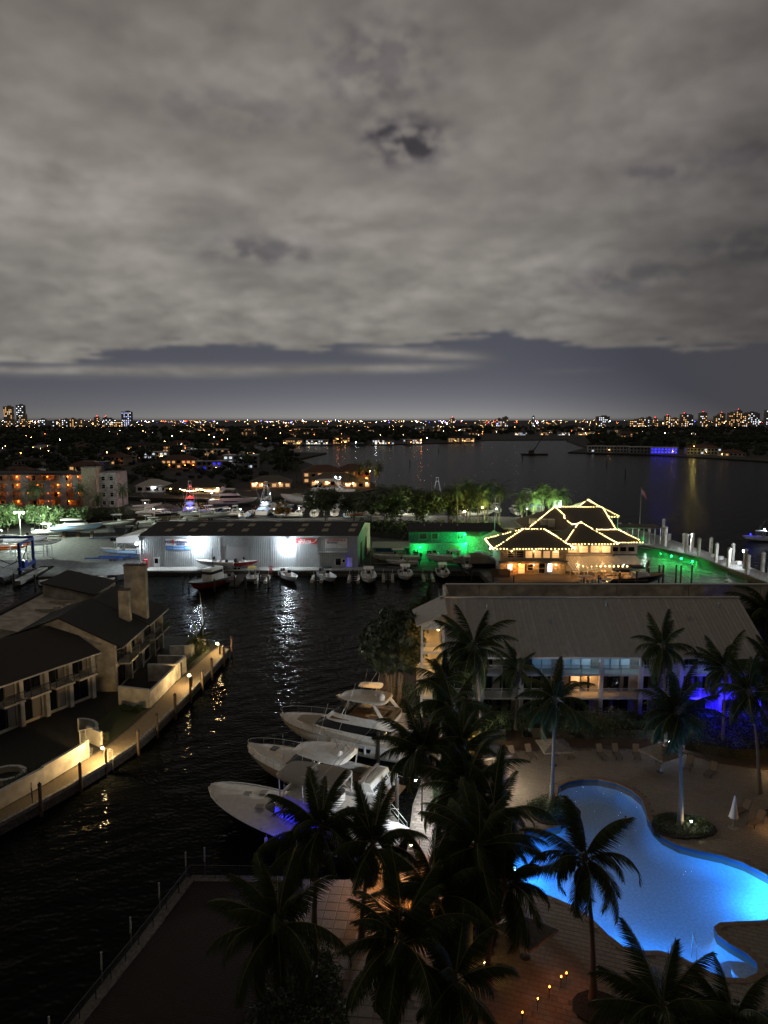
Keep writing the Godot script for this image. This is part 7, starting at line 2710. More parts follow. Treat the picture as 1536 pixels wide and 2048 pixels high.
func flybridge_yacht(label: String, at: Vector3, turn: float, detail := true) -> Node3D:
	var t := thing("flybridge_yacht", label, "yacht", at, turn)
	var L := 17.4
	var B := 5.0
	var f := 1.55
	var rs := 0.75
	part(t, "hull", hull_buf(L, B, f, rs, 0.7), M("gelcoat"))
	part(t, "foredeck", deck_buf(L, B, f, rs, 0.02, 0.995, 0.07, 0.02, 0.12), M("gelcoat_warm"))
	var b := Buf.new()
	for s in [-1.0, 1.0]:
		b.quad(V(-3.2, 0.72, s * 2.36), V(1.8, 0.85, s * 2.3), V(2.6, 1.25, s * 2.36), V(-3.4, 1.15, s * 2.46))
	part(t, "hull_window", b, M("dark_glass"))
	part(t, "bow_lounge", cabin_buf(3.6, 6.6, 1.15, 0.6, 1.9, 2.35, 0.4, 0.1, 0.1), M("cushion"))
	part(t, "deckhouse", cabin_buf(-5.0, 4.6, 2.2, 1.1, 1.6, 2.2, 0.6, 0.0, 0.1, false), M("gelcoat"))
	part(t, "window_band", cabin_buf(-4.9, 4.1, 2.12, 1.05, 2.2, 3.1, 2.2, 0.2, 0.25, false), M("dark_glass"))
	part(t, "flybridge_deck", cabin_buf(-7.6, 2.6, 2.25, 1.5, 3.1, 3.3, 0.6, 0.0, 0.06), M("gelcoat"))
	part(t, "flybridge_coaming", cabin_buf(-5.6, 2.2, 2.15, 1.35, 3.3, 3.9, 0.9, 0.0, 0.05, false), M("gelcoat"))
	b = Buf.new()
	b.box(V(-1.8, 3.42, 0), V(7.0, 0.06, 3.2))
	part(t, "flybridge_sole", b, M("teak"))
	part(t, "fly_windscreen", cabin_buf(-0.4, 1.7, 1.6, 1.1, 3.9, 4.3, 0.5, 0.0, 0.06, false), M("dark_glass"))
	var top := part(t, "hardtop", cabin_buf(-4.6, 1.0, 1.85, 1.3, 5.35, 5.5, 0.6, 0.1, 0.12, true, 0.5), M("gelcoat_warm"))
	for s in [-1.0, 1.0]:
		b = Buf.new()
		b.beam(V(-4.9, 3.6, s * 2.0), V(-3.4, 5.36, s * 1.7), 0.14, 0.3)
		part(top, "support", b, M("gelcoat"))
		b = Buf.new()
		b.rod(V(0.4, 3.8, s * 1.45), V(-0.4, 5.36, s * 1.35), 0.05)
		part(top, "support", b, M("gelcoat"))
	b = Buf.new()
	b.lathe([Vector2(0.02, 0.0), Vector2(0.3, 0.02), Vector2(0.33, 0.3), Vector2(0.18, 0.62), Vector2(0.02, 0.68)], 14, V(-4.0, 5.6, -0.8))
	b.box(V(-3.2, 5.75, 0.3), V(0.6, 0.2, 0.9))
	part(top, "satellite_dome", b, M("gelcoat"))
	b = Buf.new()
	b.tube([V(-2.6, 5.6, 1.0), V(-3.0, 7.6, 1.1)], [0.03, 0.01], 5)
	part(top, "antenna", b, M("trim"))
	b = Buf.new()
	for q in [[-3.9, 1.3, 2.4, 0.8], [-3.9, -1.3, 2.4, 0.8], [-5.0, 0.0, 0.7, 3.0], [0.2, 0.7, 0.7, 0.8], [-1.4, 1.2, 1.4, 0.7]]:
		b.box(V(q[0], 3.68, q[1]), V(q[2], 0.5, q[3]))
	part(t, "flybridge_seat", b, M("cushion"))
	b = Buf.new()
	b.box(V(-3.6, 3.95, 0), V(1.2, 0.06, 0.9))
	b.box(V(-3.6, 3.7, 0), V(0.14, 0.5, 0.14))
	part(t, "flybridge_table", b, M("teak"))
	if detail:
		var p := []
		for q in [V(-5.6, 4.2, 2.15), V(-7.4, 4.2, 2.05), V(-7.5, 4.2, 0), V(-7.4, 4.2, -2.05), V(-5.6, 4.2, -2.15)]:
			p.append(q)
		var rl := part(t, "aft_rail", tube_along(p, 0.03, 5), M("chrome"))
		b = Buf.new()
		for q in p:
			b.rod(q - V(0, 0.85, 0), q, 0.022, 4)
		b.rod(p[1] - V(0, 0.4, 0), p[3] - V(0, 0.4, 0), 0.018, 4)
		part(rl, "stanchion", b, M("chrome"))
		rails(t, L, B, f, rs, 0.5, 0.7)
		b = Buf.new()
		b.box(V(-6.6, 1.95, 0.0), V(0.8, 0.5, 3.2))
		part(t, "cockpit_seat", b, M("cushion"))
		b = Buf.new()
		b.box(V(-7.2, 1.7, 0), V(2.8, 0.08, 4.0))
		part(t, "cockpit_sole", b, M("teak"))
		b = Buf.new()
		b.box(V(-9.2, 0.5, 0), V(1.3, 0.12, 3.8))
		part(t, "swim_platform", b, M("teak"))
	return t


func build_yachts() -> void:
	var y := sportfisher("sportfishing yacht with a broad bare foredeck and blue-lit cabin windows", V(-7.4, 0, -58.6), PI - 0.42, "hull_navy", true)
	y.scale = V(1.0, 1.12, 1.16)
	berth_gear(y, 18.5, 5.5, 1.35, 1.25)
	y = express_cruiser("white express cruiser with a rounded hardtop and a name on its stern", V(-6.9, 0, -68.3), PI - 0.43)
	y.scale = V(1.0, 1.15, 1.18)
	berth_gear(y, 16.0, 4.7, 1.3, 0.75)
	y = flybridge_yacht("white flybridge yacht with long black side windows moored by the fig tree", V(-3.7, 0, -76.6), PI - 0.325)
	y.scale = V(1.0, 1.1, 1.15)
	berth_gear(y, 17.4, 5.0, 1.55, 0.75)
	var b := Buf.new()
	b.ball(Vector3.ZERO, 0.05, 6)
	part(y, "courtesy_lamp", b, M("bulb_warm"), V(-1.9, 4.6, 1.75))
	omni(y, V(-1.9, 4.6, 1.75), Color(1.0, 0.8, 0.5), 0.12, 0.04)
	center_console("small white motorboat tucked behind the flybridge yacht", V(-2.2, 0.1, -87.6), PI - 0.2, 8.0, 2.7, "gelcoat", "canvas_white", 1, "")
	# quay fittings between the yachts
	for q in [[1.2, -62.6], [-0.6, -72.3], [2.2, -68.8], [-4.8, -81.0], [-3.0, -83.2], [0.4, -52.9]]:
		pile("mooring_piling", "black mooring piling between the yachts", "pilings between the yachts", V(q[0], 0, q[1]), 3.4, 0.17, "pile_dark", "black")
	var t := thing("boarding_dock", "pale floating dock with white hand rails between the yachts and the path", "dock", V(0.6, 0.7, -60.4), 0.4)
	for k in 14:
		b = Buf.new()
		b.box(V(-0.6, 0, -3.2 + 0.5 * k), V(2.2, 0.1, 0.46))
		part(t, "plank", b, M("wood_grey"))
	b = Buf.new()
	b.box(V(-0.6, -0.4, 0), V(2.1, 0.6, 6.8))
	part(t, "float", b, M("concrete_dark"))
	for s in [-1.5, 0.4]:
		b = Buf.new()
		for k in 4:
			b.rod(V(s, 0.05, -2.8 + 1.8 * k), V(s, 1.05, -2.8 + 1.8 * k), 0.03)
		b.rod(V(s, 1.05, -2.8), V(s, 1.05, 2.6), 0.03)
		b.rod(V(s, 0.55, -2.8), V(s, 0.55, 2.6), 0.022)
		part(t, "hand_rail", b, M("trim"))


func build_marina_boats() -> void:
	var g := "motorboats berthed along the shed quay"
	var s := PI / 2
	# bows towards the hotel: the local bow +x turns to +z with -90 degrees
	center_console("white motorboat on its berth under the shed floodlight", V(-21.3, 0.35, -159.6), -s + 0.42, 9.6, 3.0, "gelcoat", "", 2, g, "black")
	center_console("dark-striped motorboat with a black T-top near the red sign", V(-12.6, 0.35, -159.0), -s + 0.35, 10.4, 3.2, "hull_grey", "canvas_dark", 2, g, "black")
	center_console("white motorboat with a pale hardtop at the corner of the shed", V(-3.4, 0.5, -157.4), -s + 0.05, 11.0, 3.6, "gelcoat", "gelcoat", 3, g)
	center_console("white hardtop motorboat in front of the trailer boats", V(4.8, 0.5, -160.0), -s, 10.0, 3.5, "gelcoat", "gelcoat", 2, g)
	center_console("white motorboat with a tall windscreen beside the wing roof", V(13.4, 0.5, -162.0), -s, 9.4, 3.2, "gelcoat", "gelcoat", 2, g)
	# red workboat with white wheelhouse
	var t := thing("workboat", "red-hulled workboat with a white wheelhouse and radar mast", "boat", V(-37.6, 0, -153.6), -s - 0.35)
	part(t, "hull", hull_buf(14.0, 4.6, 1.5, 0.9, 0.7), M("hull_red"))
	part(t, "deck", deck_buf(14.0, 4.6, 1.5, 0.9, 0.01, 0.99, 0.1, 0.12, 0.06), M("concrete_dark"))
	part(t, "fender_rail", tube_along(rail_path(14.0, 4.6, 1.5, 0.9, 0.0, -0.08, -0.1), 0.16), M("rubber"))
	for k in 3:
		var b := Buf.new()
		b.quad(V(1.4 + 0.7 * k, 0.45, 2.18 - 0.1 * k), V(1.7 + 0.7 * k, 0.45, 2.16 - 0.12 * k), V(2.2 + 0.7 * k, 1.5, 2.3 - 0.16 * k), V(1.9 + 0.7 * k, 1.5, 2.32 - 0.14 * k))
		part(t, "white_stripe", b, M("sign_white"))
	part(t, "wheelhouse", cabin_buf(-3.4, 1.6, 1.6, 1.35, 1.5, 4.0, 0.3, 0.0, 0.1, true, 0.3), M("gelcoat"))
	part(t, "wheelhouse_window", cabin_buf(-3.2, 1.56, 1.57, 1.32, 3.0, 3.6, 0.08, 0.0, 0.02, false, 0.3), M("dark_glass"))
	var b := Buf.new()
	b.rod(V(-1.2, 4.1, 0), V(-1.2, 8.2, 0), 0.07)
	b.rod(V(-1.2, 5.8, -0.9), V(-1.2, 5.8, 0.9), 0.04)
	b.box(V(-0.6, 4.5, 0), V(0.3, 0.2, 1.6))
	part(t, "mast", b, M("dark_metal"))
	b = Buf.new()
	for k in 5:
		b.rod(V(2.4 + 0.8 * k, 1.75, 1.9 - 0.25 * k), V(2.4 + 0.8 * k, 2.7, 1.9 - 0.25 * k), 0.03)
		b.rod(V(2.4 + 0.8 * k, 1.75, -1.9 + 0.25 * k), V(2.4 + 0.8 * k, 2.7, -1.9 + 0.25 * k), 0.03)
	part(t, "deck_rail", b, M("alu"))
	center_console("small red motorboat on the quay behind the workboat", V(-33.0, LAND + 0.9, -167.2), 0.1, 7.0, 2.4, "sign_red", "", 1, "", "black", true)
	center_console("white open boat on a trailer in front of the roll-up door", V(-39.5, LAND + 1.0, -166.4), PI, 9.0, 2.8, "gelcoat", "", 2, "", "black", true)
	center_console("orange-topped rescue boat berthed beside the floating dock", V(-29.4, 0.3, -158.6), -s + 0.1, 7.8, 2.9, "hull_grey", "yellow_paint", 2, "", "black")
	center_console("low grey tender lying at the floating dock", V(-34.4, 0.25, -158.0), -s, 6.4, 2.3, "hull_grey", "", 1, "", "black")
	for q in [[-25.8, -162.4], [-26.4, -166.0]]:
		t = thing("life_ring", "red and white life ring on its dock post", "life ring", V(q[0], 1.2, q[1]), 0, "life rings on the shed docks")
		b = Buf.new()
		var p := []
		for k in 13:
			p.append(V(cos(TAU * k / 12.0) * 0.36, 0.5 + sin(TAU * k / 12.0) * 0.36, 0))
		part(t, "ring", tube_along(p, 0.1, 8), M("sign_red"))
		b.rod(V(0, -0.8, -0.14), V(0, 0.9, -0.14), 0.05)
		part(t, "post", b, M("wood_grey"))
	# boats on trailers by the green-lit office
	center_console("cream cabin boat with a frame top on a trailer beside the shed end", V(2.8, LAND + 1.05, -171.4), PI + 0.05, 11.5, 3.2, "gelcoat_warm", "gelcoat_warm", 2, "", "black", true)
	center_console("small cream skiff on a trailer beside the shed end", V(4.2, LAND + 0.8, -168.2), PI, 7.6, 2.2, "gelcoat_warm", "", 1, "", "black", true)
	center_console("long cream speedboat with a hardtop on a trailer before the office", V(16.2, LAND + 1.05, -170.0), PI, 13.0, 3.3, "gelcoat_warm", "gelcoat", 3, "", "black", true)
	center_console("small green-lit boat parked bow-out beside the office", V(12.4, LAND + 0.9, -175.6), -s, 7.4, 2.8, "gelcoat", "", 1, "", "black", true)
	t = thing("covered_boat", "boat under a tan tarpaulin tent before the restaurant yard", "boat", V(21.4, LAND, -168.4), PI)
	part(t, "hull", hull_buf(10.0, 3.2, 1.6, 0.5, 0.0), M("hull_navy"))
	b = Buf.new()
	var r := []
	for i in 9:
		var u := i / 8.0
		var h := 1.6 + 1.9 * sin(PI * pow(u, 0.8)) + 0.2
		var w := half_beam(u * 0.97, 3.4) + 0.15
		r.append([V(-5.1 + 10.2 * u, 1.3, w), V(-5.1 + 10.2 * u, lerpf(1.6, h, 0.6), w * 0.6), V(-5.1 + 10.2 * u, h, 0.0), V(-5.1 + 10.2 * u, lerpf(1.6, h, 0.6), -w * 0.6), V(-5.1 + 10.2 * u, 1.3, -w)])
	b.rows(r, false, true)
	part(t, "tarpaulin", b, M("canvas_tan"))
	center_console("small boat under a rounded grey cover at the end of the trailer row", V(19.2, LAND + 0.6, -164.6), -s, 5.6, 2.4, "hull_grey", "gelcoat_warm", 1, "", "black", true)
	# dark workboat at the restaurant dock
	t = thing("charter_boat", "dark charter boat with black canopies at the restaurant dock", "boat", V(55.6, 0, -157.0), 0.08)
	part(t, "hull", hull_buf(13.0, 4.2, 1.4, 0.9, 0.6), M("hull_navy"))
	part(t, "deck", deck_buf(13.0, 4.2, 1.4, 0.9, 0.01, 0.99, 0.1, 0.1, 0.06), M("teak"))
	part(t, "cabin", cabin_buf(-1.0, 3.2, 1.3, 0.9, 1.5, 2.5, 0.6, 0.0, 0.1), M("gelcoat_warm"))
	for q in [[-3.4, 2.9, 3.6], [0.2, 3.6, 3.4]]:
		part(t, "canopy", cabin_buf(q[0] - q[2] / 2, q[0] + q[2] / 2, 1.6, 1.5, q[1], q[1] + 0.3, 0.2, 0.2, 0.2), M("canvas_dark"))
		b = Buf.new()
		for sg in [-1.3, 1.3]:
			b.rod(V(q[0] - 1.3, 1.4, sg), V(q[0] - 1.3, q[1], sg), 0.04)
			b.rod(V(q[0] + 1.3, 1.4, sg), V(q[0] + 1.3, q[1], sg), 0.04)
		part(t, "canopy_frame", b, M("alu"))
	center_console("white skiff by the restaurant terrace steps", V(46.4, 0.3, -153.4), 0.5, 8.0, 2.6, "gelcoat", "", 1, "", "gelcoat")
	center_console("white launch moored inside the restaurant dock", V(43.0, 0.3, -150.4), 0.3, 7.0, 2.4, "gelcoat_warm", "canvas_white", 1, "", "black")
	# boatyard west
	t = center_console("large white and pale blue cabin cruiser on blocks in the yard", V(-91.0, LAND + 2.1, -213.0), 0.1, 15.0, 4.2, "hull_blue", "", 3, "")
	part(t, "cabin", cabin_buf(-3.6, 3.4, 1.6, 1.0, 1.4, 2.3, 0.8, 0.0, 0.15), M("gelcoat"))
	part(t, "cabin_window", cabin_buf(-3.4, 2.7, 1.5, 0.9, 2.3, 3.1, 1.5, 0.1, 0.2, false), M("dark_glass"))
	part(t, "cabin_roof", cabin_buf(-4.6, 1.5, 1.5, 1.1, 3.1, 3.3, 0.3, 0.0, 0.1), M("gelcoat"))
	b = Buf.new()
	for x in [-4.0, 0.0, 4.0]:
		b.box(V(x, -1.3, 0), V(0.8, 1.6, 1.0))
	part(t, "keel_block", b, M("wood"))
	for q in [[-97.0, 1.7, -183.0, 13.0, "orange_paint", "orange and white speedboat on the lower rack"], [-91.0, 3.9, -182.4, 11.0, "gelcoat", "white speedboat resting on top of the rack"], [-100.5, 3.8, -184.0, 12.0, "gelcoat", "white needle-nosed speedboat at the end of the rack"], [-88.0, 2.7, -186.0, 8.5, "gelcoat", "small white motorboat behind the rack ladders"]]:
		center_console(q[5], V(q[0], LAND + q[1], q[2]), 0.05, q[3], 2.5, q[4], "", 4 if q[3] == 13.0 else 2, "", "black")
	center_console("pale blue center console boat on a trailer in the yard", V(-67.6, LAND + 1.0, -181.6), PI, 9.5, 2.8, "hull_blue", "gelcoat", 2, "", "gelcoat", true)
	center_console("long white hull parked against the shed corner", V(-63.6, LAND + 1.0, -191.0), PI, 12.0, 3.2, "gelcoat", "", 2, "", "black", true)
	for q in [[-69.0, -176.6, 0.05, "long blue boat trailer standing empty before the shed corner"], [-66.5, -178.8, 0.0, "second blue trailer behind the first one"], [-80.0, -207.0, 0.05, "blue flat trailer beside the large cabin cruiser"]]:
		t = thing("boat_trailer", q[3], "trailer", V(q[0], LAND, q[1]), q[2])
		b = Buf.new()
		for sd in [-0.8, 0.8]:
			b.beam(V(-5.0, 0.7, sd * 0.3), V(4.5, 0.7, sd), 0.16, 0.2)
		b.box(V(2.0, 0.7, 0), V(0.16, 0.16, 1.7))
		b.box(V(-1.0, 0.7, 0), V(0.16, 0.16, 1.3))
		part(t, "frame", b, M("steel_blue_paint"))
		for sd in [-1.05, 1.05]:
			for dx in [1.6, 2.5]:
				b = Buf.new()
				b.tube([V(dx, 0.4, sd - 0.12), V(dx, 0.4, sd + 0.12)], [0.4, 0.4], 12)
				part(t, "wheel", b, M("rubber"))
	center_console("open white boat in the slip beyond the townhouse roof", V(-62.5, 0.3, -153.0), 0.6, 9.0, 2.8, "gelcoat_warm", "", 2, "", "gelcoat")
	for q in [[-75.0, -252.5, "blue-hulled center console on a trailer by the back wall"], [-66.0, -254.0, "white center console with a T-top by the back wall"], [-58.5, -250.5, "tarp-covered center console by the shed's far corner"]]:
		center_console(q[2], V(q[0], LAND + 1.1, q[1]), 0.35, 10.5, 3.2, "hull_navy" if q[0] < -70 else "gelcoat", "gelcoat" if q[0] > -70 else "canvas_dark", 3, "", "gelcoat", true)
	# the basin behind the shed
	t = sportfisher("sportfishing boat lit red and blue behind the shed", V(-76.0, 0, -283.0), s + 0.2, "hull_navy", false)
	tuna_tower(t, -1.6, 5.6)
	for q in [[-1.6, 10.0, 0.0, "bulb_red", Color(1.0, 0.08, 0.06), 10.0], [-3.2, 6.3, 0.0, "bulb_red", Color(1.0, 0.08, 0.06), 10.0], [-8.0, 3.2, 0.4, "bulb_blue", Color(0.08, 0.12, 1.0), 9.0]]:
		b = Buf.new()
		b.ball(Vector3.ZERO, 0.2, 8)
		part(t, "deck_lamp", b, M(q[3]), V(q[0], q[1], q[2]))
		omni(t, V(q[0], q[1], q[2]), q[4], q[5], 0.18)
	t = sportfisher("white sportfishing boat with a tall tower lit cold blue-white", V(-45.5, 0, -281.0), s - 0.1, "gelcoat", false)
	tuna_tower(t, -1.6, 5.6, "gelcoat")
	b = Buf.new()
	b.ball(Vector3.ZERO, 0.2, 8)
	part(t, "deck_lamp", b, M("bulb_white"), V(-6.5, 4.4, 0))
	omni(t, V(-6.5, 4.4, 0), Color(0.6, 0.75, 1.0), 5.0, 0.18)
	t = flybridge_yacht("large white motor yacht with sweeping black windows behind the shed", V(-27.0, 0, -305.0), PI - 0.06, false)
	t.scale = Vector3.ONE * 1.95
	b = Buf.new()
	for k in 3:
		b.ball(V(-4.2 + 0.5 * k, 5.9, 1.6), 0.12, 6)
	part(t, "deck_lamp", b, M("bulb_white"))
	omni(t, V(-3.6, 5.4, 2.6), Color(0.85, 0.9, 1.0), 6.0, 0.2)
	t = flybridge_yacht("white motor yacht with a raked bow on the canal behind the shed", V(-64.6, 0, -309.0), 0.03, false)
	t.scale = Vector3.ONE * 1.18
	t = flybridge_yacht("white yacht stern-on with blue deck light beyond the palms", V(59.0, 0, -292.0), s + 0.1, false)
	t.scale = Vector3.ONE * 1.25
	b = Buf.new()
	b.ball(Vector3.ZERO, 0.18, 8)
	part(t, "deck_lamp", b, M("bulb_blue"), V(-7.0, 2.8, 0))
	omni(t, V(-8.4, 2.9, 0.6), Color(0.16, 0.25, 1.0), 9.0, 0.18)
	omni(t, V(-8.2, 5.6, 0.6), Color(0.9, 0.95, 1.0), 6.0, 0.18)
	t = sportfisher("sportfishing boat with a tower beyond the dark trees", V(22.0, 0, -300.0), s, "gelcoat", false)
	tuna_tower(t, -1.6, 5.6, "gelcoat")
	omni(t, V(-6.0, 7.5, 0), Color(0.85, 0.92, 1.0), 5.0, 0.18)
	for q in [[-58.0, -268.0, 0.1, "low white cruiser moored right behind the shed ridge"], [-36.0, -266.0, PI, "white cruiser with a pale deck behind the shed ridge"], [-26.0, -272.0, s, "white boat with radar arch behind the shed ridge"], [-18.6, -274.0, s, "white boat beside the orange bush behind the shed"], [-67.0, -277.0, 0.6, "dark open boat between the lit sportfishers"], [-88.0, -272.0, 0.4, "small grey boat under a cover on the canal bank"], [44.0, -284.0, s, "white boat moored past the grove palms"], [36.0, -270.0, 0.2, "white boat half hidden by the grove trees"], [8.0, -262.0, 0.1, "white boat glimpsed under the dark trees"]]:
		center_console(q[3], V(q[0], 0.3, q[1]), q[2], 11.5, 3.6, "gelcoat" if q[3].begins_with("dark") == false else "hull_navy", "gelcoat", 2, "", "black")
	for q in [[-10.0, -257.0, "orange_paint", "orange inflatable boat by the lamp behind the shed"], [-4.0, -258.0, "gelcoat", "white tender by the lamp behind the shed"]]:
		center_console(q[3], V(q[0], LAND + 0.8, q[1]), 0.2, 7.0, 2.6, q[2], "", 1, "", "black", true)
	# more boats of the crowded basin and yard, each a copy with its own place
	var kinds := [center_console("white boat with a hardtop in the crowd behind the shed", V(-82.0, 0.3, -266.0), 1.2, 10.0, 3.2, "gelcoat", "gelcoat", 2, "boats crowded behind the shed", "black"), center_console("pale blue open boat in the crowd behind the shed", V(-52.0, 0.3, -263.0), 1.8, 8.6, 2.8, "hull_blue", "", 2, "pale blue boats behind the shed", "gelcoat")]
	for q in [[-70.5, -268.0, 1.5, 0], [-63.5, -285.0, 1.4, 1], [-57.0, -276.0, 1.7, 0], [-50.5, -272.0, 1.5, 1], [-38.5, -272.0, 1.6, 0], [-32.0, -276.0, 1.5, 0], [-13.0, -270.0, 1.4, 1], [-6.0, -268.0, 1.6, 0], [2.0, -268.0, 1.5, 0], [15.0, -268.0, 1.6, 1], [29.0, -266.0, 1.5, 0], [50.0, -276.0, 1.7, 0], [-96.0, -292.0, 0.4, 0], [-41.0, -290.0, 0.2, 1], [-10.0, -290.0, 2.9, 0]]:
		dup(kinds[q[3]], "motorboat", V(q[0], 0.3, q[1]), q[2], "", rnd(0.9, 1.2))
	var yard_boat := center_console("white boat on a trailer in the row along the yard's west edge", V(-106.0, LAND + 1.0, -192.0), 0.15, 9.0, 2.8, "gelcoat", "canvas_white", 2, "trailer boats along the west edge of the yard", "black", true)
	for q in [[-107.0, -196.5, 0.1], [-108.0, -201.0, 0.2], [-100.0, -214.0, 0.0], [-86.0, -233.0, 0.3], [-77.0, -236.0, 0.2], [-66.0, -238.0, 0.1], [-63.0, -230.0, 2.9], [-72.0, -226.0, 0.1]]:
		dup(yard_boat, "motorboat", V(q[0], LAND + 1.0, q[1]), q[2], "", rnd(0.85, 1.15))
	# patrol boat out on the lake
	t = center_console("lone motorboat with white and blue lights on the open lake", V(112.0, 0.1, -214.0), PI - 0.1, 9.5, 3.0, "gelcoat", "gelcoat", 2, "", "black")
	for q in [[-1.6, 3.4, "bulb_white", Color(0.9, 0.95, 1.0), 3.0], [2.4, 1.8, "bulb_blue", Color(0.1, 0.1, 1.0), 1.2]]:
		b = Buf.new()
		b.ball(Vector3.ZERO, 0.16, 8)
		part(t, "deck_lamp", b, M(q[2]), V(q[0], q[1], 0))
		omni(t, V(q[0], q[1], 0.0), q[3], q[4], 0.14)


# ------------------------------------------------------------------ plants
func frond_mesh(v: int) -> ArrayMesh:
	# one feather of a coconut palm along +x from its foot, drooping more with v; leaflets hang from the midrib
	var key := "frond %d" % v
	if kit.has(key):
		return kit[key]
	var r := RandomNumberGenerator.new()
	r.seed = 100 + v
	var b := Buf.new()
	b.tinted = true
	var len := 3.9 + 0.25 * (v % 3)
	var droop: float = [0.75, 1.3, 1.8, 2.3][v % 4]
	var pts := []
	var rad := []
	var p := Vector3.ZERO
	var a := 0.25
	for i in 15:
		var u := i / 14.0
		pts.append(p)
		rad.append(lerpf(0.05, 0.008, u))
		a -= droop / 14.0 * (0.5 + 1.0 * u)
		p += V(cos(a), sin(a), 0.03 * sin(u * 3.0 + v)) * len / 14.0
	b.tint = Color(0.16, 0.15, 0.05)
	b.tube(pts, rad, 5, false)
	for i in 58:
		var u := 0.14 + 0.86 * i / 57.0
		var f := u * 14.0
		var k := mini(int(f), 13)
		var q: Vector3 = pts[k].lerp(pts[k + 1], f - k)
		var tan: Vector3 = (pts[k + 1] - pts[k]).normalized()
		for s in [-1.0, 1.0]:
			var ll := (0.4 + 0.66 * sin(PI * pow(u, 0.75))) * r.randf_range(0.85, 1.1)
			if u > 0.9:
				ll *= 0.8
			var dir := (V(0, 0, s) * 0.85 + tan * (0.45 + 0.5 * u) + V(0, -0.5 - 0.45 * r.randf(), 0)).normalized()
			var tip := q + dir * ll + V(0, -0.28 * ll * (0.7 + 0.6 * r.randf()), 0)
			var mid := q + dir * ll * 0.5
			var w := tan * 0.029
			var g := r.randf_range(0.6, 1.15)
			b.tint = Color(0.034 * g, 0.05 * g, 0.014 * g) if r.randf() < 0.93 else Color(0.1 * g, 0.07 * g, 0.022 * g)
			b.tri(q - w, q + w, mid + w * 1.2)
			b.tri(q - w, mid + w * 1.2, mid - w * 1.2)
			b.tri(mid - w * 1.2, mid + w * 1.2, tip)
	kit[key] = b.mesh()
	return kit[key]


func palm(label: String, base: Vector3, height: float, lean: Vector2, size := 1.0, fronds := 24, group := "coconut palms of the pool garden") -> Node3D:
	var t := thing("palm_tree", label, "palm tree", base, 0, group)
	var b := Buf.new()
	var pts := []
	var rad := []
	for i in 22:
		var u := i / 21.0
		pts.append(V(lean.x * u * u, height * u - 0.3 * (1.0 - u), lean.y * u * u))
		rad.append((0.26 * exp(-u * 9.0) + 0.155 - 0.04 * u + (0.012 if i % 2 else 0.0)) * size)
	b.tube(pts, rad, 9)
	part(t, "trunk", b, M("palm_trunk"))
	var top: Vector3 = pts[21]
	b = Buf.new()
	b.lathe([Vector2(0.1, -0.3), Vector2(0.2, 0.0), Vector2(0.16, 0.5), Vector2(0.05, 1.0)], 8, top)
	part(t, "crownshaft", b, M("palm_trunk"))
	var spin := rnd(0, TAU)
	var wind := rnd(2.2, 4.0)
	var blow := rnd(0.1, 0.55)
	var hang := rnd(-0.85, -0.35)
	for i in fronds:
		var u := float(i) / fronds
		var az := spin + i * 2.39996 + rnd(-0.3, 0.3)
		az -= blow * sin(az - wind)
		var el := lerpf(1.3, hang, pow(u, 0.8)) + rnd(-0.2, 0.2) - 0.25 * blow * cos(az - wind)
		var v := clampi(int(u * 4.0), 0, 3)
		if rng.randf() < 0.3:
			v = rng.randi_range(0, 3)
		var o := part(t, "frond", frond_mesh(v + 4 * (i % 2)), M("frond"))
		var bs := Basis(Vector3.UP, az) * Basis(V(0, 0, 1), el) * Basis(V(1, 0, 0), rnd(-0.35, 0.35))
		o.transform = Transform3D(bs.scaled(Vector3.ONE * size * rnd(0.74, 1.12)), top + V(0, 0.25 * (1.0 - u), 0))
	for k in rng.randi_range(1, 4):
		var o := part(t, "dead_frond", frond_mesh(3 + 4 * (k % 2)), M("dead_frond"))
		var bs := Basis(Vector3.UP, rnd(0, TAU)) * Basis(V(0, 0, 1), rnd(-1.25, -0.85)) * Basis(V(1, 0, 0), rnd(-0.5, 0.5))
		o.transform = Transform3D(bs.scaled(Vector3.ONE * size * rnd(0.6, 0.85)), top + V(0, -0.1, 0))
	for k in 4:
		b = Buf.new()
		var a := spin + k * 1.7
		b.ball(top + V(cos(a) * 0.3, -0.18 - 0.08 * (k % 2), sin(a) * 0.3), 0.13, 6, 1.15)
		part(t, "coconut", b, M("wood"))
	return t


func crown_mesh(key: String, seed_: int, clumps: int, per: int, leaf: float, col: Color) -> ArrayMesh:
	if kit.has(key):
		return kit[key]
	var r := RandomNumberGenerator.new()
	r.seed = seed_
	var b := Buf.new()
	b.tinted = true
	for c in clumps:
		var d := V(r.randfn(), r.randfn() * 0.85, r.randfn()).normalized()
		var at := d * r.randf_range(0.3, 0.82)
		at.y *= 0.8
		var cr := r.randf_range(0.2, 0.36)
		var tone := r.randf_range(0.65, 1.2)
		for l in per:
			var o := V(r.randfn(), r.randfn(), r.randfn()).normalized()
			var p := at + o * cr * pow(r.randf(), 0.4) * V(1, 0.75, 1)
			var nn := (o + V(0, 0.5, 0) + V(r.randfn(), r.randfn(), r.randfn()) * 0.5).normalized()
			var x := nn.cross(V(r.randfn(), r.randfn(), r.randfn())).normalized()
			var y := nn.cross(x)
			var s := leaf * r.randf_range(0.6, 1.25)
			var g := tone * r.randf_range(0.75, 1.25)
			b.tint = Color(col.r * g, col.g * g, col.b * g)
			b.quad(p - x * s, p - y * s * 0.5, p + x * s, p + y * s * 0.5)
	kit[key] = b.mesh()
	return kit[key]


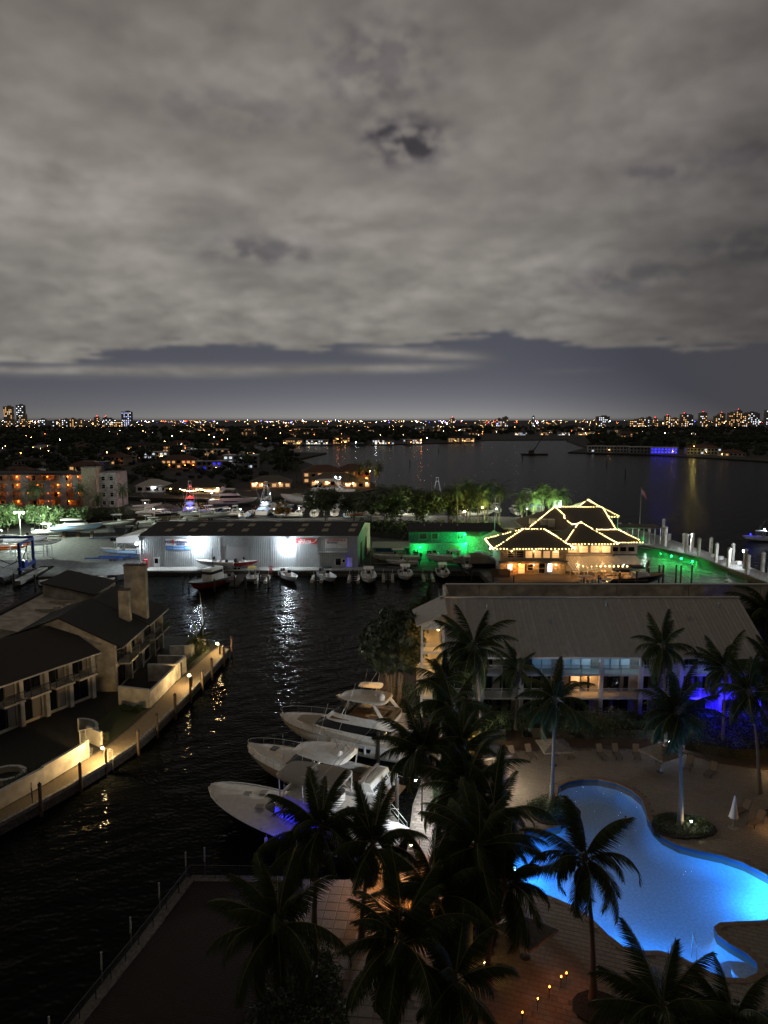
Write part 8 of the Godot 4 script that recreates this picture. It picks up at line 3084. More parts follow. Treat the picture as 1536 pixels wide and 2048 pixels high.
func tree(called: String, label: String, at: Vector3, h: float, spread: Vector3, crown: ArrayMesh, leafm: String, barkm: String, stems: int, group: String) -> Node3D:
	var t := thing(called, label, "tree", at, rnd(0, TAU), group)
	var b := Buf.new()
	for k in stems:
		var a := TAU * k / maxi(stems, 1) + rnd(-0.4, 0.4)
		var foot := V(cos(a), 0, sin(a)) * (0.35 * (stems - 1) * 0.4)
		var mid := foot * 1.6 + V(rnd(-0.3, 0.3), h * 0.42, rnd(-0.3, 0.3))
		b.tube([foot - V(0, 0.2, 0), foot * 1.2 + V(0, h * 0.2, 0), mid], [0.014 * h, 0.011 * h, 0.009 * h], 7)
		for j in 3:
			var aa := a + rnd(-1.4, 1.4)
			b.tube([mid, mid + V(cos(aa) * spread.x * 0.3, h * 0.16, sin(aa) * spread.z * 0.3), mid + V(cos(aa) * spread.x * 0.62, h * 0.36, sin(aa) * spread.z * 0.62)], [0.008 * h, 0.006 * h, 0.002 * h], 6)
	part(t, "trunk", b, M(barkm))
	var o := part(t, "crown", crown, M(leafm), V(0, h - spread.y * 0.8, 0))
	o.scale = spread
	return t


func build_palms() -> void:
	palm("palm rising from the round hedge bed beside the pool neck", V(15.10, LAND, -61.40), 9.30, Vector2(0.4, -1.6), 1.0, 24)
	palm("palm in the dark oval bed by the pool light, lit from below", V(25.60, LAND, -58.70), 9.30, Vector2(-0.1, -1.5), 1.05, 25)
	palm("palm standing against the hotel wing roof", V(30.50, LAND, -75.00), 10.30, Vector2(-0.4, -1.0), 1.0, 24)
	palm("slim palm leaning over the near pool bay", V(12.60, LAND, -39.60), 9.10, Vector2(-0.9, 0.2), 0.98, 19)
	palm("tall palm in front of the stair end of the wing", V(10.30, LAND, -73.00), 10.80, Vector2(-0.8, -1.0), 1.2, 28)
	palm("palm in the mulch bed by the lit path", V(6.90, LAND, -60.50), 9.30, Vector2(-0.8, -0.8), 1.1, 26)
	palm("palm over the dock lamp by the yachts", V(5.60, LAND, -54.80), 8.80, Vector2(-2.6, 0.6), 1.05, 25)
	palm("palm crowded behind the dock palm near the path", V(5.50, LAND, -49.40), 8.30, Vector2(0.4, 0.4), 1.1, 26)
	palm("broad palm at the middle of the garden path", V(5.50, LAND, -43.00), 8.80, Vector2(0.3, 1.8), 1.15, 28)
	palm("palm on the promenade side above the sportfishing yacht", V(-4.70, LAND, -44.80), 8.30, Vector2(0.6, 0.8), 1.05, 26)
	palm("palm with a bent trunk on the pale path", V(-1.50, LAND, -44.20), 7.80, Vector2(0.8, 1.2), 1.0, 24)
	palm("low spreading palm in the dark corner of the promenade", V(-6.50, LAND, -39.10), 5.80, Vector2(0.4, 0.8), 1.1, 26)
	palm("dark palm at the foot of the hotel by the path", V(0.60, LAND, -36.40), 6.80, Vector2(0.3, 0.8), 1.1, 27)
	palm("dark palm by the garden torches", V(3.50, LAND, -35.00), 5.30, Vector2(0.2, 0.4), 0.95, 24)
	palm("palm tops in the hedge below the pool steps", V(14.80, LAND, -35.60), 3.00, Vector2(0.2, 0.3), 1.05, 24)
	palm("second palm in the hedge below the pool steps", V(18.60, LAND, -35.40), 2.20, Vector2(0.2, 0.2), 0.95, 22)
	palm("palm before the violet-lit end of the wing", V(36.10, LAND, -73.60), 8.30, Vector2(0.2, -0.8), 1.0, 24)
	palm("palm with a bare tall trunk on the violet-lit side", V(35.10, LAND, -64.10), 8.80, Vector2(-0.3, -2.2), 1.0, 24)
	palm("palm at the far violet corner of the wing", V(41.20, LAND, -73.80), 8.40, Vector2(0.3, -0.8), 1.05, 24)
	palm("palm between two balcony bays of the wing", V(14.80, LAND, -77.80), 7.00, Vector2(0.2, -0.4), 0.9, 22)
	palm("dark palm beyond the flat roof of the wing", V(49.30, LAND, -90.30), 9.80, Vector2(-0.3, 0.3), 1.35, 27)
	palm("palm behind the stair roof by the basin", V(6.40, LAND, -101.70), 7.00, Vector2(-0.4, -0.8), 1.05, 24)
	palm("palm leaning into the crowd of crowns by the mulch bed", V(5.40, LAND, -67.50), 9.30, Vector2(0.6, -0.6), 1.0, 26)
	palm("palm whose crown fills the gap above the dock lamp", V(6.70, LAND, -56.10), 8.30, Vector2(-0.4, 0.5), 1.05, 25)
	palm("palm in the densest clump beside the path shrubs", V(7.00, LAND, -47.70), 7.40, Vector2(0.5, 0.8), 1.1, 24)
	palm("palm bowing towards the pool from the path shrubs", V(6.40, LAND, -41.10), 6.80, Vector2(0.9, 0.6), 1.0, 23)
	palm("palm rising behind the copper path lamp", V(3.50, LAND, -40.20), 6.80, Vector2(-0.5, 0.9), 1.05, 22)
	palm("small palm lit green at the tip of the townhouse bank", V(-27.4, LAND, -103.6), 2.4, Vector2(0.2, 0.0), 0.62, 18, "")
	# palms across the water, smaller in the picture: whole crowns
	var b := Buf.new()
	b.tinted = true
	var r := RandomNumberGenerator.new()
	r.seed = 9
	for i in 30:
		var el := lerpf(1.3, -0.9, pow(i / 30.0, 0.8))
		var az := i * 2.4
		var d := V(cos(az), 0, sin(az))
		var p := Vector3.ZERO
		var e := el
		var side := V(-sin(az), 0, cos(az))
		for k in 6:
			var q := p + (d * cos(e) + V(0, sin(e), 0)) * 0.6
			var w0 := 0.34 * sin(PI * (k + 0.6) / 7.0)
			var w1 := 0.34 * sin(PI * (k + 1.6) / 7.0)
			var g := r.randf_range(0.7, 1.2)
			b.tint = Color(0.05 * g, 0.075 * g, 0.022 * g)
			for s in [-1.0, 1.0]:
				for j in 3:
					var f0 := p.lerp(q, j / 3.0)
					var f1 := p.lerp(q, (j + 0.62) / 3.0)
					b.tri(f0, f1, f1 + side * s * lerpf(w0, w1, j / 3.0) * 2.0 + V(0, -0.22, 0) + d * 0.15)
			p = q
			e -= 0.26
	kit["far_palm"] = b.mesh()
	var spots := [["floodlit green palm behind the restaurant kitchen", "floodlit palms behind the restaurant", [[44.5, -214, 12], [47.5, -217, 13], [50.6, -215, 12.5], [53.6, -218, 12], [48.8, -221, 14], [46.4, -222, 12], [42.0, -219, 11]]],
		["tall palm in the grove behind the green-lit office", "palms in the grove behind the office", [[23.0, -226, 13], [26.5, -230, 14], [29.5, -226, 12.5], [33.0, -229, 14], [36.4, -227, 13], [31.0, -222, 11]]],
		["palm beside the floodlit mansion on the point", "palms on the mansion point", [[-8, -378, 12], [-12, -374, 11], [-4, -372, 9], [-2.6, -380, 11], [-16, -366, 8], [-70, -440, 13], [-76, -452, 14], [-84, -446, 13], [-64, -452, 15], [-48, -398, 10]]],
		["palm in front of the gallery apartments", "palms before the apartment block", [[-136, -252, 10], [-118, -246, 12], [-122, -250, 11], [-110, -262, 10], [-144, -246, 11], [-100, -252, 8], [-160, -262, 12], [-95, -262, 10]]],
		["palm on the shores beyond the lake", "palms on the far shores", [[300, -720, 14], [306, -716, 13], [292, -724, 15], [340, -640, 12], [348, -630, 13], [356, -625, 12], [364, -620, 14], [334, -650, 11], [240, -750, 14], [262, -738, 13], [-134, -560, 14], [-110, -600, 13], [-150, -600, 13], [-210, -560, 12], [-240, -640, 14], [310, -735, 12], [-60, -985, 10], [-40, -990, 11], [30, -1000, 11]]]]
	b = Buf.new()
	b.tube([V(0, 0, 0), V(0.1, 0.5, 0), V(0, 1, 0)], [0.24, 0.18, 0.15], 6)
	var trunk := b.mesh()
	for g in spots:
		for q in g[2]:
			var t := thing("palm_tree", g[0], "palm tree", V(q[0], LAND, q[1]), rnd(0, 6), g[1])
			part(t, "trunk", trunk, M("palm_trunk")).scale = V(1, q[2], 1)
			part(t, "crown", kit["far_palm"], M("far_leaf"), V(0, q[2], 0)).scale = Vector3.ONE * rnd(1.1, 1.45)
	# floodlights at their feet
	for q in [[48.0, -203.0, Color(0.85, 1.0, 0.7), 320.0, "flood on a pole beside the palms behind the restaurant"], [29.5, -216.0, Color(1.0, 0.88, 0.5), 35.0, "warm flood on a pole beside the grove palms"], [350.0, -618.0, Color(1.0, 0.9, 0.5), 14.0, "warm flood on a pole beside the shore palms to the east"], [-7.0, -368.0, Color(1.0, 0.75, 0.35), 14.0, "warm flood on a pole beside the mansion palms"], [302, -708, Color(1.0, 0.9, 0.5), 10.0, "warm flood on a pole between the eastern villas"]]:
		var t := thing("floodlight_pole", q[4], "floodlight", V(q[0], LAND, q[1]))
		b = Buf.new()
		b.ball(V(0, 8.5, 0), 0.18, 6)
		part(t, "lamp_glass", b, M("bulb_warm"))
		b = Buf.new()
		b.rod(V(0, 0, 0), V(0, 8.3, 0), 0.08)
		part(t, "pole", b, M("dark_metal"))
		omni(t, V(0, 8.5, 0), q[2], q[3], 0.15)


func hedge(label: String, p: PackedVector2Array, h: float, n: int, col: Color, leaf := 0.1) -> void:
	# a clipped or loose shrub mass: a woody core hidden in leaves spread through its volume
	var t := thing("hedge", label, "hedge", Vector3.ZERO, 0, "")
	var b := Buf.new()
	b.tinted = true
	var lo := Vector2(1e9, 1e9)
	var hi := -lo
	for q in p:
		lo = lo.min(q)
		hi = hi.max(q)
	var f := FastNoiseLite.new()
	f.seed = int(absf(lo.x * 7.0))
	f.frequency = 0.35
	var done := 0
	var tries := 0
	while done < n and tries < n * 6:
		tries += 1
		var q := Vector2(rnd(lo.x, hi.x), rnd(lo.y, hi.y))
		if not Geometry2D.is_point_in_polygon(q, p):
			continue
		done += 1
		var top := h * (0.8 + 0.5 * f.get_noise_2d(q.x, q.y))
		var y := LAND + top * pow(rng.randf(), 0.55)
		var nn := V(rng.randfn(), absf(rng.randfn()) + 0.4, rng.randfn()).normalized()
		var x := nn.cross(V(rng.randfn(), rng.randfn(), rng.randfn())).normalized()
		var z := nn.cross(x)
		var s := leaf * rnd(0.6, 1.4)
		var g := rnd(0.6, 1.3)
		b.tint = Color(col.r * g, col.g * g, col.b * g)
		var c := V(q.x, y, q.y)
		b.quad(c - x * s, c - z * s * 0.5, c + x * s, c + z * s * 0.5)
	var o := part(t, "foliage", b, M("leaf"))
	o.set_meta("kind", "stuff")
	b = Buf.new()
	b.prism(grown(p, -minf(0.3, (hi.x - lo.x) * 0.1)), LAND, LAND + h * 0.45)
	part(t, "woody_core", b, M("soil"))


func build_garden() -> void:
	var green := Color(0.042, 0.07, 0.02)
	hedge("round clipped hedge at the pool neck under a palm", ellipse(14.9, -60.6, 2.2, 1.7), 1.2, 5200, green, 0.07)
	hedge("low dark ground cover in the oval palm bed", ellipse(25.7, -58.4, 2.5, 1.8), 0.5, 3600, green, 0.07)
	hedge("bright leafy shrubs lit beside the mulch slope", poly([6.5, -75.2, 9.6, -74.0, 13.4, -74.6, 14.6, -77.4, 12, -79.2, 7, -78.8]), 3.4, 7000, green, 0.11)
	hedge("long dark hedge before the wing balconies", poly([15, -75.6, 22, -75.2, 31, -75.0, 31, -79.2, 15, -79.4]), 2.7, 11000, green, 0.12)
	hedge("tangled shrubs below the violet-lit balconies", poly([31.5, -72.6, 36, -70.4, 46, -71, 52, -72, 52, -79.2, 31.5, -79.2]), 2.6, 10000, green, 0.13)
	hedge("lit shrubs along the path between dock and pool", poly([4.6, -66, 7.6, -65.8, 8.4, -62.5, 7.8, -58.2, 6.6, -56.0, 4.8, -56.8, 4.4, -61]), 1.5, 6000, green, 0.1)
	hedge("lit shrubs at the foot of the path palms", poly([5.4, -51.2, 7.4, -50.2, 8.0, -46.5, 6.9, -43.6, 4.8, -42.8, 3.6, -46.0]), 1.3, 5200, green, 0.1)
	hedge("dark hedge below the pool steps", poly([16.6, -38.2, 22, -38.3, 29.5, -40.0, 29.5, -32, 15, -32]), 1.5, 6500, green, 0.12)
	hedge("loose shrubs by the closed parasol", poly([33.8, -60.4, 36.6, -62.2, 52, -62.6, 52, -58.4, 36.4, -57.4]), 1.2, 5200, green, 0.1)
	hedge("dark shrubs in the corner of the promenade", poly([-8.2, -35.5, -6.4, -42.5, -3.2, -43.0, -1.6, -36, -2.0, -31, -8.8, -31]), 2.0, 6000, green, 0.13)
	hedge("clipped hedge at the foot of the lawn wall across the canal", poly([-31.8, -84.3, -28.9, -83.3, -28.9, -82.5, -31.8, -83.4]), 1.0, 2400, green, 0.07)
	hedge("small upright shrub beside the canal garden gate", ellipse(-30.3, -75.2, 0.35, 0.35, 10), 1.6, 700, green, 0.09)
	hedge("planting behind the long cream wall by the canal", poly([-36.0, -62.0, -33.2, -65.9, -31.3, -71.0, -32.6, -71.2, -35.2, -66]), 1.4, 3000, green, 0.08)
	hedge("lit garden shrubs at the tip of the townhouse bank", poly([-28.0, -98.4, -27.2, -98.2, -26.2, -105.8, -27.8, -106.0]), 1.3, 3200, green, 0.08)
	hedge("lit yellow-green shrubs under the fig tree", poly([-0.7, -86.6, 1.6, -82.2, 4.2, -79.6, 6.2, -80.2, 6.4, -90, 1.5, -92]), 1.1, 6500, green, 0.1)
	# the big multi-stemmed fig by the boats
	var t := tree("fig_tree", "round dense fig tree with pale bare stems by the yacht dock", V(1.2, LAND, -84.6), 12.6, V(4.3, 5.2, 4.1), crown_mesh("fig", 3, 240, 120, 0.078, Color(0.032, 0.045, 0.015)), "leaf", "bark_pale", 6, "")
	t.rotation.y = 0.4
	# trees between shed and restaurant
	var crown_a := crown_mesh("broad_a", 11, 80, 120, 0.06, Color(0.06, 0.08, 0.025))
	var crown_b := crown_mesh("broad_b", 12, 64, 90, 0.06, Color(0.07, 0.09, 0.03))
	for q in [[-19.5, -240, 13.5, 8.4, "thin-leaved tree behind the shed roof with a lamp below"], [-10.0, -241, 11.5, 6.0, "thin-leaved tree at the corner of the shed"], [0.5, -226, 15.5, 11.0, "dark round tree beside the end of the shed"], [12.5, -230, 14.0, 9.0, "dark tree touching the round tree behind the office"], [21.0, -233, 14.5, 8.8, "dark tree behind the roof of the green-lit office"], [28.5, -238, 14.5, 8.4, "dark tree among the grove palms"], [-4.5, -246, 9.0, 5.0, "small tree behind the round dark tree"]]:
		tree("broadleaf_tree", q[4], V(q[0], LAND, q[1]), q[2], V(q[3], q[2] * 0.48, q[3] * 0.9), crown_a if q[0] > -9 else crown_b, "leaf", "bark", 2, "")
	hedge("tall dark shrubbery between the office roof and the trees", poly([-8, -216, 8, -206, 34, -206, 36, -222, -8, -228]), 4.0, 9000, green, 0.42)
	# floodlit yard trees
	var crown_c := crown_mesh("yard", 21, 64, 70, 0.08, Color(0.06, 0.1, 0.03))
	for q in [[-116.5, -222, 9.5, 5.2], [-108.6, -226, 8.8, 4.6], [-101.5, -222, 9.0, 5.0], [-96.0, -225, 8.0, 4.4], [-122, -228, 9.0, 5.0], [-113, -232, 8.0, 4.8]]:
		tree("yard_tree", "bushy tree floodlit bright green at the edge of the yard", V(q[0], LAND, q[1]), q[2], V(q[3], q[2] * 0.55, q[3]), crown_c, "leaf", "bark", 1, "floodlit trees at the yard edge")
	hedge("dark mangrove hedge along the back of the yard", poly([-106, -240, -90, -244, -86, -252, -100, -258, -128, -250, -126, -242]), 4.5, 7000, green, 0.3)
	tree("orange_bush", "round orange-leaved bush behind the shed ridge", V(-35.0, LAND, -250), 6.0, V(3.0, 3.2, 3.0), crown_mesh("orange", 41, 40, 50, 0.1, Color(0.3, 0.14, 0.02)), "leaf", "bark", 1, "")
	# loungers, parasols, torches, lamps, swimmer
	var lounger := make_lounger()
	var spots := [[22.6, -71.4, 0.1, "upright"], [24.2, -71.5, 0.0, "upright"], [26.2, -71.4, -0.2, "upright"], [28.2, -70.6, -0.35, "upright"], [30.6, -69.0, -0.6, "upright"], [32.2, -67.6, -0.8, "upright"], [13.4, -71.0, 0.25, "upright"], [15.2, -71.4, 0.2, "upright"], [17.6, -71.6, 0.0, "upright"], [19.2, -71.6, 0.1, "upright"], [31.8, -60.6, -1.1, "upright"], [33.0, -56.4, -0.9, "upright"], [34.6, -54.6, -0.9, "upright"], [32.2, -58.8, -1.0, "upright"], [36.0, -52.6, -0.9, "upright"], [9.2, -58.9, 2.4, ""], [10.2, -60.4, 2.4, ""]]
	for i in spots.size():
		var q: Array = spots[i]
		if i == 0:
			lounger.position = V(q[0], LAND + 0.03, q[1])
			lounger.rotation.y = q[2]
		else:
			dup(lounger, "sun_lounger", V(q[0], LAND + 0.03, q[1]), q[2])
	parasol("open square parasol by the mulch slope, lit from the path", V(10.8, LAND, -68.6), 0.3)
	parasol("open parasol beside the pool neck loungers", V(17.2, LAND, -69.6), 0.1)
	parasol("open grey parasol over the row of upright loungers", V(27.4, LAND, -68.2), 0.5)
	parasol("open dark parasol on the deck beside the bent palm", V(9.2, LAND, -43.2), 0.7)
	t = thing("closed_parasol", "closed pale parasol on a round base at the edge of the deck", "parasol", V(29.9, LAND, -58.2))
	b_closed(t)
	# garden lamps: [x, z, height, colour, energy, label]
	for q in [[3.3, -59.3, 3.9, Color(0.92, 0.96, 1.0), 16.0, "white globe lamp post on the yacht dock", "far_white"], [2.6, -49.6, 3.9, Color(1.0, 0.66, 0.34), 14.0, "hooded copper lamp post on the garden path", "bulb_warm"], [0.3, -85.6, 4.6, Color(1.0, 0.74, 0.4), 4.0, "hooded warm lamp post beside the fig tree", "bulb_warm"], [2.6, -90.0, 5.2, Color(0.95, 0.97, 1.0), 1.6, "small white lamp post behind the fig tree", "bulb_white"]]:
		t = thing("lamp_post", q[5], "lamp post", V(q[0], LAND, q[1]))
		var b := Buf.new()
		b.tube([V(0, 0, 0), V(0, q[2] + 0.3, 0), V(-0.12, q[2] + 0.55, 0), V(-0.4, q[2] + 0.6, 0), V(-0.6, q[2] + 0.35, 0)], [0.07, 0.05, 0.035, 0.03, 0.025], 7)
		part(t, "pole", b, M("pile_dark" if q[6] != "bulb_warm" else "coping"))
		b = Buf.new()
		b.lathe([Vector2(0.03, 0.32), Vector2(0.1, 0.26), Vector2(0.28, 0.1), Vector2(0.27, 0.08), Vector2(0.05, 0.24)], 10, V(-0.6, q[2] + 0.02, 0))
		part(t, "shade", b, M("pile_dark" if q[6] != "bulb_warm" else "coping"))
		b = Buf.new()
		b.ball(Vector3.ZERO, 0.15, 10)
		part(t, "bulb", b, M(q[6]), V(-0.6, q[2] - 0.02, 0))
		if q[6] == "bulb_warm":
			spot(t, V(-0.6, q[2] - 0.02, 0), V(0.02, -1, 0.02), q[3], q[4] * 4.0, 68.0, 0.13)
		else:
			omni(t, V(-0.6, q[2] - 0.02, 0), q[3], q[4], 0.13)
	# low spots in the beds
	for q in [[9.0, -64.6, 1.0, Color(1.0, 0.93, 0.82), 18.0, "path spot shining over the deck from the shrubs", "bulb_white"], [26.2, -58.0, 0.6, Color(1.0, 0.95, 0.8), 0.55, "small spot at the foot of the oval bed palm", "bulb_white"], [33.4, -57.6, 0.7, Color(1.0, 0.75, 0.5), 0.5, "small warm spot by the closed parasol", "bulb_warm"], [9.6, -73.8, 0.4, Color(1.0, 0.85, 0.45), 4.0, "spot under the bright shrubs on the mulch slope", "bulb_warm"], [38.4, -66.8, 0.5, Color(1.0, 0.85, 0.55), 0.7, "warm spot in the shrubs at the deck end", "bulb_warm"], [6.4, -41.9, 0.5, Color(1.0, 0.85, 0.35), 0.1, "yellow spot in the shrubs by the path lamp", "bulb_warm"], [30.4, -73.6, 0.6, Color(0.8, 0.9, 1.0), 1.2, "cold spot behind the oval bed palm", "bulb_white"], [36.4, -79.75, 2.2, Color(0.12, 0.08, 1.0), 7.0, "violet uplight on a stake before the wing balconies", "bulb_blue"], [40.2, -79.75, 2.4, Color(0.12, 0.08, 1.0), 9.0, "violet uplight at the end of the wing", "bulb_blue"], [44.6, -78.6, 2.2, Color(0.14, 0.08, 1.0), 5.0, "violet uplight past the end of the wing", "bulb_blue"]]:
		t = thing("garden_spot", q[5], "spotlight", V(q[0], LAND + 0.1, q[1]))
		var b := Buf.new()
		b.tube([V(0, 0, 0), V(0, q[2], 0)], [0.03, 0.03], 6)
		b.box(V(0, q[2] - 0.06, 0), V(0.16, 0.05, 0.16))
		part(t, "stake", b, M("dark_metal"))
		b = Buf.new()
		b.ball(Vector3.ZERO, 0.06, 8)
		part(t, "bulb", b, M(q[6]), V(0, q[2] + 0.06, 0))
		omni(t, V(0, q[2] + 0.06, 0), q[3], q[4], 0.07)
	# torches in a curve
	for q in [[6.9, -36.9], [8.0, -37.9], [9.1, -38.9], [10.0, -39.8], [10.9, -40.6], [11.3, -40.9]]:
		t = thing("candle_torch", "small garden torch with an orange flame along the curved edge", "torch", V(q[0], LAND, q[1]), 0, "torches along the curved garden edge")
		var b := Buf.new()
		b.lathe([Vector2(0.02, 0), Vector2(0.03, 0.55), Vector2(0.07, 0.6), Vector2(0.08, 0.72)], 8)
		part(t, "stand", b, M("dark_metal"))
		b = Buf.new()
		b.lathe([Vector2(0.01, -0.02), Vector2(0.04, 0.03), Vector2(0.03, 0.08), Vector2(0.005, 0.13)], 8)
		part(t, "flame", b, M("bulb_orange"), V(0, 0.74, 0))
		omni(t, V(0, 0.82, 0), Color(1.0, 0.5, 0.22), 0.05, 0.04)
	swimmer()


func make_lounger() -> Node3D:
	var t := thing("sun_lounger", "empty brown sling sun lounger on the pool deck", "sun lounger", Vector3.ZERO, 0, "sun loungers round the pool")
	for s in [-0.32, 0.32]:
		var b := Buf.new()
		b.beam(V(s, 0.32, 0.95), V(s, 0.32, -0.4), 0.05, 0.05)
		b.beam(V(s, 0.32, -0.4), V(s, 1.0, -0.95), 0.05, 0.05)
		part(t, "side_rail", b, M("dark_metal"))
		for z in [0.8, -0.5]:
			b = Buf.new()
			b.box(V(s, 0.16, z), V(0.05, 0.32, 0.05))
			part(t, "leg", b, M("dark_metal"))
	var b := Buf.new()
	b.box(V(0, 0.345, 0.28), V(0.6, 0.03, 1.34))
	part(t, "seat_sling", b, M("sling"))
	b = Buf.new()
	b.beam(V(0, 0.36, -0.42), V(0, 1.02, -0.94), 0.6, 0.03)
	part(t, "back_sling", b, M("sling"))
	return t


func parasol(label: String, at: Vector3, turn: float) -> void:
	var t := thing("parasol", label, "parasol", at, turn)
	var b := Buf.new()
	b.tube([V(0, 0, 0), V(0, 2.75, 0)], [0.035, 0.03], 8)
	part(t, "pole", b, M("wood"))
	b = Buf.new()
	b.lathe([Vector2(0.36, 0.02), Vector2(0.34, 0.09), Vector2(0.06, 0.12)], 12)
	part(t, "base", b, M("dark_metal"))
	b = Buf.new()
	for k in 4:
		var a := PI / 4 + k * PI / 2
		var c := PI / 4 + (k + 1) * PI / 2
		var p := V(cos(a) * 2.1, 2.1, sin(a) * 2.1)
		var q := V(cos(c) * 2.1, 2.1, sin(c) * 2.1)
		b.tri(V(0, 2.85, 0), q, p)
		b.quad(p, q, q - V(0, 0.16, 0), p - V(0, 0.16, 0))
	part(t, "canopy", b, M("canvas_tan"))
	for k in 4:
		b = Buf.new()
		var a := PI / 4 + k * PI / 2
		b.rod(V(0, 2.78, 0), V(cos(a) * 2.05, 2.04, sin(a) * 2.05), 0.015, 5)
		part(t, "rib", b, M("wood"))


func b_closed(t: Node3D) -> void:
	var b := Buf.new()
	b.tube([V(0, 0, 0), V(0, 2.9, 0)], [0.035, 0.03], 8)
	part(t, "pole", b, M("alu"))
	b = Buf.new()
	b.lathe([Vector2(0.42, 0.02), Vector2(0.4, 0.1), Vector2(0.06, 0.14)], 14)
	part(t, "base", b, M("concrete"))
	var r := []
	for i in 7:
		var u := i / 6.0
		var ring := []
		for k in 16:
			var a := TAU * k / 16.0
			var w := lerpf(0.34, 0.05, pow(u, 0.8)) * (1.0 + 0.22 * (1.0 if k % 2 else -1.0))
			ring.append(V(cos(a) * w, 1.0 + 1.95 * u, sin(a) * w))
		r.append(ring)
	b = Buf.new()
	b.rows(r, true, true)
	part(t, "folded_canopy", b, M("canvas_white"))


func swimmer() -> void:
	var t := thing("person", "person with dark hair wading chest-deep in the lit pool", "person", V(21.4, -0.4, -60.2), 0.5)
	# joints with radii; a smooth union of tapered capsules, meshed as surface nets
	var bones := [[V(0, 0.72, 0), V(0, 1.02, 0.01), 0.125, 0.15], [V(0, 1.02, 0.01), V(0, 1.22, 0.0), 0.15, 0.1], [V(0, 1.2, 0), V(0, 1.32, 0.01), 0.055, 0.05], [V(0, 1.42, 0.02), V(0, 1.47, 0.02), 0.085, 0.088], [V(0.17, 1.2, 0), V(0.36, 1.0, 0.12), 0.05, 0.04], [V(0.36, 1.0, 0.12), V(0.42, 0.95, 0.36), 0.04, 0.028], [V(-0.17, 1.2, 0), V(-0.36, 1.0, 0.12), 0.05, 0.04], [V(-0.36, 1.0, 0.12), V(-0.42, 0.95, 0.36), 0.04, 0.028], [V(-0.17, 1.2, 0), V(0.17, 1.2, 0), 0.06, 0.06], [V(0.09, 0.72, 0), V(0.11, 0.3, 0.04), 0.085, 0.06], [V(-0.09, 0.72, 0), V(-0.11, 0.3, -0.04), 0.085, 0.06], [V(0.11, 0.3, 0.04), V(0.11, -0.1, -0.02), 0.058, 0.04], [V(-0.11, 0.3, -0.04), V(-0.11, -0.1, -0.1), 0.058, 0.04], [V(0.11, -0.28, -0.02), V(0.12, -0.3, 0.14), 0.035, 0.03], [V(0.11, -0.1, -0.02), V(0.11, -0.28, -0.02), 0.04, 0.035], [V(-0.11, -0.1, -0.1), V(-0.11, -0.28, -0.1), 0.04, 0.035], [V(-0.11, -0.28, -0.1), V(-0.12, -0.3, 0.06), 0.035, 0.03]]
	for s in [-1.0, 1.0]:
		for f in 5:
			var spread := (f - 2) * 0.017
			var w := V(s * 0.42, 0.95, 0.36)
			if f == 4:
				bones.append([w, w + V(-s * 0.05, 0.0, 0.06), 0.012, 0.009])
			else:
				bones.append([w + V(spread * 0.6, 0, 0.03), w + V(spread, -0.012 * f * 0.3, 0.13 - 0.01 * absf(f - 1.5)), 0.011, 0.008])
	part(t, "body", net(bones, V(-0.56, -0.36, -0.26), V(0.56, 1.6, 0.58), 0.022), M("skin"))
	part(t, "hair", net([[V(0, 1.46, -0.01), V(0, 1.5, -0.02), 0.098, 0.094], [V(0, 1.42, -0.05), V(0, 1.36, -0.06), 0.07, 0.055]], V(-0.15, 1.25, -0.2), V(0.15, 1.65, 0.12), 0.02), M("hair"))
	part(t, "swim_shorts", net([[V(0, 0.7, 0), V(0, 0.78, 0), 0.145, 0.14], [V(0.09, 0.68, 0), V(0.11, 0.42, 0.03), 0.1, 0.09], [V(-0.09, 0.68, 0), V(-0.11, 0.42, -0.03), 0.1, 0.09]], V(-0.28, 0.28, -0.22), V(0.28, 0.96, 0.22), 0.025), M("swim"))


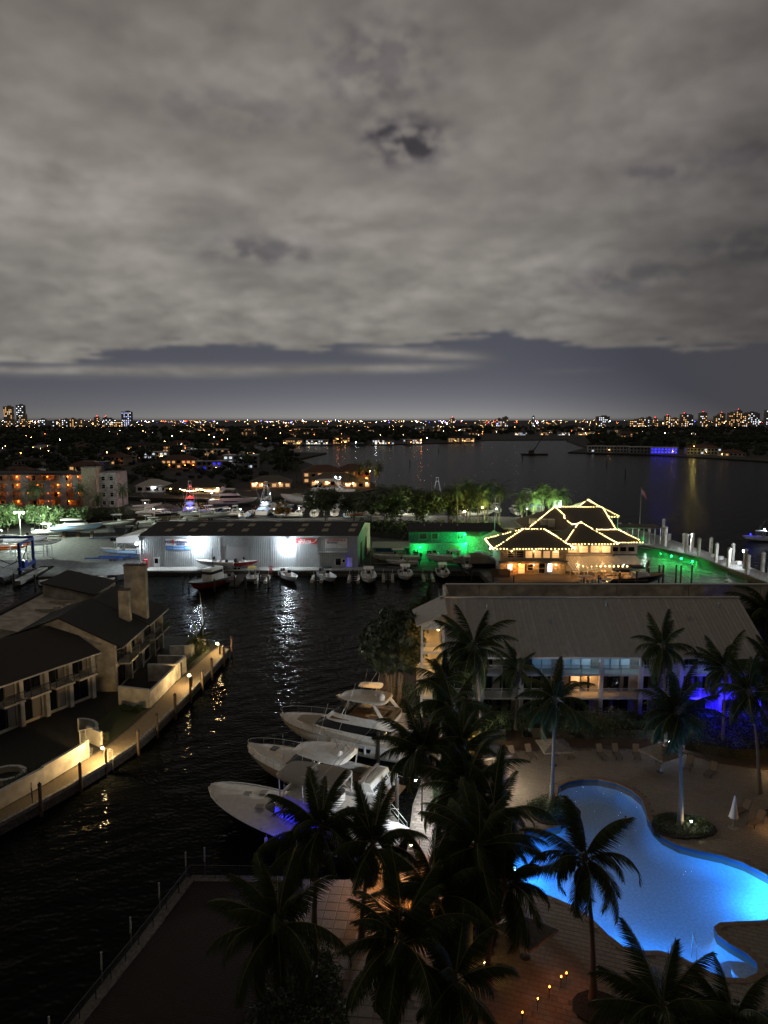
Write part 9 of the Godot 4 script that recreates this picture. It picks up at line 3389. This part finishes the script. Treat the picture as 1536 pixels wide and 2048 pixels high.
func net(bones: Array, lo: Vector3, hi: Vector3, cell: float) -> ArrayMesh:
	var nx := int((hi.x - lo.x) / cell) + 2
	var ny := int((hi.y - lo.y) / cell) + 2
	var nz := int((hi.z - lo.z) / cell) + 2
	var f := PackedFloat32Array()
	f.resize(nx * ny * nz)
	f.fill(1.0)
	for bo in bones:
		var a: Vector3 = bo[0]
		var b: Vector3 = bo[1]
		var ra: float = bo[2]
		var rb: float = bo[3]
		var m := maxf(ra, rb) + 0.09
		var l := ((a.min(b) - Vector3.ONE * m - lo) / cell).floor()
		var h := ((a.max(b) + Vector3.ONE * m - lo) / cell).ceil()
		var ab := b - a
		var k := 0.04 if ra > 0.02 else 0.012
		for z in range(maxi(0, int(l.z)), mini(nz, int(h.z) + 1)):
			for y in range(maxi(0, int(l.y)), mini(ny, int(h.y) + 1)):
				for x in range(maxi(0, int(l.x)), mini(nx, int(h.x) + 1)):
					var p := lo + V(x, y, z) * cell
					var t := clampf((p - a).dot(ab) / maxf(ab.length_squared(), 1e-6), 0.0, 1.0)
					var d := (p - a - ab * t).length() - lerpf(ra, rb, t)
					var i := x + nx * (y + ny * z)
					var q := clampf(0.5 + 0.5 * (d - f[i]) / k, 0.0, 1.0)
					f[i] = lerpf(d, f[i], q) - k * q * (1.0 - q)
	var b := Buf.new()
	var at := {}
	var corner := [[0, 0, 0], [1, 0, 0], [0, 1, 0], [1, 1, 0], [0, 0, 1], [1, 0, 1], [0, 1, 1], [1, 1, 1]]
	var edges := [[0, 1], [2, 3], [4, 5], [6, 7], [0, 2], [1, 3], [4, 6], [5, 7], [0, 4], [1, 5], [2, 6], [3, 7]]
	for z in nz - 1:
		for y in ny - 1:
			for x in nx - 1:
				var vals := []
				var s := 0
				for c in corner:
					var v := f[x + c[0] + nx * (y + c[1] + ny * (z + c[2]))]
					vals.append(v)
					s += 1 if v < 0 else 0
				if s == 0 or s == 8:
					continue
				var sum := Vector3.ZERO
				var n := 0
				for e in edges:
					var va: float = vals[e[0]]
					var vb: float = vals[e[1]]
					if (va < 0) != (vb < 0):
						var t := va / (va - vb)
						sum += V(corner[e[0]][0], corner[e[0]][1], corner[e[0]][2]).lerp(V(corner[e[1]][0], corner[e[1]][1], corner[e[1]][2]), t)
						n += 1
				var g := V(vals[1] - vals[0] + vals[7] - vals[6], vals[2] - vals[0] + vals[7] - vals[5], vals[4] - vals[0] + vals[7] - vals[3]).normalized()
				at[x + nx * (y + ny * z)] = b.vert(lo + (V(x, y, z) + sum / n) * cell, g)
	for z in range(1, nz - 1):
		for y in range(1, ny - 1):
			for x in range(1, nx - 1):
				var i := x + nx * (y + ny * z)
				for ax in 3:
					var step: int = [1, nx, nx * ny][ax]
					var v0 := f[i]
					var v1 := f[i + step]
					if (v0 < 0) == (v1 < 0):
						continue
					var u: int = [nx, nx * ny, 1][ax]
					var w: int = [nx * ny, 1, nx][ax]
					var q := [at.get(i), at.get(i - u), at.get(i - u - w), at.get(i - w)]
					if q.has(null):
						continue
					if v0 < 0:
						b.idx.append_array(PackedInt32Array([q[0], q[2], q[1], q[0], q[3], q[2]]))
					else:
						b.idx.append_array(PackedInt32Array([q[0], q[1], q[2], q[0], q[2], q[3]]))
	return b.mesh()


func build_far_trees() -> void:
	var protos := []
	for i in 4:
		protos.append(crown_mesh("far %d" % i, 60 + i, 26, 20, 0.15, Color(0.035, 0.045, 0.018)))
	var b := Buf.new()
	b.tube([V(0, 0, 0), V(0.02, 0.6, 0)], [0.04, 0.025], 6)
	for k in 4:
		var a := k * 1.6
		b.tube([V(0.0, 0.4, 0), V(cos(a) * 0.2, 0.75, sin(a) * 0.2)], [0.025, 0.01], 5)
	var trunk := b.mesh()
	var n := 0
	var tries := 0
	while n < 285 and tries < 6000:
		tries += 1
		var z := -300.0 - 700.0 * pow(rng.randf(), 1.1)
		var x := rnd(-560, 420)
		var u := 768 + 1450 * x / -z
		if u < -30 or u > 1566:
			continue
		var west := Geometry2D.is_point_in_polygon(Vector2(x, z), poly([-900, -1000, -900, -300, -190, -352, -90, -356, -60, -425, -50, -530, -80, -640, -66, -755, -115, -785, -170, -845, -195, -1000]))
		var east := Geometry2D.is_point_in_polygon(Vector2(x, z), poly([262, -775, 330, -760, 345, -690, 400, -590, 700, -520, 700, -1000, 262, -1000]))
		if not (west or east):
			continue
		var h := rnd(6.0, 12.5)
		var t := thing("broadleaf_tree", "dark broadleaf tree in the gardens round the lake", "tree", V(x, LAND, z), rnd(0, TAU), "dark trees round the lake")
		part(t, "trunk", trunk, M("bark")).scale = Vector3.ONE * h
		var c := part(t, "crown", protos[n % 4], M("far_leaf"), V(0, h * 0.66, 0))
		c.scale = V(h * rnd(0.42, 0.62), h * rnd(0.38, 0.5), h * rnd(0.42, 0.62))
		n += 1
	# the dark woods beyond read as one mass
	var mm := MultiMesh.new()
	mm.transform_format = MultiMesh.TRANSFORM_3D
	mm.mesh = protos[1]
	var xf: Array[Transform3D] = []
	tries = 0
	while xf.size() < 3000 and tries < 30000:
		tries += 1
		var z := -1020.0 - 2100.0 * pow(rng.randf(), 1.5)
		var u := rnd(-60, 1596)
		var x := (u - 768) / 1450.0 * -z
		if z > -1600 and x > 150 and x < 440 + (z + 1500) * -0.2:
			if not Geometry2D.is_point_in_polygon(Vector2(x, z), poly([270, -800, 9000, -800, 9000, -1480, 430, -1480, 320, -1200])):
				continue
		if z > -1120 and x > -15 and x < 180:
			continue
		if x < -185 and z > -1000:
			continue
		var h := rnd(8.0, 14.5)
		xf.append(Transform3D(Basis(Vector3.UP, rnd(0, TAU)).scaled(V(h * 0.62, h * 0.55, h * 0.62)), V(x, LAND + h * 0.5, z)))
	# low planting fills the gaps between the gardens
	tries = 0
	var fill := 0
	while fill < 1500 and tries < 30000:
		tries += 1
		var z := -330.0 - 690.0 * rng.randf()
		var x := rnd(-620, 560)
		if not (Geometry2D.is_point_in_polygon(Vector2(x, z), poly([-900, -1010, -900, -310, -190, -352, -90, -330, -66, -425, -56, -530, -84, -640, -70, -755, -118, -785, -172, -845, -197, -1010])) or Geometry2D.is_point_in_polygon(Vector2(x, z), poly([270, -790, 335, -765, 350, -690, 400, -590, 700, -520, 700, -1010, 270, -1010]))):
			continue
		fill += 1
		var h := rnd(3.0, 7.0)
		xf.append(Transform3D(Basis(Vector3.UP, rnd(0, TAU)).scaled(V(h * 0.8, h * 0.5, h * 0.8)), V(x, LAND + h * 0.32, z)))
	mm.instance_count = xf.size()
	for i in xf.size():
		mm.set_instance_transform(i, xf[i])
	var o := MultiMeshInstance3D.new()
	o.name = "far_woods"
	o.multimesh = mm
	o.material_override = M("far_leaf")
	add_child(o)
	tag(o, "dark woods and undergrowth reaching to the horizon", "woods", "", "stuff")
